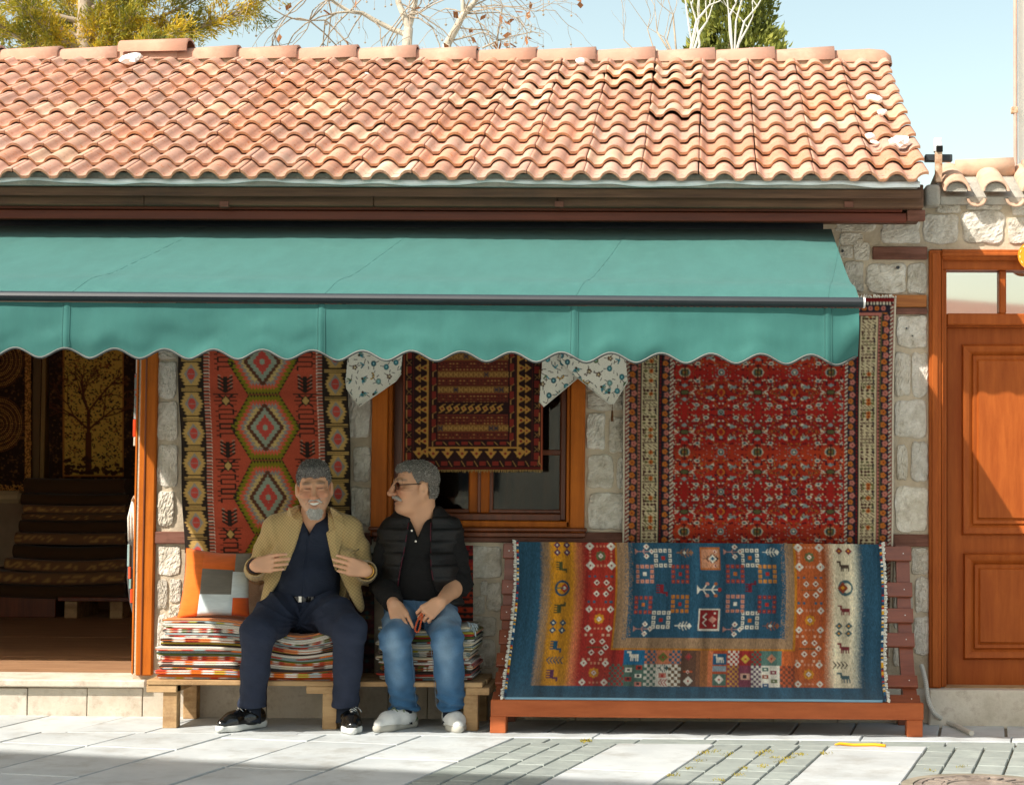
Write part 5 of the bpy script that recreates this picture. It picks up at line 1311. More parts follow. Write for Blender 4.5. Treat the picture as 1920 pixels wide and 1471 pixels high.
# ------------------------------------------------------------------ inside the shop
rs = np.random.RandomState(17)
def inner_carpet(u0, v0, u1, v1, Y, kind, label):
    cv = Canvas(u0, v0, u1, v1, .9, '5A3A22', 2.2); D, E, T2 = '2A1C14', '8A5A2A', 'C08A3E'
    cv.rect(u0, v0, u1, v1, D)
    b = 34 if kind == 'tree' else 10
    for _ in range(900):
        u, v = rs.uniform(u0, u1), rs.uniform(v0, v1); cv.disc(u, v, rs.uniform(1, 3), rs.uniform(1, 3), '3E2A1C' if rs.rand() < .6 else '5A3E22')
    if kind == 'tree':
        cv.rect(u0 + 26, v0 - 5, u1 - 26, v1 - 12, E); cv.rect(u0 + 29, v0 - 5, u1 - 29, v1 - 15, T2)
        for _ in range(1500):
            u, v = rs.uniform(u0 + 30, u1 - 30), rs.uniform(v0, v1 - 18); cv.disc(u, v, rs.uniform(.8, 2.2), rs.uniform(.8, 2), D if rs.rand() < .55 else '7A4A26')
        um = u0 + 74
        def grow(u, v, a, l, t):
            if l < 5: return
            q, w = u + l * math.cos(a), v - l * math.sin(a); cv.line(u, v, q, w, t, '4A2A18')
            for _ in range(2 if l < 26 else 3): grow(q, w, a + rs.uniform(-.75, .75), l * rs.uniform(.6, .8), max(t * .65, 1))
        cv.rect(um - 6, v1 - 95, um + 6, v1 - 16, '4A2A18'); grow(um, v1 - 92, 1.57, 42, 6); grow(um, v1 - 100, .7, 36, 4); grow(um, v1 - 100, 2.4, 36, 4)
        for _ in range(60): cv.disc(rs.uniform(u0 + 30, u1 - 30), v1 - 18 - rs.rand() ** 2 * 30, rs.uniform(2, 6), rs.uniform(2, 4), '3A2414')
    else:
        for vc in (v0 + 75, v0 + 195):
            for r_ in np.arange(6, 46, 3.2):
                for a in np.arange(0, 6.28, 3.2 / r_): cv.disc(u1 - 62 + r_ * 1.05 * math.cos(a), vc + r_ * 1.15 * math.sin(a), 1.1, 1.1, 'B07A3E' if int(r_) % 2 else '6A4222')
        for a in (u1 - 12,): cv.rect(a, v0, a + 11, v1, '6A4422'); 
        for _ in range(500): cv.disc(rs.uniform(u1 - 12, u1 - 1), rs.uniform(v0, v1), 1.2, 1.2, 'B07A3E')
        for _ in range(260): cv.disc(rs.uniform(u0, u1), v1 - rs.rand() * 14, 1.3, 1.3, 'B07A3E')
    cv.shade(speck(cv, .35, 6, 0))
    return tag(cloth('shop_carpet', cv, hang(cv, Y, None, .012, 3, 3), MT['cloth']), label, 'carpet')
inner_carpet(92, 600, 258, 905, 5.0, 'tree', 'dark brown carpet with golden tree of life hanging inside the shop')
inner_carpet(-70, 600, 59, 922, 5.0, 'med', 'dark brown carpet with round medallions hanging inside the shop')
pbox('wall_post', 60, 600, 76, 905, 5.05, .1, mat('shop_panel', '9A7A50', col2='7A5A38', var=.2, scale=3, stretch=(3, 3, .5), rough=.7), shop); pbox('wall_post', 77, 600, 85, 905, 5.0, .14, mat('shop_panel_edge', 'A8864E', var=.15, scale=3, rough=.6), shop)
heights = [(896, 925, 46, 236), (925, 946, 40, 242), (946, 962, 44, 236), (962, 975, 42, 238), (975, 998, 38, 240), (998, 1020, 30, 238), (1020, 1046, 28, 240), (1046, 1068, 12, 240), (1068, 1092, -40, 238), (1092, 1118, -40, 240)]
for i, (v0, v1, u0, u1) in enumerate(heights):
    Y0 = 4.25 + rs.uniform(-.05, .05)
    x0, x1 = at(u0, 1000, Y0)[0], at(u1, 1000, Y0)[0]; z0, z1 = at(150, v1, Y0)[2], at(150, v0, Y0)[2]
    nx_ = 40; n = 9; xs = np.linspace(x0, x1, nx_); V = np.zeros((nx_, n, 3)); C = np.zeros((nx_, n, 3)); h = z1 - z0
    sag = -.02 * np.sin(np.linspace(0, np.pi, nx_)) * (1 if i > 5 else .3)
    paler = [0, 0, 1, .5, 0, 1, 0, 1, 1, 0][i]  # some carpets get a brighter base colour and golden flecks
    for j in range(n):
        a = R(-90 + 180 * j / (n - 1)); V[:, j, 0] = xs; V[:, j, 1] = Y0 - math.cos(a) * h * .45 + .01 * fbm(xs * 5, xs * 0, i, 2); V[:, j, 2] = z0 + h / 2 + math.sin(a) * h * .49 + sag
        C[:, j] = np.where((rs.rand(nx_) < .30 * paler)[:, None] & (j in (3, 4, 5)), lin('A07A44', 1.3), lin('4A3420', 1.0 + paler * 2.0))
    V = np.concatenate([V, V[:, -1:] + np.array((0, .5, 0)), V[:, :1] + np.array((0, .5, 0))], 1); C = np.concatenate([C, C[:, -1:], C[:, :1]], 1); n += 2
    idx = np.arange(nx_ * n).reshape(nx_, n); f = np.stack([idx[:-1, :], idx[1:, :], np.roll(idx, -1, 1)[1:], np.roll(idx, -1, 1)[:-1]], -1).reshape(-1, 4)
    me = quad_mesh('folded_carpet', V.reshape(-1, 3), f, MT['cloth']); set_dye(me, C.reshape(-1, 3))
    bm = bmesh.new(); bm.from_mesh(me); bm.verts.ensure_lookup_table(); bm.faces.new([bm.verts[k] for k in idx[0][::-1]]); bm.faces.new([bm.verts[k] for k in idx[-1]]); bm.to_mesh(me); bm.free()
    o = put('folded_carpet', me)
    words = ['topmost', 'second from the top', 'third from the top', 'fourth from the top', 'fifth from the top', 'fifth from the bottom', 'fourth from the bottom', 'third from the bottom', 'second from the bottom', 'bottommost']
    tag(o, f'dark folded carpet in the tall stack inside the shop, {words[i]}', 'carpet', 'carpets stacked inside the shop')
o = pbox('folded_cloth_roll', -40, 920, 40, 943, 4.4, .4, mat('beige_roll', 'B8A078', var=.15, rough=.9), None, .03); tag(o, 'beige rolled cloth lying beside the dark carpet stack inside the shop', 'cloth roll')
pal = thing('wooden_pallet', 'low wooden pallet under the carpet stack inside the shop', 'pallet', tuple(at(170, 1146, 4.2)))
zf = Z_THR - .011; zt = at(150, 1119, 4.2)[2]
bbox('deck_board', at(108, 1130, 4.2)[0], at(245, 1130, 4.2)[0], 4.2, 4.75, zt - .03, zt, MT['dark_wood'], pal)
for u in (120, 205): bbox('block', at(u, 1130, 4.2)[0], at(u + 24, 1130, 4.2)[0], 4.21, 4.7, zf, zt - .031, MT['bench_wood'], pal)
o = bbox('dark_plinth_box', at(-40, 1130, 4.25)[0], at(104, 1130, 4.25)[0], 4.25, 4.8, zf, zt, MT['dark_wood']); tag(o, 'dark low wooden box on the shop floor beside the pallet', 'box')

# things hung on the inner side of the door post
def strap_bag():
    b = thing('hanging_bag', 'dark woven bag with white straps hanging on the door post', 'bag', tuple(at(244, 1150, .12)))
    mb = MB(); c = [(240, 1015), (256, 1012), (257, 1080), (254, 1135), (249, 1152), (243, 1130), (238, 1085)]
    f = [at(u, v, .10) for u, v in c]; k = [at(u, v, .16) for u, v in c]; n = len(c)
    mb.add(f + k, [tuple(range(n)), tuple(range(2 * n - 1, n - 1, -1))] + [(i, n + i, n + (i + 1) % n, (i + 1) % n) for i in range(n)]); mb.build('pouch', mat('charcoal_felt', '4A4846', var=.2, rough=.95, bump=.4), b, bevel=.004)
    for u, v0, v1, colr in ((239.5, 1020, 1062, '8FA8A6'), (241, 1062, 1085, 'C85A3A'), (242.5, 1085, 1104, '7A9A96'), (245, 1104, 1130, 'E0491E'), (249, 1130, 1152, 'D8D4C8')):
        pbox('trim', u - 1, v0, u + 3.5, v1 - .5, .09, .02, mat('trim_cloth', colr, rough=.9), b, .002)
    for u in (242, 247, 252): MB().tube([at(u, 1014, .12), at(u - 1, 970, .11), at(249, 938, .12)], .006, 6).build('strap', MT['white_yarn'], b, True)
    MB().tube([at(258, 944, .06), at(252, 930, .08), at(248, 938, .11)], .006, 6).build('hook', MT['rust'], b, True)
strap_bag()
tie = thing('hanging_textile', 'narrow patterned sash with orange end hanging inside the door post', 'sash', tuple(at(252, 836, .1)))
for u0, u1, v0, v1, colr in ((255, 258, 640, 700, 'D8D4CC'), (252, 257, 700, 745, '8A9694'), (251, 256, 745, 786, '98A29E'), (249, 254.5, 786, 819, 'E0491E'), (250, 254, 819, 836, 'D8D0BC')):
    o = pbox('segment', u0, v0, u1, v1 - .4, .09, .02, mat('sash_cloth', colr, rough=.9, spots='B84A3A' if v0 in (700, 745) else None, spot_scale=60, spot_size=.25), tie, .002)

# ------------------------------------------------------------------ street details
hose = MB(); pts = [atz(1822, 1374, .012), atz(1800, 1363, .014), atz(1775, 1352, .016)]
pts += [at(1752, 1336, -.14), at(1740, 1310, -.12), at(1736, 1280, -.10), at(1731, 1258, -.06), at(1727, 1246, -.03)]
from mathutils import Vector as _V
sp = []; PP = [np.array(p) for p in pts]
for i in range(len(PP) - 1):
    p0, p1, p2, p3 = PP[max(i - 1, 0)], PP[i], PP[i + 1], PP[min(i + 2, len(PP) - 1)]
    for t in np.linspace(0, 1, 16, endpoint=False): sp.append(.5 * (2 * p1 + (p2 - p0) * t + (2 * p0 - 5 * p1 + 4 * p2 - p3) * t * t + (3 * p1 - p0 - 3 * p2 + p3) * t ** 3))
hose.tube(sp, [.0105 if i % 2 else .0125 for i in range(len(sp))], 8)
tag(hose.build('conduit_hose', mat('grey_corrugated_plastic', 'C4C0B6', var=.1, rough=.5, bump=0), None), 'grey corrugated conduit curling from the wall onto the pavement', 'conduit')
y_ = MB(); y_.tube([atz(1566, 1395, .006), atz(1575, 1393, .008), atz(1600, 1395.5, .006), atz(1640, 1395, .006), atz(1660, 1397, .006)], [.004, .007, .007, .008, .007], 6)
tag(y_.build('yellow_strap', mat('yellow_plastic', 'F0A81E', var=.1, rough=.5, bump=0), None, True), 'yellow plastic strip lying on the grey paving', 'strip')
sign = thing('round_sign', 'round orange sign mounted at the top of the brown door frame', 'sign', tuple(at(1932, 478, -.07)))
c0 = at(1936, 479, -.08); MB().tube([c0 + np.array((0, .012, 0)), c0], .071, 40).build('disc', mat('orange_enamel', 'F0921E', var=.05, rough=.35, bump=0), sign, False)
MB().tube([c0 + np.array((0, .06, 0)), c0 + np.array((0, .012, 0))], .012, 8).build('mount', MT['dark_metal'], sign)
t_ = MB()
for k in range(14):
    a = 2 * math.pi * k / 14; t_.tube([c0 + np.array((math.cos(a) * .062, -.002, math.sin(a) * .062)), c0 + np.array((math.cos(a + .2) * .062, -.002, math.sin(a + .2) * .062))], .0018, 4)
t_.build('rim_line', mat('sign_cream', 'F6E0A8', rough=.4, bump=0), sign)
# manhole cover
mc = atz(1838, 1473, .004)
man = thing('manhole_cover', 'round patterned iron manhole cover set in the grey paving', 'manhole cover', tuple(mc))
iron = mat('worn_cast_iron', '8A8078', col2='A89C90', var=.25, scale=14, rough=.6, bump=.5, bscale=60, metallic=.2, stain='5A4A40', stain_amt=.6, stain_scale=9)
def ringm(r0, r1, z, h, n=56):
    v = []; f = []
    for r_, zz in ((r0, z), (r0, z + h), (r1, z + h), (r1, z)):
        v += [(mc[0] + r_ * math.cos(2 * math.pi * k / n), mc[1] + r_ * math.sin(2 * math.pi * k / n), zz) for k in range(n)]
    for q in range(3):
        for k in range(n): f.append((q * n + k, q * n + (k + 1) % n, (q + 1) * n + (k + 1) % n, (q + 1) * n + k))
    return v, f
MB().tube([(mc[0], mc[1], -.01), (mc[0], mc[1], .004)], .255, 48).build('lid', iron, man)
MB().add(*ringm(.26, .305, -.01, .017)).build('outer_ring', MT['joint'], man); MB().add(*ringm(.225, .245, .004, .006)).build('ring_rib', iron, man); MB().add(*ringm(.13, .142, .004, .006)).build('ring_rib', iron, man)
for k in range(24):
    a = 2 * math.pi * k / 24; c, s = math.cos(a), math.sin(a); mb = MB()
    mb.add([(mc[0] + c * r_ - s * w, mc[1] + s * r_ + c * w, z) for z in (.003, .0105) for r_, w in ((.15, -.008), (.215, -.012), (.215, .012), (.15, .008))], [(4, 5, 6, 7), (0, 1, 5, 4), (1, 2, 6, 5), (2, 3, 7, 6), (3, 0, 4, 7)]); mb.build('tread_block', iron, man)
# moss and weeds in the joints
rs = np.random.RandomState(8); mv, mf = [], []
spots = [(1320, 1410, 8), (1340, 1408, 6), (1365, 1413, 8), (1425, 1412, 10), (1440, 1408, 12), (1452, 1420, 8), (1430, 1436, 10), (1395, 1440, 8), (1310, 1425, 9), (1290, 1440, 8), (1260, 1452, 7), (1480, 1420, 8), (1495, 1413, 8), (1465, 1427, 7), (1805, 1437, 5), (1745, 1444, 5), (1098, 1388, 12), (1385, 1452, 7), (1350, 1462, 7), (1548, 1411, 5)]
for (u, v, n) in spots:
    for _ in range(n * 4):
        p = atz(u + rs.normal() * 6, v + rs.normal() * 1.6, 0); h = rs.uniform(.003, .011); a = rs.rand() * 6.28; w = .004; k = len(mv)
        dx_, dy_ = math.cos(a) * w, math.sin(a) * w; mv += [(p[0] - dx_, p[1] - dy_, -.004), (p[0] + dx_, p[1] + dy_, -.004), (p[0] + rs.normal() * .006, p[1] + rs.normal() * .006, h)]; mf.append((k, k + 1, k + 2))
o = obj('moss', mv, mf, mat('yellow_moss', 'C0A030', col2='8A8A2E', var=.3, scale=30, rough=.9, bump=0)); tag(o, 'yellow-green moss and small weeds in the paving joints', 'moss', kind='stuff')
lf = MB(); p = atz(1870, 1354, .01)
for a in (0, 1.2, 2.6): lf.add([p, p + np.array((math.cos(a) * .03 - .01, math.sin(a) * .02, .012)), p + np.array((math.cos(a) * .055, math.sin(a) * .03, .02)), p + np.array((math.cos(a) * .03 + .01, math.sin(a) * .02, .006))], [(0, 1, 2, 3)])
tag(lf.build('dry_leaf', mat('dry_leaf', '7A7A3A', var=.3, rough=.8)), 'curled dry leaf on the pavement below the brown door', 'leaf')
# ------------------------------------------------------------------ trees behind the roof
def branches(seed, start, direction, length, radius, levels, spread=.6, kids=3, up=.1, shrink=.68, mb=None, tips=None, wig=.18, sides=6):
    rs = np.random.RandomState(seed); mb = mb or MB(); tips = tips if tips is not None else []
    def grow(p, d, l, r, lev):
        pts = [p]; n = 5; dd = d
        for i in range(n):
            dd = (dd + Vector(rs.normal(size=3) * wig) + Vector((0, 0, up * .3))).normalized(); pts.append(pts[-1] + dd * l / n)
        mb.tube(pts, [r * (1 - .45 * i / n) for i in range(n + 1)], sides if lev > 1 else 4, caps=False)
        if lev == 0: tips.append((pts[-1], dd)); tips.append((pts[3], dd)); return
        for k in range(kids + (rs.rand() < .4)):
            i = rs.randint(2, n + 1) if k else n
            ax = Vector(rs.normal(size=3)); ax = (ax - ax.dot(dd) * dd).normalized()
            nd = (dd + ax * spread * rs.uniform(.6, 1.4)).normalized()
            grow(pts[i], nd, l * shrink * rs.uniform(.75, 1.2), r * .55 * (1.1 if i == n else .9), lev - 1)
    grow(Vector(start), Vector(direction).normalized(), length, radius, levels)
    return mb, tips
BARK_W = mat('plane_bark', 'B4AA96', col2='D0CABC', var=.3, scale=5, rough=.9, bump=.4, bscale=20, stain='8A7E6A', stain_amt=.7, stain_scale=4)
BARK_D = mat('twig_bark', 'A49684', var=.3, scale=8, rough=.9, bump=.3)
BARK_G = mat('pale_grey_bark', 'C2C2BA', var=.15, scale=8, rough=.85, bump=.2)
LEAFD = mat('dry_brown_leaves', 'B07040', col2='8A5A34', var=.3, scale=8, rough=.8, bump=0)
def seg(mb, uv, Y, r0, r1, n=6, jit=0.0):
    pts = [Vector(at(u, v, Y + (k % 2) * jit)) for k, (u, v) in enumerate(uv)]
    mb.tube(pts, list(np.linspace(r0, r1, len(pts))), n, caps=False); return pts
# bare plane tree
YP = 9.0
pl = thing('plane_tree', 'bare pale-barked plane tree with hanging seed balls behind the roof', 'tree', tuple(at(762, 1300, YP)))
mb = MB(); base = Vector(at(762, 1300, YP)); base.z = 0
tr = [base, Vector(at(764, 500, YP)), Vector(at(763, 80, YP)), Vector(at(766, 52, YP))]
mb.tube(tr, [.12, .08, .050, .044], 9)
sub = []
sub.append((seg(mb, [(766, 54), (758, 30), (747, 5), (742, -60), (730, -160)], YP, .036, .022, 8), 1)); sub.append((seg(mb, [(766, 54), (775, 22), (781, -10), (792, -80), (800, -170)], YP, .032, .018, 8, .05), 1))
sub.append((seg(mb, [(764, 66), (735, 55), (700, 37), (680, 25), (655, 22), (636, 10), (615, -4), (580, -10)], YP, .028, .011, 7, .1), 1)); sub.append((seg(mb, [(655, 22), (632, 24), (610, 38), (580, 39)], YP, .014, .006, 5), 1))
mb.build('trunk', BARK_W, pl, True)
tw = MB(); tips = []
for pts, _ in sub:
    for k in range(8):
        p = pts[random.randrange(1, len(pts))]
        branches(random.randrange(9999), p, (random.uniform(-1, 1), random.uniform(-.4, .4), random.uniform(-.7, .8)), random.uniform(.45, .9), .008, 2, .7, 2, -.25, .65, tw, tips, .2, 4)
tw.build('twigs', BARK_D, pl, True)['kind'] = 'stuff'
lf = MB(); sb = MB(); rs = np.random.RandomState(31)
for p, d in tips:
    if rs.rand() < .5:
        q = p + Vector((0, 0, -rs.uniform(.03, .12))); sb.tube([p, q], .002, 3, False); bm_r = rs.uniform(.010, .016)
        sb.add([(q + Vector(o) * bm_r) for o in ((1, 0, 0), (-1, 0, 0), (0, 1, 0), (0, -1, 0), (0, 0, 1), (0, 0, -1))], [(0, 2, 4), (2, 1, 4), (1, 3, 4), (3, 0, 4), (2, 0, 5), (1, 2, 5), (3, 1, 5), (0, 3, 5)])
    if rs.rand() < .16:
        a = Vector(rs.normal(size=3)).normalized() * .05; b = Vector(rs.normal(size=3)).normalized() * .035; lf.add([p - a, p + b, p + a, p - b], [(0, 1, 2, 3)])
sb.build('seed_balls', BARK_D, pl)['kind'] = 'stuff'; lf.build('leaves', LEAFD, pl)['kind'] = 'stuff'
# a second leaning plane tree
YP2 = 10.0
pl2 = thing('plane_tree', 'leaning bare plane tree limb right of the upright plane trunk', 'tree', tuple(at(830, 1300, YP2)))
mb = MB(); b2 = Vector(at(800, 1300, YP2)); b2.z = 0
mb.tube([b2, Vector(at(815, 400, YP2)), Vector(at(838, 84, YP2))], [.10, .075, .045], 8)
s1 = seg(mb, [(838, 84), (856, 52), (868, 28), (882, 14), (900, -10), (940, -60)], YP2, .042, .018, 8); s2 = seg(mb, [(869, 26), (868, 5), (862, -30), (865, -90)], YP2, .026, .014, 7)
mb.build('trunk', BARK_W, pl2, True)
tw = MB(); tips = []
for pts in (s1, s2):
    for k in range(10): branches(random.randrange(9999), pts[random.randrange(0, len(pts) - 1)], (random.uniform(-.4, 1.3), random.uniform(-.4, .4), random.uniform(-.4, .8)), random.uniform(.5, .95), .0075, 2, .75, 2, -.2, .68, tw, tips, .22, 4)
for uv in ([(842, 78), (880, 68), (905, 60), (950, 82)], [(905, 90), (935, 76), (960, 68), (1000, 60), (1020, 64)], [(930, 86), (936, 50), (942, 10), (930, -20)]): tips += [(p, Vector((0, 0, -1))) for p in seg(tw, uv, YP2, .010, .003, 4)]
tw.build('twigs', BARK_D, pl2, True)['kind'] = 'stuff'
lf = MB(); sb = MB()
for p, d in tips:
    if rs.rand() < .5:
        q = p + Vector((0, 0, -rs.uniform(.03, .14))); sb.tube([p, q], .002, 3, False); k = rs.uniform(.010, .016)
        sb.add([(q + Vector(o) * k) for o in ((1, 0, 0), (-1, 0, 0), (0, 1, 0), (0, -1, 0), (0, 0, 1), (0, 0, -1))], [(0, 2, 4), (2, 1, 4), (1, 3, 4), (3, 0, 4), (2, 0, 5), (1, 2, 5), (3, 1, 5), (0, 3, 5)])
    if rs.rand() < .2:
        a = Vector(rs.normal(size=3)).normalized() * .05; b = Vector(rs.normal(size=3)).normalized() * .035; lf.add([p - a, p + b, p + a, p - b], [(0, 1, 2, 3)])
sb.build('seed_balls', BARK_D, pl2)['kind'] = 'stuff'; lf.build('leaves', LEAFD, pl2)['kind'] = 'stuff'

# foliage tufts: many small pointed leaves
def leaf_cloud(centres, dirs, n, size, rs, droop=0.0, flat=.25):
    """n needle-like blades round each centre, pointing along its direction"""
    c = np.repeat(np.asarray(centres), n, 0); d = np.repeat(np.asarray(dirs), n, 0); N = len(c)
    d = d + rs.normal(size=(N, 3)) * .42; d[:, 2] -= droop; d /= np.linalg.norm(d, axis=1)[:, None]
    s = np.cross(d, rs.normal(size=(N, 3))); s /= np.linalg.norm(s, axis=1)[:, None]
    L = size * rs.uniform(.6, 1.4, N)[:, None]; p = c + rs.normal(size=(N, 3)) * size * .55
    v = np.stack([p, p + d * L * .45 + s * L * flat * .5, p + d * L, p + d * L * .45 - s * L * flat * .5], 1).reshape(-1, 3)
    return v, np.arange(N * 4).reshape(N, 4)
def leaf_mat(name, a, b, c):
    m, nt, bs = new_mat(name); N = nt.nodes; L = nt.links
    g = N.new('ShaderNodeNewGeometry'); tc = N.new('ShaderNodeTexCoord'); nz = N.new('ShaderNodeTexNoise'); nz.inputs['Scale'].default_value = 2.2; nz.inputs['Detail'].default_value = 3; L.new(tc.outputs['Object'], nz.inputs['Vector'])
    ad = N.new('ShaderNodeMath'); ad.operation = 'MULTIPLY_ADD'; ad.inputs[1].default_value = .35; L.new(g.outputs['Random Per Island'], ad.inputs[0]); 
    s2 = N.new('ShaderNodeMath'); s2.operation = 'MULTIPLY_ADD'; s2.inputs[1].default_value = 1.5; s2.inputs[2].default_value = -.42; L.new(nz.outputs[0], s2.inputs[0]); L.new(s2.outputs[0], ad.inputs[2])
    r = N.new('ShaderNodeValToRGB'); r.color_ramp.elements[0].color = (*lin(a), 1); r.color_ramp.elements[1].color = (*lin(c), 1); e = r.color_ramp.elements.new(.5); e.color = (*lin(b), 1)
    r.color_ramp.elements[0].position = .2; r.color_ramp.elements[2].position = .85
    L.new(ad.outputs[0], r.inputs[0]); L.new(r.outputs[0], bs.inputs['Base Color']); inp(bs, Roughness=.7)
    tl = N.new('ShaderNodeBsdfTranslucent'); L.new(r.outputs[0], tl.inputs[0]); mx = N.new('ShaderNodeMixShader'); mx.inputs[0].default_value = .3
    L.new(bs.outputs[0], mx.inputs[1]); L.new(tl.outputs[0], mx.inputs[2]); L.new(mx.outputs[0], N['Material Output'].inputs[0])
    return m
# spreading conifer on the left
YC = 8.0
con = thing('conifer_tree', 'spreading conifer with yellow-green feathery branches behind the roof ridge', 'tree', (at(150, 1300, YC)[0], YC, 0))
mb = MB(); b0 = Vector(at(150, 1300, YC)); b0.z = 0; top = Vector(at(165, -420, YC))
mb.tube([b0, b0.lerp(top, .35), b0.lerp(top, .7), top], [.16, .12, .08, .02], 9)
rs = np.random.RandomState(77); C = []; D = []
limbs = [(150, 120, 530, -15), (140, 100, 470, 20), (150, 95, 330, 60), (150, 90, 420, -30), (150, 110, 250, 30), (150, 100, 90, 45), (150, 120, -10, 40), (150, 120, -60, 10), (160, 60, 300, -50), (150, 70, 20, -20), (160, 20, 380, -80), (160, -40, 250, -120), (150, 40, -80, -50), (150, 60, 120, -20), (160, -60, 60, -150), (165, -120, 330, -200), (165, -160, 0, -220), (165, -220, 250, -300), (150, 90, 200, 5), (150, 90, 40, 12), (160, 110, 360, 40), (160, 130, 280, 80), (150, 130, 60, 80), (150, 130, 130, 60)]
for (u0, v0, u1, v1) in limbs:
    Yo = rs.uniform(-.9, .9)
    a = Vector(at(u0, v0, YC)); b = Vector(at(u1, v1, YC + Yo)); m_ = a.lerp(b, .5) + Vector((0, 0, -.10))
    pts = [a.lerp(m_, t).lerp(m_.lerp(b, t), t) for t in np.linspace(0, 1, 14)]
    mb.tube(pts, list(np.linspace(.030, .006, 14)), 5, caps=False)
    for i in range(3, 14):
        d0 = (pts[i] - pts[i - 1]).normalized()
        for k in range(4):
            sd = (d0 * .8 + Vector(rs.normal(size=3)) * .7 + Vector((0, 0, .15))).normalized(); l = rs.uniform(.12, .34) * (1.1 - .04 * i)
            q = pts[i] + sd * l; mb.tube([pts[i], q], [.005, .002], 3, caps=False)
            for t in (.35, .6, .8, 1.0): C.append(pts[i].lerp(q, t)); D.append(sd)
        C.append(pts[i]); D.append(d0)
mb.build('trunk', BARK_D, con, True)
v, f = leaf_cloud(np.array(C), np.array(D), 12, .052, rs, .0, .20)
o = put('crown', quad_mesh('crown', v, f, leaf_mat('conifer_leaf', '56641E', 'A0962A', 'E8C22A'), False), con); o['kind'] = 'stuff'
# cypress
YY = 14.0
cy = thing('cypress_tree', 'tall dense green cypress rising behind the right part of the roof', 'tree', (at(1372, 1300, YY)[0], YY, 0))
xc = at(1376, 100, YY)[0]; mb = MB(); mb.tube([(xc, YY, 0), (xc, YY, 5), (xc, YY, 8.5)], [.16, .11, .02], 8); mb.build('trunk', BARK_D, cy, True)
rs = np.random.RandomState(5); C = []; D = []
for _ in range(2600):
    z = rs.uniform(2.6, 8.6); a = rs.rand() * 6.283; rad = (.72 if z < 6 else .72 * (8.8 - z) / 2.8) * (.86 + .16 * math.sin(a * 3 + z * 2.3) + .10 * math.sin(a * 7 - z * 5) + .06 * math.sin(z * 11)) * rs.uniform(.72, 1.0)
    C.append((xc + math.cos(a) * rad, YY + math.sin(a) * rad, z)); D.append((math.cos(a) * .55, math.sin(a) * .55, .9))
v, f = leaf_cloud(np.array(C), np.array(D), 16, .085, rs, 0, .4)
o = put('crown', quad_mesh('crown', v, f, leaf_mat('cypress_leaf', '4A5420', '7A8234', 'AEAE4C'), False), cy); o['kind'] = 'stuff'
# pale bare shrub-like trees in front of the cypress
for j, (uvs, lab) in enumerate((([[(1280, 160), (1310, 40), (1312, -40)], [(1300, 100), (1292, 50), (1285, 0), (1290, -60)], [(1312, 84), (1306, 40), (1296, 10)], [(1306, 40), (1330, 10), (1350, 2)], [(1312, 60), (1326, 40), (1324, 20)]], 'pale bare branching tree at the left edge of the cypress'), ([[(1376, 130), (1380, 40), (1388, 10), (1398, -30)], [(1374, 100), (1368, 60), (1366, 20), (1362, -10)], [(1382, 90), (1396, 40), (1420, 12), (1432, -10)], [(1384, 84), (1402, 52), (1412, 30)], [(1368, 30), (1380, 6), (1384, -20)]], 'pale bare branching tree in front of the cypress'), ([[(1270, 120), (1245, 70), (1215, 52)], [(1250, 76), (1262, 28), (1240, 10), (1226, -6)], [(1262, 28), (1266, 20)], [(1225, 90), (1214, 55), (1220, 30)], [(1205, 110), (1170, 75), (1168, 30)], [(1232, 60), (1228, 12)]], 'thin dark bare twigs rising above the ridge between plane tree and cypress'))):
    Yb = 10.5 + j * .7; u0, v0 = uvs[0][0]; loc = at(u0, v0, Yb)
    t = thing('bare_tree', lab, 'tree', (loc[0], Yb, 0)); mb = MB(); tw = MB(); tips = []
    mb.tube([(loc[0], Yb, 0), (loc[0], Yb, loc[2] * .6), tuple(loc)], [.04, .03, .018], 7)
    for q, uv in enumerate(uvs):
        if q: uv = uv
        pts = seg(mb, [uvs[0][0] if False else uv[0]] + uv[1:], Yb, .014 if j < 2 else .008, .006 if j < 2 else .003, 6)
        if q and j == 2: mb.tube([Vector(loc), pts[0]], [.012, .01], 5)
        if q and j < 2: mb.tube([Vector(loc), pts[0]], [.014, .014], 5)
        for k in range(2): branches(random.randrange(9999), pts[-1 - k % 2], (random.uniform(-.6, .6), random.uniform(-.3, .3), 1), random.uniform(.3, .5), .007 if j < 2 else .004, 1, .6, 2, .2, .7, tw, tips, .15, 4)
    mb.build('trunk', BARK_G if j < 2 else BARK_D, t, True); tw.build('twigs', BARK_G if j < 2 else BARK_D, t, True)['kind'] = 'stuff'

# ------------------------------------------------------------------ neighbours
wb = thing('white_house', 'tall white rendered house with downpipe at the far right behind the shop', 'house', (at(2000, 300, 7)[0], 7, 0))
xw = at(1909, 150, 7)[0]
xk = at(1909, 150, 11)[0] + .02
MB().add([(x, y, z) for z in (0, 6.5) for x, y in ((xw, 7), (xw + 4, 7), (xk + 4, 11), (xk, 11))], [(0, 3, 2, 1), (4, 5, 6, 7), (0, 1, 5, 4), (1, 2, 6, 5), (2, 3, 7, 6), (3, 0, 4, 7)]).build('wall', MT['white_wall'], wb)
p0 = at(1904, 150, 6.95); MB().tube([(p0[0], 6.95, 0), (p0[0], 6.95, 6.4)], .018, 8).build('downpipe', mat('brown_pipe', 'A88A7C', rough=.5), wb, True)
pbox('pipe_bracket', 1897, 200, 1909, 212, 6.93, .06, MT['rust'], wb, .004)
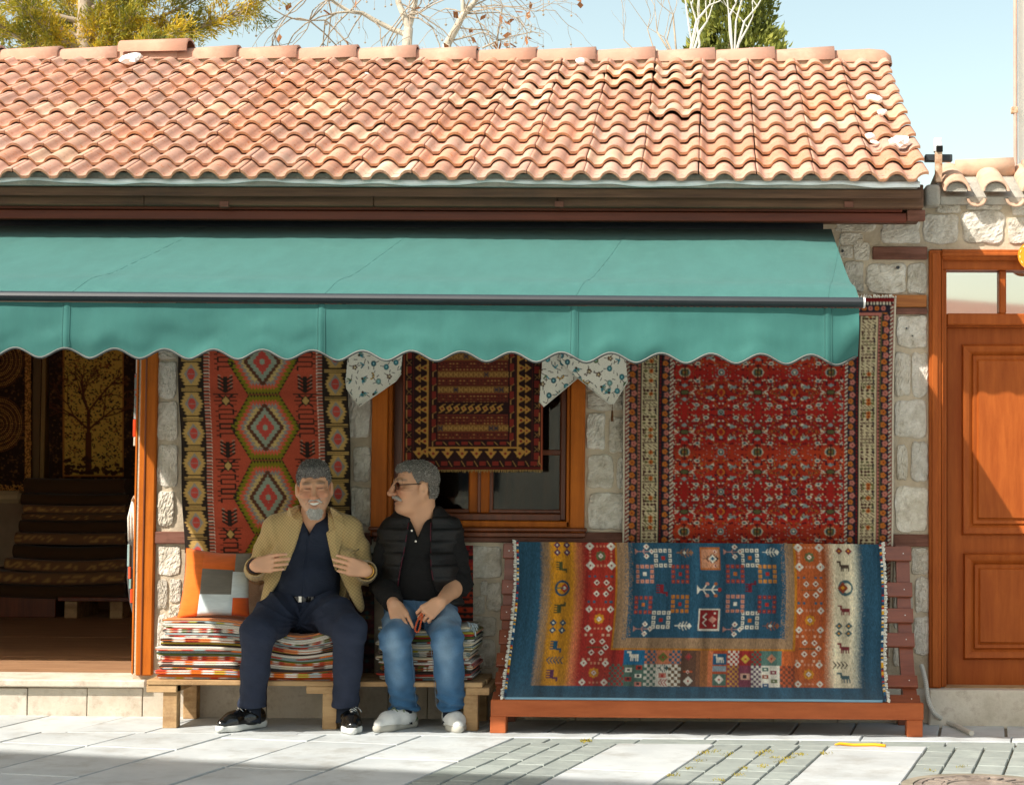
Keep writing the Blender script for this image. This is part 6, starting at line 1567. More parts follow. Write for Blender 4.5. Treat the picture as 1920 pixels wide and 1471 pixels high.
# the other side of the street: outside the picture, it shades the foreground and shows in the panes
def block(name, label, x0, x1, yf0, yf1, ydepth, h, m, roofm, nwin):
    t = thing(name, label, 'building', ((x0 + x1) / 2, (yf0 + yf1) / 2, 0))
    mb = MB(); pl_ = [(x0, yf0), (x1, yf1), (x1, yf1 - ydepth), (x0, yf0 - ydepth)]
    mb.add([(*p, 0) for p in pl_] + [(*p, h) for p in pl_], [(0, 1, 5, 4), (1, 2, 6, 5), (2, 3, 7, 6), (3, 0, 4, 7), (4, 5, 6, 7)]); mb.build('wall', m, t)
    mb = MB(); o = .0
    mb.add([(*p, h + .002) for p in pl_] + [((x0 + x1) / 2 - .5, (yf0 + yf1) / 2 - ydepth / 2, h + .7), ((x0 + x1) / 2 + .5, (yf0 + yf1) / 2 - ydepth / 2, h + .7)], [(0, 1, 5, 4), (1, 2, 5), (2, 3, 4, 5), (3, 0, 4)]); mb.build('roof', roofm, t)
    for fl in range(max(1, int(h // 3))):
        for k in range(nwin):
            a = (k + .5) / nwin; xx = x0 + (x1 - x0) * a; yy = yf0 + (yf1 - yf0) * a
            bbox('window', xx - .45, xx + .45, yy - .05, yy + .06, fl * 3 + 1.0, fl * 3 + 2.3, MT['dark_metal'], t)
    return t
block('street_building', 'tall pale building across the street that shades the pavement', -16.5, -6.65, -6.30, -8.71, 3.0, 9.5, MT['white_wall'], MT['tile'], 4)
block('street_building', 'low cream house opposite the shop mirrored in the window panes', -4.5, 9, -17, -17, 5, 3.3, mat('cream_render', 'D8CDB8', var=.08, rough=.9), MT['tile'], 6)
# ------------------------------------------------------------------ people: smooth implicit surfaces meshed into one continuous skin
def nets(Fd, lo, h):
    """surface nets: quads on the zero level of a sampled field"""
    s = Fd < 0
    c = s[:-1, :-1, :-1].astype(np.int8)
    c = c + s[1:, :-1, :-1] + s[:-1, 1:, :-1] + s[:-1, :-1, 1:] + s[1:, 1:, :-1] + s[1:, :-1, 1:] + s[:-1, 1:, 1:] + s[1:, 1:, 1:]
    act = np.argwhere((c > 0) & (c < 8)); cid = -np.ones(c.shape, np.int32); cid[tuple(act.T)] = np.arange(len(act))
    pos = np.zeros((len(act), 3)); cnt = np.zeros(len(act)); i, j, k = act.T
    cor = [(a, b, d) for a in (0, 1) for b in (0, 1) for d in (0, 1)]
    val = {q: Fd[i + q[0], j + q[1], k + q[2]] for q in cor}
    for q in cor:
        for ax in range(3):
            if q[ax]: continue
            r = list(q); r[ax] = 1; r = tuple(r); a, b = val[q], val[r]; m = (a < 0) != (b < 0)
            t = np.where(m, a / np.where(m, a - b, 1), 0)
            p = np.tile(np.array(q, float), (len(act), 1)); p[:, ax] += t
            pos[m] += p[m]; cnt[m] += 1
    v = np.asarray(lo) + (act + pos / cnt[:, None]) * h
    faces = []
    for ax in range(3):
        sl0 = [slice(None)] * 3; sl1 = [slice(None)] * 3; sl0[ax] = slice(0, -1); sl1[ax] = slice(1, None)
        e = np.argwhere(s[tuple(sl0)] != s[tuple(sl1)])
        o1, o2 = [(1, 2), (2, 0), (0, 1)][ax]
        ok = (e[:, o1] > 0) & (e[:, o2] > 0) & (e[:, o1] < c.shape[o1]) & (e[:, o2] < c.shape[o2]) & (e[:, ax] < c.shape[ax]); e = e[ok]
        ins = s[tuple(e.T)]
        def cell(d1, d2):
            q = e.copy(); q[:, o1] -= d1; q[:, o2] -= d2; return cid[tuple(q.T)]
        quad = np.stack([cell(1, 1), cell(0, 1), cell(0, 0), cell(1, 0)], -1)
        quad[~ins] = quad[~ins][:, ::-1]
        faces.append(quad)
    f = np.concatenate(faces); f = f[(f >= 0).all(1)]
    return v, f
class Field:
    def __init__(s, lo, hi, h):
        s.lo = np.array(lo, float); s.h = h; s.n = np.ceil((np.array(hi) - s.lo) / h).astype(int) + 1; s.F = np.full(s.n, .05, np.float32)
    def grid(s, lo, hi):
        a = np.clip(np.floor((lo - s.lo) / s.h).astype(int), 0, s.n - 1); b = np.clip(np.ceil((hi - s.lo) / s.h).astype(int) + 1, 1, s.n)
        g = [s.lo[i] + np.arange(a[i], b[i]) * s.h for i in range(3)]
        return tuple(slice(a[i], b[i]) for i in range(3)), g[0][:, None, None], g[1][None, :, None], g[2][None, None, :]
    def comb(s, sl, d, k, mode):
        a = s.F[sl]; d = d.astype(np.float32)
        if mode == 'u': t = np.clip(.5 + .5 * (d - a) / k, 0, 1); s.F[sl] = d + (a - d) * t - k * t * (1 - t)
        else: d = -d; t = np.clip(.5 + .5 * (a - d) / k, 0, 1); s.F[sl] = d + (a - d) * t + k * t * (1 - t)
    def cap(s, a, b, ra, rb, k=.012, mode='u', flat=1.0, fax=1):
        a, b = np.array(a, float), np.array(b, float); R_ = max(ra, rb) + k + .02
        sl, X, Y, Z = s.grid(np.minimum(a, b) - R_, np.maximum(a, b) + R_)
        if min(s.F[sl].shape) == 0: return
        q = [X, Y, Z]; sc = np.ones(3); sc[fax] = flat
        d = (b - a) / sc; L = (d * d).sum() + 1e-12
        w = [(q[i] - a[i]) / sc[i] for i in range(3)]
        t = np.clip((w[0] * d[0] + w[1] * d[1] + w[2] * d[2]) / L, 0, 1)
        dist = np.sqrt((w[0] - t * d[0]) ** 2 + (w[1] - t * d[1]) ** 2 + (w[2] - t * d[2]) ** 2) - (ra + (rb - ra) * t)
        s.comb(sl, dist * (flat if flat < 1 else 1), k, mode)
    def path(s, pts, rad, k=.012, **kw):
        for i in range(len(pts) - 1): s.cap(pts[i], pts[i + 1], rad[i], rad[i + 1], k, **kw)
    def ell(s, c, r, R3=None, k=.012, mode='u'):
        c = np.array(c, float); r = np.array(r, float); m = r.max() + k + .02
        sl, X, Y, Z = s.grid(c - m, c + m)
        if min(s.F[sl].shape) == 0: return
        R3 = np.eye(3) if R3 is None else R3; w = [X - c[0], Y - c[1], Z - c[2]]
        l = [(w[0] * R3[0, i] + w[1] * R3[1, i] + w[2] * R3[2, i]) for i in range(3)]
        k0 = np.sqrt(sum((l[i] / r[i]) ** 2 for i in range(3))); k1 = np.sqrt(sum((l[i] / r[i] ** 2) ** 2 for i in range(3)))
        s.comb(sl, k0 * (k0 - 1) / np.maximum(k1, 1e-6), k, mode)
    def fn(s, f, lo, hi, k=.006, mode='s'):
        sl, X, Y, Z = s.grid(np.array(lo, float), np.array(hi, float)); s.comb(sl, f(X, Y, Z) + 0 * (X + Y + Z), k, mode)
    def mesh(s): return nets(s.F, s.lo, s.h)
class Frame:
    """a tilted head: local x to the viewer's right, -y where the face looks, z up"""
    def __init__(s, c, yaw, pitch, roll, sc=1.0):
        s.c = np.array(c, float); s.s = sc
        s.R = np.array(Matrix.Rotation(yaw, 3, 'Z') @ Matrix.Rotation(pitch, 3, 'X') @ Matrix.Rotation(roll, 3, 'Y'))
    def p(s, *q): return s.c + s.R @ (np.array(q, float) * s.s)
    def loc(s, v): return ((v - s.c) @ s.R) / s.s
def wave3(v, seed, f, oct=3, an=(1, 1, 1)):
    rs = np.random.RandomState(seed); out = np.zeros(len(v)); an = np.array(an)
    for o in range(oct):
        for _ in range(4):
            d = rs.normal(size=3); d /= np.linalg.norm(d); out += np.sin((v * an) @ d * f * 2 ** o + rs.rand() * 6.28) / (2 ** o * 2.2)
    return out
def finish(name, v, f, m, parent, folds=0, seed=0, ff=16, an=(1, 1, 1), smooth_it=1, dye=None, fold_fn=None):
    me = quad_mesh(name, v, f, m, True)
    bm = bmesh.new(); bm.from_mesh(me)
    for _ in range(smooth_it): bmesh.ops.smooth_vert(bm, verts=bm.verts, factor=.5, use_axis_x=True, use_axis_y=True, use_axis_z=True)
    bm.to_mesh(me); bm.free(); me.update()
    n = len(me.vertices); co = np.empty(n * 3); me.vertices.foreach_get('co', co); co = co.reshape(-1, 3)
    if folds or fold_fn:
        nr = np.empty(n * 3, np.float32); me.vertex_normals.foreach_get('vector', nr); nr = nr.reshape(-1, 3)
        amt = folds * wave3(co, seed, ff, 3, an) if folds else 0
        if fold_fn is not None: amt = amt + fold_fn(co)
        co = co + nr * np.asarray(amt)[:, None]; me.vertices.foreach_set('co', co.ravel())
    if dye is not None: set_dye(me, dye(co))
    me.update()
    return put(name, me, parent)
def skin_mat():
    m, nt, b = new_mat('skin'); N = nt.nodes; L = nt.links
    a = N.new('ShaderNodeAttribute'); a.attribute_name = 'dye'; L.new(a.outputs['Color'], b.inputs['Base Color'])
    inp(b, Roughness=.5); b.inputs['Specular IOR Level'].default_value = .4
    b.inputs['Subsurface Weight'].default_value = .05; b.inputs['Subsurface Radius'].default_value = (1.0, .35, .2); b.inputs['Subsurface Scale'].default_value = .006
    tc = N.new('ShaderNodeTexCoord'); nz = N.new('ShaderNodeTexNoise'); nz.inputs['Scale'].default_value = 240; nz.inputs['Detail'].default_value = 3; L.new(tc.outputs['Object'], nz.inputs['Vector'])
    bp = N.new('ShaderNodeBump'); bp.inputs['Strength'].default_value = .2; bp.inputs['Distance'].default_value = .001; L.new(nz.outputs[0], bp.inputs['Height']); L.new(bp.outputs[0], b.inputs['Normal'])
    return m
def hair_mat(name, dark, light, pos=.5):
    m = mat(name, dark, col2=light, scale=420, rough=.6, bump=1.0, bscale=420, bdist=.004, detail=2, stretch=(1, 1, .3)); return m
SKIN = skin_mat()
def head(Fd, fr, smile=0.0, jowl=0.0, belly=0):
    P = fr.p; s = fr.s; R3 = fr.R
    E = lambda c, r, k=.012, mode='u': Fd.ell(P(*c), np.array(r) * s, R3, k * s, mode)
    Cp = lambda a, b, ra, rb, k=.012, mode='u': Fd.cap(P(*a), P(*b), ra * s, rb * s, k * s, mode)
    E((0, .018, .042), (.077, .097, .080)); E((0, -.022, -.030), (.063, .070, .080), .03)
    for q in (-1, 1):
        Cp((q * .058, .010, -.045), (q * .022, -.066, -.094), .020 + jowl * .006, .022, .03)
        E((q * .041, -.060, -.020), (.028, .026, .022 + .004 * smile), .02)
        E((q * .081, .018, -.012), (.011, .023, .036), .006); E((q * .094, .012, -.008), (.009, .013, .020), .004, 's')
        E((q * .034, -.098, .011), (.021, .020, .013), .010, 's'); E((q * .033, -.074, .011), (.0135, .0135, .0125), .003)
        Cp((q * .018, -.0885, .0185), (q * .046, -.078, .0165), .0045, .0035, .004)              # upper lid
        Cp((q * .018, -.086, .0035), (q * .045, -.076, .003), .0045, .0035, .006)                # lower lid
        E((q * .0150, -.104, -.031), (.0105, .013, .0095), .005); E((q * .008, -.118, -.040), (.004, .006, .004), .002, 's')
        if smile:
            E((q * .043, -.070, -.026), (.022, .020, .017), .010); Cp((q * .021, -.102, -.034), (q * .041, -.086, -.066), .0035, .003, .006, 's')      # cheek and its fold
        else: Cp((q * .022, -.100, -.036), (q * .036, -.086, -.066), .003, .002, .006, 's')
    Cp((-.042, -.082, .032), (.042, -.082, .032), .0115, .0115, .014)
    Cp((0, -.092, .024), (0, -.120, -.024), .0090, .0140, .010); E((0, -.121, -.027), (.0150, .013, .0115), .006)
    E((0, -.074, -.098), (.026, .022, .020), .02)
    if jowl: E((0, -.035, -.100), (.045, .045, .025), .03)
    w = .024 + .006 * smile
    Cp((-w, -.083, -.056 + .005 * smile), (0, -.096, -.0525), .006, .0075, .006); Cp((0, -.096, -.0525), (w, -.083, -.056 + .005 * smile), .0075, .006, .006)
    Cp((-w * .9, -.082, -.066), (0, -.093, -.074 - .006 * smile), .0065, .008, .006); Cp((0, -.093, -.074 - .006 * smile), (w * .9, -.082, -.066), .008, .0065, .006)
    if smile: Cp((-w * .95, -.098, -.060), (w * .95, -.098, -.060), .004, .004, .002, 's'); Cp((-w * .7, -.099, -.063), (w * .7, -.099, -.063), .0055, .0055, .002, 's')
    else: Cp((-w, -.097, -.0635), (w, -.097, -.0635), .0022, .0022, .003, 's')
def hand(Fd, W, d, n, sd, curl=(.3, .3, .35, .4), sc=1.0, thumb=.6, spread=.04):
    """palm, four unequal fingers and a thumb; d to the fingertips, n out of the palm, sd toward the index side"""
    W, d, n, sd = [np.array(q, float) for q in (W, d, n, sd)]
    d /= np.linalg.norm(d); n -= n.dot(d) * d; n /= np.linalg.norm(n); sd = sd - sd.dot(d) * d - sd.dot(n) * n; sd /= np.linalg.norm(sd)
    tips = []
    for i, (o, l, r) in enumerate(((.034, .074, .0088), (.0115, .082, .0092), (-.0115, .076, .0088), (-.033, .060, .0078))):
        k0 = W + d * (.088 - abs(o - .010) * .22) * sc + sd * o * sc
        Fd.cap(W + d * .01 * sc + sd * o * .55 * sc, k0, .0150 * sc, .0125 * sc, .012)
        p = k0; a = 0; dd = d + sd * (o * spread * 10)
        for j, fr_ in enumerate((.46, .31, .23)):
            a += curl[i] * (.6, 1.25, .9)[j]; q = p + (dd * math.cos(a) + n * math.sin(a)) * l * fr_ * sc
            Fd.cap(p, q, r * (1 - .06 * j) * sc, r * (.94 - .08 * j) * sc, .003); p = q
        tips.append(p)
    t0 = W + d * .022 * sc + sd * .024 * sc + n * .008 * sc; t1 = t0 + (d * .55 + sd * .55 * thumb + n * .45) * .042 * sc; t2 = t1 + (d * .85 + sd * .1 * thumb + n * .35) * .034 * sc; t3 = t2 + (d * .95 - sd * .1 + n * .2) * .024 * sc
    Fd.cap(t0, t1, .0165 * sc, .0125 * sc, .012); Fd.cap(t1, t2, .0115 * sc, .0105 * sc, .004); Fd.cap(t2, t3, .0105 * sc, .0085 * sc, .003)
    return tips
def skin_dye(fr, tone, lips, brow, squint=True, stubble=None, tips=(), extra=None):
    def f(v):
        l = fr.loc(v); c = np.tile(lin(tone), (len(v), 1))
        near = (np.abs(l) < .16).all(1)
        c *= (1 + .05 * wave3(v, 3, 60, 2))[:, None]
        def blend(m, col, a):
            m = np.clip(m, 0, 1)[:, None] * a; c[:] = c * (1 - m) + lin(col) * m
        g = lambda x, y, z, rx, ry, rz: np.exp(-(((l[:, 0] - x) / rx) ** 2 + ((l[:, 1] - y) / ry) ** 2 + ((l[:, 2] - z) / rz) ** 2)) * near
        for q in (-1, 1):
            blend(g(q * .042, -.075, -.022, .026, .04, .022), 'B8502E', .40)
            blend(g(q * .033, -.09, .0105, .017, .03, .0040), '3A1C10' , .95 if squint else .9)
            blend(g(q * .033, -.088, .020, .022, .03, .006), '8A4A2A', .40)
            blend(g(q * .033, -.085, -.004, .022, .03, .005), '96562F', .45)
            bm_ = np.exp(-((l[:, 2] - (.036 - .10 * np.maximum(np.abs(l[:, 0]) - .032, 0))) / .0058) ** 2) * np.exp(-((np.abs(l[:, 0]) - .034) / .022) ** 4) * (l[:, 1] < -.05) * near * (l[:, 0] * q > 0)
            blend(bm_, brow, .85)
        blend(g(0, -.118, -.024, .018, .03, .016), 'B8542E', .45)
        blend(g(0, -.095, -.052, .030, .03, .006) + g(0, -.09, -.074, .026, .03, .0075), lips, .75)
        blend(g(0, -.095, -.0625, .028, .02, .0035), '2E0E0A', .9)
        for z in (.056, .066, .076): blend(np.exp(-((l[:, 2] - z - .004 * np.sin(l[:, 0] * 60)) / .0018) ** 2) * (np.abs(l[:, 0]) < .045) * (l[:, 1] < -.05) * near, '8A4826', .6)
        for q in (-1, 1):
            for k in range(3): blend(np.exp(-((l[:, 2] - (.004 - .006 * k) - (np.abs(l[:, 0]) - .05) * (.5 - .5 * k)) / .0016) ** 2) * np.exp(-((l[:, 0] - q * .058) / .010) ** 2) * (l[:, 1] < -.03) * near, '8A4A28', .45)
            blend(np.exp(-((np.abs(l[:, 0]) - .021 - (-.034 - l[:, 2]) * .6) / .003) ** 2) * (l[:, 2] < -.03) * (l[:, 2] > -.068) * (l[:, 1] < -.06) * near * (l[:, 0] * q > 0), '8A4426', .6)
        blend(g(0, -.11, -.041, .016, .02, .003), '6A2E1A', .6)
        if stubble: blend(((l[:, 2] < -.035) & (l[:, 2] > -.14) & (l[:, 1] < .01) & near) * (.55 + .3 * wave3(v, 8, 300, 1)), stubble, .45)
        for t in tips: blend(np.exp(-(((v - t) ** 2).sum(1)) / .0075 ** 2), 'E8C0A8', .8)
        if extra: extra(l, c, blend, g, v)
        return np.clip(c, .01, .9)
    return f
def shell(fr, fn_keep, h, pad, name, m, parent, k=0, noise=.0, seed=1, prims=None):
    """hair or beard: an offset of the head kept where fn_keep holds"""
    Fd = Field(fr.c - .17 * fr.s, fr.c + .17 * fr.s, h); prims(Fd, pad)
    def cut(X, Y, Z):
        sh = np.broadcast(X, Y, Z).shape; P = np.stack([np.broadcast_to(q, sh) for q in (X, Y, Z)], -1); l = ((P - fr.c) @ fr.R) / fr.s
        return fn_keep(l[..., 0], l[..., 1], l[..., 2])
    Fd.fn(cut, Fd.lo, Fd.lo + Fd.n * h, .006, 's')
    v, f = Fd.mesh(); return finish(name, v, f, m, parent, noise, seed, 95, (1, 1, 1), 1)
def torso_open(zs, xl, xr, ymid):
    def f(X, Y, Z):
        a = np.interp(Z, zs, xl); b = np.interp(Z, zs, xr); c = (a + b) / 2; w = (b - a) / 2
        return np.maximum(np.abs(X - c) - w, Y - ymid)
    return f
def shoe(name, heel, toe, ankle, upper_m, sole_m, lace_m, parent, sc=1.0, accent=None):
    heel, toe = np.array(heel, float), np.array(toe, float); heel[2] = toe[2] = 0; d = toe - heel; L = np.linalg.norm(d); d /= L; s = np.array((-d[1], d[0], 0)); up = np.array((0, 0, 1.))
    sh = bpy.data.objects.new(name, None); COL.objects.link(sh); adopt(sh, parent)
    h = .0045
    def fld(): return Field(np.minimum(heel, toe) - .09, np.maximum(heel, toe) + np.array((.09, .09, .17)), h)
    U = fld(); p = lambda t, a, z: heel + d * L * t + s * a + up * z
    U.path([p(.06, 0, .05), p(.35, .0, .05), p(.70, .0, .045), p(.93, .0, .036)], [.036, .037, .042, .026], .02)
    U.cap(p(.10, 0, .055), np.array(ankle) + up * -.01, .038, .040, .03); U.cap(p(.25, 0, .075), p(.55, 0, .055), .032, .030, .03)
    U.fn(lambda X, Y, Z: Z - .022, U.lo, U.lo + U.n * h, .004); v, f = U.mesh(); up_o = finish('upper', v, f, upper_m, sh, .0012, 4, 60, (1, 1, 1), 1)
    S = fld(); S.path([p(.02, 0, .022), p(.35, 0, .020), p(.70, 0, .018), p(.96, 0, .020)], [.040, .036, .045, .026], .02)
    S.fn(lambda X, Y, Z: .0325 - Z, S.lo, S.lo + S.n * h, .003); S.fn(lambda X, Y, Z: Z - .001, S.lo, S.lo + S.n * h, .002); v, f = S.mesh(); finish('sole', v, f, sole_m, sh, 0, smooth_it=1)
    if accent is not None:
        Aq = fld(); Aq.path([p(.02, 0, .04), p(.28, 0, .036)], [.040, .038], .01); Aq.fn(lambda X, Y, Z: .050 - Z, Aq.lo, Aq.lo + Aq.n * h, .003); Aq.fn(lambda X, Y, Z: Z - .033, Aq.lo, Aq.lo + Aq.n * h, .003); v, f = Aq.mesh(); finish('heel_counter', v, f, accent, sh, 0)
    for k in range(5):
        t = .34 + k * .07; z = .114 - k * .008
        MB().tube([p(t, -.026, z - .012), p(t + .02, 0, z + .006), p(t + .04, .026, z - .012)], .0040, 5).build('lace', lace_m, sh, True)
    for q in (-1, 1): MB().tube([p(.37, 0, .104), p(.34, q * .02, .112), p(.40, q * .038, .098), p(.42, q * .046, .084)], .0032, 5).build('lace', lace_m, sh, True)
    return sh

def strands(o, n, length, m, parent, seed, flow=(0, 0, -.6), width=.0011, name='hair_strands'):
    """short separate hairs standing on a hair shell"""
    me = o.data; k = len(me.vertices); co = np.empty(k * 3); me.vertices.foreach_get('co', co); co = co.reshape(-1, 3); nr = np.empty(k * 3, np.float32); me.vertex_normals.foreach_get('vector', nr); nr = nr.reshape(-1, 3)
    rs = np.random.RandomState(seed); i = rs.randint(0, k, n); p = co[i]; d = nr[i] * .55 + np.array(flow) + rs.normal(size=(n, 3)) * .30; d /= np.linalg.norm(d, axis=1)[:, None]
    s = np.cross(d, rs.normal(size=(n, 3))); s /= np.linalg.norm(s, axis=1)[:, None]; L = length * rs.uniform(.5, 1.3, n)[:, None]
    bend = rs.normal(size=(n, 3)) * .25
    v = np.stack([p - s * width, p + s * width, p + d * L * .6 + s * width * .7, p + (d + bend) * L, p + d * L * .6 - s * width * .7], 1).reshape(-1, 3)
    me2 = quad_mesh(name, v, np.arange(n * 5).reshape(n, 5), m, False); q = put(name, me2, parent); q['kind'] = 'stuff'; return q
def strand_mat(name, cols):
    m, nt, b = new_mat(name); N = nt.nodes; L = nt.links
    g = N.new('ShaderNodeNewGeometry'); r = N.new('ShaderNodeValToRGB'); r.color_ramp.elements[0].color = (*lin(cols[0]), 1); r.color_ramp.elements[1].color = (*lin(cols[-1]), 1)
    for k, c in enumerate(cols[1:-1]): e = r.color_ramp.elements.new((k + 1) / (len(cols) - 1)); e.color = (*lin(c), 1)
    L.new(g.outputs['Random Per Island'], r.inputs[0]); L.new(r.outputs[0], b.inputs['Base Color']); inp(b, Roughness=.5); return m
def J(u, v, Y): return np.array(at(u, v, Y))
def ridge(x): return (1 - np.abs(np.sin(x))) ** 2
JACKET = None
def check_mat():
    """tan houndstooth-like wool"""
    m, nt, b = new_mat('tan_checked_wool'); N = nt.nodes; L = nt.links
    tc = N.new('ShaderNodeTexCoord'); mp = N.new('ShaderNodeMapping'); mp.inputs['Rotation'].default_value = (0, R(8), 0); L.new(tc.outputs['Object'], mp.inputs[0])
    ck = N.new('ShaderNodeTexChecker'); ck.inputs['Scale'].default_value = 120; ck.inputs['Color1'].default_value = (*lin('D6BC88'), 1); ck.inputs['Color2'].default_value = (*lin('A2865A'), 1)
    s = N.new('ShaderNodeSeparateXYZ'); L.new(mp.outputs[0], s.inputs[0]); c = N.new('ShaderNodeCombineXYZ'); L.new(s.outputs[0], c.inputs[0]); L.new(s.outputs[2], c.inputs[1]); L.new(c.outputs[0], ck.inputs['Vector'])
    nz = N.new('ShaderNodeTexNoise'); nz.inputs['Scale'].default_value = 12; L.new(tc.outputs['Object'], nz.inputs['Vector'])
    mx = N.new('ShaderNodeMix'); mx.data_type = 'RGBA'; mr = N.new('ShaderNodeMapRange'); mr.inputs[3].default_value = .35; mr.inputs[4].default_value = .75; L.new(nz.outputs[0], mr.inputs[0]); L.new(mr.outputs[0], mx.inputs[0])
    L.new(ck.outputs[0], mx.inputs[6]); mx.inputs[7].default_value = (*lin('C6A974'), 1); L.new(mx.outputs[2], b.inputs['Base Color']); inp(b, Roughness=.95); b.inputs['Specular IOR Level'].default_value = .1; b.inputs['Sheen Weight'].default_value = .2
    n2 = N.new('ShaderNodeTexNoise'); n2.inputs['Scale'].default_value = 28; n2.inputs['Detail'].default_value = 6; L.new(tc.outputs['Object'], n2.inputs['Vector']); bp = N.new('ShaderNodeBump'); bp.inputs['Strength'].default_value = .5; bp.inputs['Distance'].default_value = .008; L.new(n2.outputs[0], bp.inputs['Height']); L.new(bp.outputs[0], b.inputs['Normal'])
    return m
TAN = check_mat()
NAVY = mat('navy_shirt_cotton', '20283A', var=.12, scale=14, rough=.75, bump=.5, bscale=24, bdist=.010, stretch=(1, 1, 2.2))
TROU = mat('slate_blue_trousers', '2C3242', var=.10, scale=12, rough=.9, bump=.55, bscale=26, bdist=.010, stretch=(1, 1, 1.6), spec=.2)
BLK = mat('black_quilted_nylon', '1C1A1A', var=.15, scale=14, rough=.55, bump=.5, bscale=40, bdist=.008, spec=.35)
POLO = mat('black_polo_cotton', '1A1818', var=.12, scale=14, rough=.9, bump=.5, bscale=26, bdist=.010, stretch=(1, 1, 2.0))
PATENT = mat('black_patent_leather', '141312', var=.2, rough=.16, bump=.1, bscale=40, spec=.7)
WSOLE = mat('white_rubber', 'DADAD4', var=.06, rough=.6, bump=.1)
WSOLE2 = mat('grey_white_rubber', 'B8B4A8', var=.1, rough=.7, bump=.2)
WKNIT = mat('white_knit', 'DCDCD8', var=.06, scale=30, rough=.85, bump=.4, bscale=300)
SAGE = mat('sage_heel', '7E8A6A', rough=.6, var=.1)
STEEL = mat('polished_steel', 'C8C8C4', rough=.2, metallic=.9, bump=0, var=.05); GOLD = mat('gold_metal', 'C89A4A', rough=.25, metallic=.9, bump=0, var=.05)
BEADW = mat('dark_bracelet_beads', '2E2428', rough=.4, bump=0, var=.2)
def jeans_mat():
    m = mat('faded_denim', '2E5272', col2='48708E', var=.2, scale=16, rough=.9, bump=.35, bscale=260, stretch=(1, 1, .5), sheen=.1); return m
DENIM = cloth_mat('washed_denim', rough=.9, bump=.35, bscale=300, wear=.16, sheen=.08)

# ================================================= the man in the tan jacket
man1 = thing('person', 'seated man with grey hair and white goatee in tan checked jacket and dark trousers, gesturing', 'person', tuple(atz(570, 1370, 0)))
hd = Frame(J(589, 914, -.34), R(11), R(9), R(-3), 1.0)
neck = J(585, 972, -.235); pel = J(570, 1140, -.26); chest = J(585, 1030, -.22)
shL, shR = J(521, 992, -.21), J(652, 992, -.21)
elL, elR = J(482, 1070, -.16), J(683, 1072, -.16)
wrL, wrR = J(478, 1060, -.48), J(688, 1070, -.48)
hipL, hipR = pel + np.array((-.085, .01, 0)), pel + np.array((.085, .01, 0))
knL, knR = J(484, 1186, -.62), J(655, 1180, -.62)
anL, anR = J(473, 1324, -.45), J(648, 1324, -.46)
allp = np.array([hd.p(0, 0, .15), hd.p(0, -.15, 0), neck, pel, shL, shR, elL, elR, wrL, wrR, hipL, hipR, knL, knR, anL, anR, J(540, 1050, -.45), J(620, 1050, -.45)])
lo, hi = allp.min(0) - np.array((.10, .13, .09)), allp.max(0) + np.array((.10, .12, .05))
B = Field(lo, hi, .0036)
head(B, hd, smile=1.0)
B.cap(hd.p(0, .03, -.07), neck + np.array((0, .01, -.03)), .058, .062, .03)
B.path([neck + np.array((0, .01, -.05)), chest + np.array((0, .03, 0)), pel], [.065, .085, .09], .03)
for a, b, c, s_ in ((shL, elL, wrL, -1), (shR, elR, wrR, 1)):
    B.cap(chest + np.array((0, 0, .06)), a, .05, .048, .03); B.path([a, b, c], [.044, .036, .026], .02)
for a, b, c in ((hipL, knL, anL), (hipR, knR, anR)): B.path([a, b, c], [.06, .044, .031], .03); B.cap(c, c + np.array((0, -.004, -.03)), .030, .028, .02)
B.cap(hipL, hipR, .08, .08, .03)
tipsL = hand(B, wrL, (1, -.22, .16), (.15, 1, -.15), (0, 0, 1), (.20, .22, .24, .26), 1.0, .4)
tipsR = hand(B, wrR, (-1, -.22, .28), (-.15, 1, -.1), (.1, 0, 1), (.20, .22, .26, .30), 1.0, .4)
v, f = B.mesh()
body1 = finish('body', v, f, SKIN, man1, smooth_it=1, dye=skin_dye(hd, 'DEA884', 'A0553E', '6A5848', True, 'B0A494', tipsL + tipsR))
def hair_prims(Fd, pad):
    s = hd.s; E = lambda c, r, k=.012: Fd.ell(hd.p(*c), (np.array(r) + pad) * s, hd.R, k)
    E((0, .018, .044), (.077, .097, .080)); E((0, .03, -.02), (.071, .075, .06)); E((0, -.018, .092), (.060, .072, .036), .03)
HAIR1 = hair_mat('grey_hair', '2A2624', 'A09C98')
def hairline(x, y, z, ys, zs_):
    return z - np.interp(y, ys, zs_) + .30 * np.maximum(np.abs(x) - .044, 0) * (y < -.04) + .0035 * np.sin(x * 95 + 1) + .002 * np.sin(x * 230 + y * 150) + .002 * np.sin(y * 260)
def keep1(x, y, z): return hairline(x, y, z, [-.12, -.050, -.034, -.026, -.010, -.004, .036, .044, .12], [.060, .060, .038, -.012, -.012, .028, .028, -.050, -.060])
h1 = shell(hd, keep1, .0034, .0035, 'hair', HAIR1, man1, noise=.0014, seed=4, prims=hair_prims)
STR1 = strand_mat('salt_pepper_strands', ['241F1C', '4A443E', '8E8880', 'C8C4BC']); strands(h1, 7000, .0058, STR1, man1, 3, (0, .2, .0))
GOAT = hair_mat('white_beard', 'BEBAB2', 'E4E0D8')
S = Field(hd.c - .17, hd.c + .17, .0034)
S.ell(hd.p(0, -.076, -.100), np.array((.036, .026, .030)) * hd.s, hd.R, .01); S.cap(hd.p(-.012, -.084, -.120), hd.p(.012, -.084, -.120), .016, .016, .012)
v, f = S.mesh(); bd_ = finish('beard', v, f, GOAT, man1, .0014, 6, 110); strands(bd_, 1800, .007, strand_mat('white_strands', ['B8B4AC', 'DAD6CE', 'F0ECE4']), man1, 5, (0, -.2, -.7), name='beard_strands')
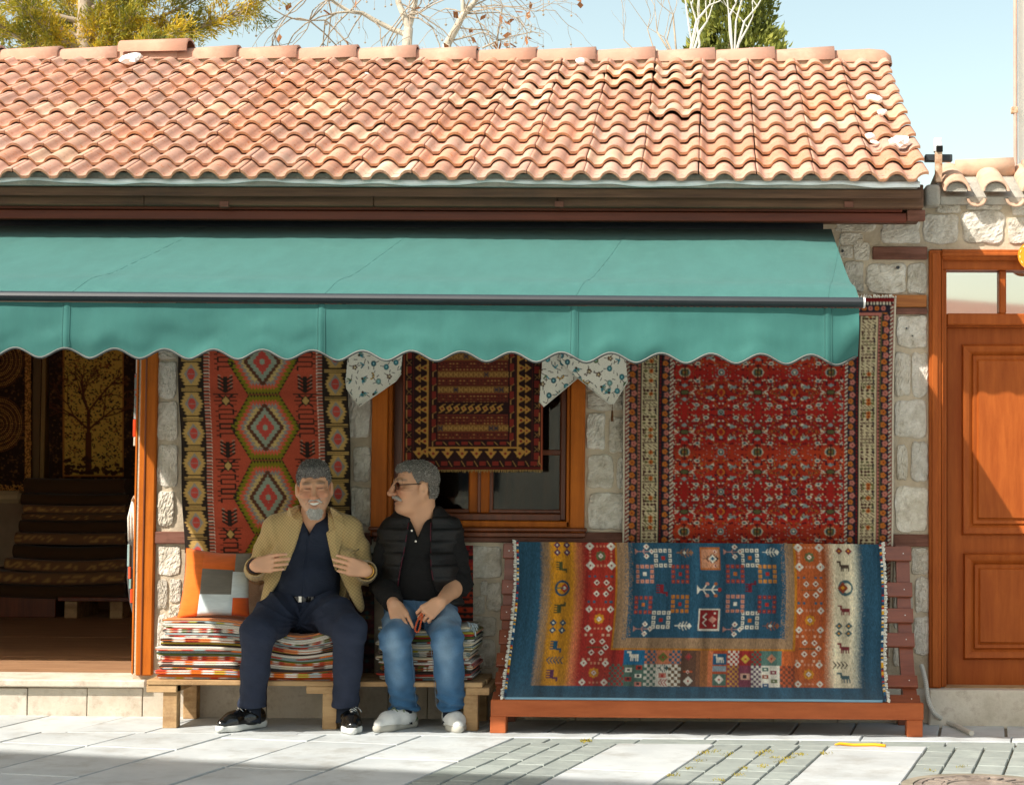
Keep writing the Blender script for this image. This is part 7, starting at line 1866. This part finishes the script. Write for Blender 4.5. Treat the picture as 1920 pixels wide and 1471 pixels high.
S = Field(hd.c - .17, hd.c + .17, .0034); S.path([hd.p(-.034, -.081, -.058), hd.p(-.016, -.098, -.043), hd.p(0, -.104, -.041), hd.p(.016, -.098, -.043), hd.p(.034, -.081, -.058)], [.0035, .0050, .0045, .0050, .0035], .004); v, f = S.mesh(); finish('moustache', v, f, GOAT, man1, .0012, 6, 120)
tm = MB(); n_ = 9; tv = []
for k in range(n_):
    a = -1 + 2 * k / (n_ - 1); x = a * .0265; y = -.0985 + .013 * a * a
    tv += [hd.p(x, y, -.0560 + .0055 * a * a), hd.p(x, y, -.0680 + .0125 * a * a)]
tm.add(tv, [(2 * k, 2 * k + 2, 2 * k + 3, 2 * k + 1) for k in range(n_ - 1)]); tm.build('teeth', mat('teeth', 'ECE6DA', var=.03, rough=.3, bump=0), man1, True)
# shirt
Fs = Field(lo, hi, .006)
Fs.cap(pel + np.array((0, 0, .02)), chest + np.array((0, 0, .04)), .165, .150, .03, flat=.72); Fs.cap(shL + np.array((.03, .0, -.01)), shR + np.array((-.03, 0, -.01)), .052, .052, .05); Fs.ell(J(578, 1085, -.31), (.13, .085, .11), None, .04)
Fs.cap(neck + np.array((0, .01, -.03)), neck + np.array((0, .02, .012)), .064, .060, .02)
zt_ = neck[2] - .075
Fs.fn(lambda X, Y, Z: np.maximum(np.abs(X - neck[0] - .004) - np.clip((Z - zt_) * .46, 0, .05), Y - neck[1] + .01), lo, hi, .004)
Fs.fn(lambda X, Y, Z: Z - pel[2] + .0, lo, hi, .006)
v, f = Fs.mesh(); finish('shirt', v, f, NAVY, man1, .0022, 3, 18, (1, 1, 2.2), 2)
for q in (-1, 1):                                              # collar leaves
    a = neck + np.array((q * .058, -.012, .018)); b = neck + np.array((q * .012 + .004, -.090, -.056)); c = neck + np.array((q * .050, -.082, -.082)); d = neck + np.array((q * .072, -.03, -.02))
    MB().add([a, b, c, d, a + (0, .004, -.006), b + (0, .006, -.002), c + (0, .006, 0), d + (0, .004, 0)], [(0, 1, 2, 3), (0, 4, 5, 1), (1, 5, 6, 2), (2, 6, 7, 3), (3, 7, 4, 0)]).build('collar', NAVY, man1)
def front_y(x, z, fld, y0=-.6):
    i = int(round((x - fld.lo[0]) / fld.h)); k = int(round((z - fld.lo[2]) / fld.h)); col = fld.F[i, :, k]; w = np.nonzero(col < 0)[0]
    return fld.lo[1] + (w[0] if len(w) else len(col) // 2) * fld.h
pts = []
for z in np.linspace(zt_ - .02, pel[2] + .05, 12): x = neck[0] - .004 + (zt_ - z) * -.03; pts.append((x, front_y(x, z, Fs) - .001, z))
MB().tube(pts, .0035, 5).build('placket', NAVY, man1, True)
# trousers
Ft = Field(lo, hi, .006)
Ft.ell(pel + np.array((0, .01, -.02)), (.165, .13, .10), None, .03)
for a, b, c in ((hipL, knL, anL), (hipR, knR, anR)):
    Ft.path([a + np.array((0, -.02, .0)), a + (b - a) * .5 + np.array((0, 0, .012)), b], [.100, .090, .078], .03); Ft.path([b, b + (c - b) * .5, c + np.array((0, 0, .015))], [.077, .066, .062], .025); Ft.cap(c + np.array((0, 0, .03)), c + np.array((0, 0, -.01)), .062, .064, .01)
for c in (anL, anR): Ft.fn(lambda X, Y, Z, c=c: np.maximum(Z - c[2] + .002, np.sqrt((X - c[0]) ** 2 + (Y - c[1]) ** 2) - .12), c - .14, c + .14, .004)
def tr_fold(co):
    out = np.zeros(len(co))
    for kn, an_, hp in ((knL, anL, hipL), (knR, anR, hipR)):
        d = np.linalg.norm(co - kn, axis=1); out += .003 * np.exp(-(d / .10) ** 2) * np.sin(co[:, 2] * 90 + co[:, 0] * 40)
        d2 = np.linalg.norm(co - an_, axis=1); out += .004 * np.exp(-(d2 / .12) ** 2) * np.sin(co[:, 2] * 90 + co[:, 0] * 30)
        d3 = np.linalg.norm(co - hp - np.array((0, -.10, 0)), axis=1); ang = np.arctan2(co[:, 2] - pel[2] + .06, np.abs(co[:, 0] - pel[0]) + .02); out += .016 * np.exp(-(d3 / .16) ** 2) * ridge(ang * 9 + co[:, 1] * 9)
        t = (co[:, 2] - an_[2]) / (kn[2] - an_[2]); sh_ = (np.abs(co[:, 0] - an_[0]) < .12) & (t < .9); out += sh_ * .0028 * ridge(co[:, 2] * 24 + co[:, 0] * 26 + 1.2 * np.sin(co[:, 2] * 13))
    return out
v, f = Ft.mesh(); finish('trousers', v, f, TROU, man1, .0025, 5, 13, (1, 1, 1), 1, fold_fn=tr_fold)
# belt
bp = []
for a in np.linspace(-.85, .85, 22):
    x = pel[0] + .16 * math.sin(a); bp.append((x, front_y(np.clip(x, lo[0], hi[0]), pel[2] + .055, Fs) - .003, pel[2] + .052))
bv = []
for p_ in bp: bv += [(p_[0], p_[1], p_[2] - .014), (p_[0], p_[1] - .003, p_[2] - .012), (p_[0], p_[1] - .003, p_[2] + .012), (p_[0], p_[1], p_[2] + .014)]
MB().add(bv, [(4 * i + k, 4 * i + 4 + k, 4 * i + 5 + k, 4 * i + 1 + k) for i in range(len(bp) - 1) for k in range(3)]).build('belt', PATENT, man1)
mid = bp[len(bp) // 2]; MB().box(mid[0] - .007, mid[0] + .009, mid[1] - .010, mid[1] - .004, mid[2] - .015, mid[2] + .015).build('buckle', STEEL, man1, bevel=.002)
# jacket
Fj = Field(lo - np.array((.03, .02, 0)), hi + np.array((.03, .06, .03)), .006)
Fj.cap(pel + np.array((0, .02, .0)), chest + np.array((0, .01, .03)), .195, .180, .03, flat=.70); Fj.path([shL, neck + np.array((-.05, .01, -.005)), neck + np.array((.05, .01, -.005)), shR], [.062, .050, .050, .062], .05)
Fj.cap(J(505, 1130, -.33), J(525, 1060, -.30), .05, .05, .05); Fj.cap(J(668, 1140, -.33), J(650, 1060, -.30), .05, .05, .05)
for a, b, c in ((shL, elL, wrL), (shR, elR, wrR)):
    c2 = b + (c - b) * .88
    Fj.path([a, a + (b - a) * .5, b], [.069, .064, .060], .03); Fj.path([b, b + (c2 - b) * .5, c2], [.059, .054, .050], .025)
zs_px = [950, 975, 1000, 1025, 1050, 1075, 1100, 1125, 1150, 1165]; xlp = [563, 560, 556, 551, 544, 533, 518, 500, 484, 476]; xrp = [606, 609, 612, 617, 624, 633, 645, 660, 676, 684]
zs = np.array([J(585, q, -.36)[2] for q in zs_px])[::-1]; xl = np.array([J(q, 1050, -.36)[0] for q in xlp])[::-1]; xr = np.array([J(q, 1050, -.36)[0] for q in xrp])[::-1]
open_f = torso_open(zs, xl, xr, chest[1] + .01)
nk_r = lambda X, Y, Z: np.maximum(np.sqrt((X - neck[0]) ** 2 + ((Y - neck[1]) * .9) ** 2) - .062, -(Z - neck[2] + .05))
# keep the sleeves whole: the opening is cut before the forearms are joined
Fj2 = Field(Fj.lo, Fj.lo + Fj.n * Fj.h - Fj.h * 1.5, .006)
Fj2.cap(pel + np.array((0, .02, .0)), chest + np.array((0, .01, .03)), .195, .180, .03, flat=.70); Fj2.path([shL, neck + np.array((-.05, .01, -.005)), neck + np.array((.05, .01, -.005)), shR], [.062, .050, .050, .062], .05)
Fj2.cap(J(508, 1128, -.31), J(525, 1050, -.29), .045, .05, .05); Fj2.cap(J(664, 1136, -.31), J(650, 1050, -.29), .045, .05, .05)
Fj2.fn(open_f, Fj2.lo, Fj2.lo + Fj2.n * .006, .006); Fj2.fn(nk_r, Fj2.lo, Fj2.lo + Fj2.n * .006, .01)
Fj2.fn(lambda X, Y, Z: Z - pel[2] + .015 + .25 * (np.abs(X - pel[0]) - .12), Fj2.lo, Fj2.lo + Fj2.n * .006, .01)
for a, b, c in ((shL, elL, wrL), (shR, elR, wrR)):
    c2 = b + (c - b) * .86; dr = (c2 - b) / np.linalg.norm(c2 - b)
    Fj2.path([a, a + (b - a) * .5, b], [.066, .061, .058], .03); Fj2.path([b, b + (c2 - b) * .5, c2], [.058, .053, .049], .025)
    Fj2.fn(lambda X, Y, Z, c2=c2, dr=dr: np.maximum(-((X - c2[0]) * dr[0] + (Y - c2[1]) * dr[1] + (Z - c2[2]) * dr[2]) + .004, np.sqrt((X - c2[0]) ** 2 + (Y - c2[1]) ** 2 + (Z - c2[2]) ** 2) - .075), c2 - .09, c2 + .09, .003)
    Fj2.cap(c2 - dr * .03, c2 + dr * .05, .040, .040, .003, 's')
def jk_fold(co):
    out = np.zeros(len(co))
    for b in (elL, elR):
        d = np.linalg.norm(co - b, axis=1); out += .012 * np.exp(-(d / .11) ** 2) * ridge(co[:, 2] * 48 + np.abs(co[:, 0] - neck[0]) * 30 + co[:, 1] * 12)
    for b in (shL, shR):
        d = np.linalg.norm(co - b + np.array((0, 0, .07)), axis=1); out += .004 * np.exp(-(d / .10) ** 2) * np.sin(np.abs(co[:, 0] - neck[0]) * 130 - co[:, 2] * 30)
    return out
v, f = Fj2.mesh(); jk = finish('jacket', v, f, TAN, man1, .003, 9, 15, (1, 1, 1), 2, fold_fn=jk_fold)
def lapel(q):
    """folded lapel lying along the opening edge"""
    ex = lambda vpx: (np.interp(vpx, zs_px, xlp) if q < 0 else np.interp(vpx, zs_px, xrp))
    inner = [(ex(v_) + q * -1.5, v_) for v_ in (958, 975, 1000, 1025, 1050, 1068)]
    outer_ = [(ex(958) + q * 16, 950), (ex(975) + q * 27, 966), (ex(985) + q * 33, 984), (ex(1010) + q * 24, 1012), (ex(1040) + q * 13, 1042), (ex(1068) + q * 1.0, 1069)]
    vv = []
    for (a, b) in zip(inner, outer_):
        for t in (0, .5, 1):
            u_ = a[0] + (b[0] - a[0]) * t; v_ = a[1] + (b[1] - a[1]) * t; w = J(u_, v_, -.33); y = front_y(w[0], w[2], Fj2); y2 = front_y(w[0] + q * .012, w[2], Fj2)
            vv.append((w[0], min(y, y2) - .011 - .005 * (1 - abs(2 * t - 1)), w[2]))
    n = len(vv); back = [(a, b + .010, c) for a, b, c in vv]
    fc = [(3 * i + k, 3 * i + 3 + k, 3 * i + 4 + k, 3 * i + 1 + k) for i in range(5) for k in range(2)] + [(3 * i + k, 3 * i + 3 + k, n + 3 * i + 3 + k, n + 3 * i + k) for i in range(5) for k in (0, 2)] + [(0, 1, n + 1, n), (1, 2, n + 2, n + 1)]
    MB().add(vv + back, fc).build('lapel', TAN, man1)
lapel(-1); lapel(1)
for (u, v_, ux, vx_) in ((503, 1103, 512, 1118), (655, 1040, 666, 1030)):
    a, b = J(u, v_, -.35), J(ux, vx_, -.35); ya, yb = front_y(a[0], a[2], Fj2), front_y(b[0], b[2], Fj2); MB().tube([(a[0], ya - .001, a[2]), ((a[0] + b[0]) / 2, (ya + yb) / 2 - .003, (a[2] + b[2]) / 2), (b[0], yb - .001, b[2])], .003, 5).build('pocket_welt', TAN, man1, True)
# bracelet, watch, ring
def band(c, d, r, m, name, t=.004, n=18, parent=man1, sq=1.0):
    d = np.array(d, float); d /= np.linalg.norm(d); a = np.cross(d, (0, 0, 1.)); a /= np.linalg.norm(a); b = np.cross(d, a)
    pts = [c + (a * math.cos(2 * math.pi * k / n) + b * math.sin(2 * math.pi * k / n) * sq) * r for k in range(n + 1)]
    return MB().tube(pts, t, 6, False).build(name, m, parent, True)
dL = (wrL - elL) / np.linalg.norm(wrL - elL); dR = (wrR - elR) / np.linalg.norm(wrR - elR)
for o_ in (-.018, -.008): band(wrL + dL * o_, dL, .031, BEADW, 'bracelet', .005)
band(wrR + dR * -.012, dR, .031, BEADW, 'watch_strap', .006); band(wrR + dR * .0, dR, .031, GOLD, 'watch_case', .0045)
band(tipsR[2] + np.array((.045, -.004, -.008)), (-1, -.15, .2), .0105, STEEL, 'ring', .0022)
SOCK = mat('navy_sock', '1E2430', rough=.95, bump=.3, bscale=300)
for c in (anL, anR): MB().tube([c + np.array((0, 0, .02)), c + np.array((0, -.004, -.05)), c + np.array((0, -.01, -.075))], [.040, .042, .044], 14).build('sock', SOCK, man1, True)
tL = atz(424, 1371, 0); hL = np.array((atz(495, 1357, 0)[0], -.38, 0)); tR = atz(660, 1377, 0); hR = tR + np.array((-.055, .265, 0))
tL = hL + (tL - hL) / np.linalg.norm(tL - hL) * .252
shoe('shoe', hL + (hL - tL) * .02 , tL, anL + np.array((0, -.01, -.04)), PATENT, WSOLE, STEEL, man1); shoe('shoe', hR, tR, anR + np.array((0, -.005, -.04)), PATENT, WSOLE, STEEL, man1)

# ================================================= the man in jeans
man2 = thing('person', 'seated man with glasses and moustache in black vest and blue jeans, turned in profile', 'person', tuple(atz(790, 1370, 0)))
hd2 = Frame(J(778, 912, -.27), R(-66), R(3), R(0), 1.02)
neck = J(787, 972, -.22); pel = J(790, 1140, -.25); chest = J(786, 1035, -.22)
shL, shR = J(733, 1000, -.20), J(843, 995, -.20)
elL, elR = J(716, 1092, -.22), J(860, 1092, -.20)
wrL, wrR = J(738, 1132, -.50), J(826, 1128, -.52)
hipL, hipR = pel + np.array((-.085, .01, -.025)), pel + np.array((.085, .01, -.025))
knL, knR = J(742, 1196, -.60), J(838, 1194, -.60)
anL, anR = J(757, 1328, -.38), J(847, 1328, -.42)
allp = np.array([hd2.p(0, 0, .15), hd2.p(0, -.15, 0), hd2.p(0, .13, 0), neck, pel, shL, shR, elL, elR, wrL, wrR, hipL, hipR, knL, knR, anL, anR])
lo, hi = allp.min(0) - np.array((.10, .13, .09)), allp.max(0) + np.array((.10, .12, .05))
B = Field(lo, hi, .0036)
head(B, hd2, smile=0, jowl=1.0)
B.cap(hd2.p(0, .035, -.07), neck + np.array((.012, .01, -.04)), .058, .066, .03); B.cap(hd2.p(0, -.02, -.088), neck + np.array((0, -.01, -.03)), .032, .050, .04)
B.path([neck + np.array((0, .01, -.05)), chest + np.array((0, .03, 0)), pel], [.065, .085, .09], .03)
for a, b, c in ((shL, elL, wrL), (shR, elR, wrR)):
    B.cap(chest + np.array((0, 0, .06)), a, .05, .048, .03); B.path([a, b, b + (c - b) * .35, c], [.044, .042, .042, .028], .02)
for a, b, c in ((hipL, knL, anL), (hipR, knR, anR)): B.path([a, b, c], [.06, .044, .031], .03); B.cap(c, c + np.array((0, -.004, -.03)), .030, .028, .02)
B.cap(hipL, hipR, .08, .08, .03)
t2L = hand(B, wrL, (.42, -.55, -.62), (.1, .75, -.65), (.8, .1, .4), (.22, .2, .2, .22), 1.0, .5)
t2R = hand(B, wrR, (-.62, -.45, -.50), (-.35, .55, -.55), (-.35, -.2, .85), (.95, 1.0, 1.0, 1.0), 1.0, .5)
v, f = B.mesh()
finish('body', v, f, SKIN, man2, smooth_it=1, dye=skin_dye(hd2, 'DCA682', '9A5540', '7A6A5A', True, None, t2L))
def hair_prims2(Fd, pad):
    s = hd2.s; E = lambda c, r, k=.012: Fd.ell(hd2.p(*c), (np.array(r) + pad) * s, hd2.R, k)
    E((0, .018, .042), (.077, .097, .080)); E((0, .035, -.02), (.068, .072, .062)); E((0, -.040, .086), (.048, .045, .028), .03)
HAIR2 = hair_mat('silver_hair', '4E463E', '9A948C')
def keep2(x, y, z): return hairline(x, y, z, [-.12, -.030, -.016, -.010, .000, .002, .044, .052, .12], [.074, .072, .040, .004, .004, .026, .022, -.055, -.066])
h2 = shell(hd2, keep2, .0034, .0030, 'hair', HAIR2, man2, noise=.0018, seed=8, prims=hair_prims2)
strands(h2, 7000, .0060, strand_mat('silver_strands', ['3E362E', '7A7268', 'A8A298', 'D0CCC4']), man2, 9, tuple(hd2.R @ np.array((0, .75, -.35))))
S = Field(hd2.c - .17, hd2.c + .17, .0034); S.path([hd2.p(-.036, -.080, -.060), hd2.p(-.018, -.098, -.046), hd2.p(0, -.106, -.043), hd2.p(.018, -.098, -.046), hd2.p(.036, -.080, -.060)], [.006, .0085, .008, .0085, .006], .006); v, f = S.mesh(); finish('moustache', v, f, hair_mat('grey_moustache', '8A8278', 'D0C8BC'), man2, .0015, 6, 120)
# glasses
gl = bpy.data.objects.new('glasses', None); COL.objects.link(gl); adopt(gl, man2)
LENS = glass_mat('brown_lens', (.28, .16, .10), .06, .05); FRM = mat('dark_frame', '2A2018', rough=.3, bump=0)
for q in (-1, 1):
    ring_ = [hd2.p(q * .035 + .024 * math.cos(a) , -.100 + .010 * (abs(.035 + .024 * math.cos(a) * 1) / .06) , .008 + .017 * math.sin(a)) for a in np.linspace(0, 2 * math.pi, 21)]
    MB().tube(ring_, .0014, 5, False).build('rim', FRM, gl, True); MB().add([tuple(p) for p in ring_[:-1]], [tuple(range(20))]).build('lens', LENS, gl)
    MB().tube([hd2.p(q * .060, -.090, .014), hd2.p(q * .079, -.04, .014), hd2.p(q * .084, .010, .014), hd2.p(q * .084, .024, .002)], .0026, 6).build('temple', FRM, gl, True)
MB().tube([hd2.p(-.011, -.101, .012), hd2.p(0, -.106, .014), hd2.p(.011, -.101, .012)], .0018, 5).build('bridge', FRM, gl, True)
# polo
Fs = Field(lo, hi, .006)
Fs.cap(pel + np.array((0, 0, .01)), chest + np.array((0, 0, .04)), .175, .155, .03, flat=.72); Fs.cap(shL + np.array((.03, 0, -.01)), shR + np.array((-.03, 0, -.01)), .055, .055, .05); Fs.ell(J(788, 1080, -.30), (.125, .085, .10), None, .05)
Fs.cap(neck + np.array((.005, .02, -.03)), neck + np.array((.006, .035, .03)), .078, .074, .02)
zt_ = neck[2] - .10
Fs.fn(lambda X, Y, Z: np.maximum(np.abs(X - neck[0] - .004) - np.clip((Z - zt_) * .40, 0, .06), Y - neck[1] + .0), lo, hi, .004)
Fs.fn(lambda X, Y, Z: Z - pel[2] - .045, lo, hi, .008)
v, f = Fs.mesh(); finish('polo_shirt', v, f, POLO, man2, .0025, 3, 18, (1, 1, 2.4), 2)
for q in (-1, 1):
    a = neck + np.array((q * .072, -.0, .022)); b = neck + np.array((q * .010 + .004, -.088, -.088)); c = neck + np.array((q * .052, -.085, -.095)); d = neck + np.array((q * .088, -.03, -.03))
    MB().add([a, b, c, d, a + (0, .005, -.006), b + (0, .008, 0), c + (0, .008, 0), d + (0, .005, 0)], [(0, 1, 2, 3), (0, 4, 5, 1), (1, 5, 6, 2), (2, 6, 7, 3), (3, 7, 4, 0)]).build('collar', POLO, man2)
for z_ in (-.055, -.105):
    p_ = neck + np.array((.0 if z_ < -.06 else -.022, 0, z_)); MB().tube([(p_[0], front_y(p_[0], p_[2], Fs) - .006, p_[2]), (p_[0], front_y(p_[0], p_[2], Fs) - .009, p_[2])], .005, 8).build('button', STEEL, man2)
# vest with sleeves of the jacket underneath
Fv = Field(lo - np.array((.02, .02, 0)), hi + np.array((.02, .06, .02)), .006)
Fv.cap(pel + np.array((0, .02, .02)), chest + np.array((0, .01, .03)), .200, .185, .03, flat=.72); Fv.ell(J(788, 1078, -.29), (.165, .125, .13), None, .05); Fv.path([shL, neck + np.array((-.06, .01, -.01)), neck + np.array((.06, .01, -.01)), shR], [.066, .056, .056, .066], .05)
zs_px = [940, 975, 1000, 1030, 1060, 1100, 1130, 1160]; xlp = [762, 764, 762, 758, 754, 748, 744, 741]; xrp = [806, 804, 804, 806, 809, 816, 826, 832]
zs = np.array([J(785, q, -.36)[2] for q in zs_px])[::-1]; xl = np.array([J(q, 1050, -.36)[0] for q in xlp])[::-1]; xr = np.array([J(q, 1050, -.36)[0] for q in xrp])[::-1]
Fv.fn(torso_open(zs, xl, xr, chest[1] + .02), Fv.lo, Fv.lo + Fv.n * .006, .006)
Fv.fn(lambda X, Y, Z: np.maximum(np.sqrt((X - neck[0] - .005) ** 2 + ((Y - neck[1] - .02) * .9) ** 2) - .078, -(Z - neck[2] + .05)), Fv.lo, Fv.lo + Fv.n * .006, .01)
Fv.fn(lambda X, Y, Z: Z - pel[2] - .015, Fv.lo, Fv.lo + Fv.n * .006, .01)
def quilt(co):
    return -.0035 * np.exp(-(((co[:, 2] * 17.5) % 1 - .5) / .11) ** 2) + .003 * np.sin(co[:, 2] * 110)
v, f = Fv.mesh(); finish('quilted_vest', v, f, BLK, man2, .0025, 9, 26, (1, 1, 1), 1, fold_fn=quilt)
for e_, q in ((xlp, -1), (xrp, 1)):
    pts = []
    for v_ in np.linspace(980, 1112, 16):
        u_ = np.interp(v_, zs_px, e_); w = J(u_, v_, -.36); y = min(front_y(w[0] + q * .010, w[2], Fv), front_y(w[0] + q * .016, w[2], Fv)); pts.append((w[0] + q * .002, y - .0005, w[2]))
    MB().tube(pts, .0022, 5).build('zip', mat('burgundy_zip', '5E1E2E', rough=.5, bump=0), man2, True)
Fl = Field(lo - np.array((.02, .02, 0)), hi + np.array((.02, .06, .02)), .006)
for a, b, c, fr_ in ((shL, elL, wrL, .93), (shR, elR, wrR, .30)):
    c2 = b + (c - b) * fr_; dr = (c - b) / np.linalg.norm(c - b)
    Fl.path([a, a + (b - a) * .5, b], [.066, .064, .062], .03); Fl.path([b, b + (c2 - b) * .5, c2], [.062, .056, .050], .025)
    Fl.fn(lambda X, Y, Z, c2=c2, dr=dr: np.maximum(-((X - c2[0]) * dr[0] + (Y - c2[1]) * dr[1] + (Z - c2[2]) * dr[2]) + .004, np.sqrt((X - c2[0]) ** 2 + (Y - c2[1]) ** 2 + (Z - c2[2]) ** 2) - .08), c2 - .1, c2 + .1, .003)
def sl_fold(co):
    out = np.zeros(len(co))
    for b in (elL, elR): d = np.linalg.norm(co - b, axis=1); out += .010 * np.exp(-(d / .14) ** 2) * ridge(co[:, 2] * 45 + co[:, 0] * 22 + co[:, 1] * 10)
    return out
v, f = Fl.mesh(); finish('sleeves', v, f, POLO, man2, .003, 12, 16, (1, 1, 1), 1, fold_fn=sl_fold)
# jeans
Ft = Field(lo, hi, .006)
Ft.ell(pel + np.array((0, .0, .0)), (.165, .125, .11), None, .03)
for a, b, c in ((hipL, knL, anL), (hipR, knR, anR)):
    Ft.path([a + np.array((0, -.02, .0)), a + (b - a) * .5 + np.array((0, 0, .01)), b], [.088, .079, .071], .03); Ft.path([b, b + (c - b) * .5, c + np.array((0, 0, .02))], [.071, .066, .064], .025); Ft.cap(c + np.array((0, 0, .03)), c + np.array((0, 0, -.01)), .064, .066, .01)
for c in (anL, anR): Ft.fn(lambda X, Y, Z, c=c: np.maximum(Z - c[2] + .004, np.sqrt((X - c[0]) ** 2 + (Y - c[1]) ** 2) - .13), c - .15, c + .15, .004)
Ft.fn(lambda X, Y, Z: pel[2] + .085 - Z, lo, hi, .006)
def jean_dye(co):
    c = np.tile(lin('345A7C'), (len(co), 1)); fade = np.zeros(len(co))
    for a, b, e_ in ((hipL, knL, anL), (hipR, knR, anR)):
        d = b - a; L2 = (d * d).sum(); t = np.clip(((co - a) @ d) / L2, 0, 1); ax = a + t[:, None] * d; r = np.linalg.norm(co - ax, axis=1); up = (co[:, 2] - ax[:, 2])
        fade = np.maximum(fade, np.exp(-((t - .75) / .55) ** 2) * np.clip(up / .08, 0, 1) * (r < .13))
        d = e_ - b; L2 = (d * d).sum(); t = np.clip(((co - b) @ d) / L2, 0, 1); ax = b + t[:, None] * d; r = np.linalg.norm(co - ax, axis=1); fr_ = np.clip(-(co[:, 1] - ax[:, 1]) / .07, 0, 1) * np.exp(-((co[:, 0] - ax[:, 0]) / .045) ** 2)
        fade = np.maximum(fade, fr_ * (r < .12) * np.exp(-((t - .12) / .38) ** 2))
        hem = np.exp(-((co[:, 2] - e_[2] - .012) / .004) ** 2) * (np.linalg.norm(co[:, :2] - e_[None, :2], axis=1) < .11); c *= (1 - .3 * hem)[:, None]
    fade = np.clip(fade * (.8 + .25 * wave3(co, 5, 40, 2)), 0, 1)[:, None]
    c = c * (1 - fade * .65) + lin('96B2C8') * fade * .65
    return np.clip(c * (1 + .10 * wave3(co, 7, 70, 2))[:, None], .01, .8)
def je_fold(co):
    out = np.zeros(len(co))
    for kn, an_, hp in ((knL, anL, hipL), (knR, anR, hipR)):
        d2 = np.linalg.norm(co - an_ - np.array((0, 0, .03)), axis=1); out += .010 * np.exp(-(d2 / .10) ** 2) * np.sin(co[:, 2] * 130 + co[:, 0] * 40)
        d = np.linalg.norm(co - kn, axis=1); out += .006 * np.exp(-(d / .10) ** 2) * np.sin(co[:, 2] * 110 - co[:, 0] * 30)
        d3 = np.linalg.norm(co - hp - np.array((0, -.12, 0)), axis=1); ang = np.arctan2(co[:, 2] - pel[2] + .06, np.abs(co[:, 0] - pel[0]) + .02); out += .009 * np.exp(-(d3 / .14) ** 2) * ridge(ang * 8 + co[:, 1] * 9)
        t = (co[:, 2] - an_[2]) / (kn[2] - an_[2]); sh_ = (np.abs(co[:, 0] - an_[0]) < .12) & (t < .9); out += sh_ * (.0018 + .006 * np.exp(-(t / .22) ** 2)) * ridge(co[:, 2] * 36 - co[:, 0] * 24 + 1.4 * np.sin(co[:, 2] * 15))
    return out
v, f = Ft.mesh(); finish('jeans', v, f, DENIM, man2, .0028, 5, 14, (1, 1, 1), 2, dye=jean_dye, fold_fn=je_fold)
STITCH = mat('pale_stitching', '6A88A2', rough=.9, bump=0)
for a, b, c, q in ((hipL, knL, anL, 1), (hipR, knR, anR, -1)):
    pts = []
    for t in np.linspace(.05, .95, 16):
        p_ = b + (c - b) * t; r_ = .079 - .008 * t; pts.append(p_ + np.array((q * r_ * .93, -r_ * .40, 0)))
    MB().tube(pts, .0008, 4).build('seam', STITCH, man2, True)
for c in (anL, anR): MB().tube([c + np.array((0, 0, .02)), c + np.array((0, -.004, -.05)), c + np.array((0, -.01, -.07))], [.042, .042, .044], 14).build('sock', SOCK, man2, True)
tL = atz(722, 1370, 0); tR = atz(860, 1374, 0); hR = tR + np.array((-.075, .26, 0)); hL = np.array((atz(779, 1354, 0)[0], -.33, 0)); tL = hL + (tL - hL) / np.linalg.norm(tL - hL) * .245
shoe('shoe', hL, tL, anL + np.array((0, -.01, -.04)), WKNIT, WSOLE2, SAGE, man2, accent=SAGE); shoe('shoe', hR, tR, anR + np.array((0, -.005, -.04)), WKNIT, WSOLE2, SAGE, man2, accent=SAGE)
# prayer beads held in the fist
bd = thing('prayer_beads', 'string of amber prayer beads hanging from the fist of the man in jeans', 'beads', tuple(J(786, 1180, -.57)))
AMB = mat('amber_beads', 'C2501E', rough=.25, bump=0, var=.1, spec=.6)
loop = [J(u, v_, -.58) for u, v_ in ((790, 1150), (785, 1158), (781, 1168), (778, 1178), (779, 1184), (784, 1184), (787, 1177), (789, 1167), (791, 1157), (792, 1150))]
bm = bmesh.new(); bmesh.ops.create_uvsphere(bm, u_segments=8, v_segments=6, radius=.0052); bme = bpy.data.meshes.new('bead'); bm.to_mesh(bme); bm.free(); bme.materials.append(AMB)
L_ = [0]
for a, b in zip(loop[:-1], loop[1:]): L_.append(L_[-1] + np.linalg.norm(b - a))
for s_ in np.arange(0, L_[-1], .0095):
    o = put('bead', bme, bd); o.matrix_basis = Matrix.Translation([float(np.interp(s_, L_, [p[k] for p in loop])) for k in range(3)])
MB().tube(loop, .0012, 4).build('cord', BEADW, bd, True)
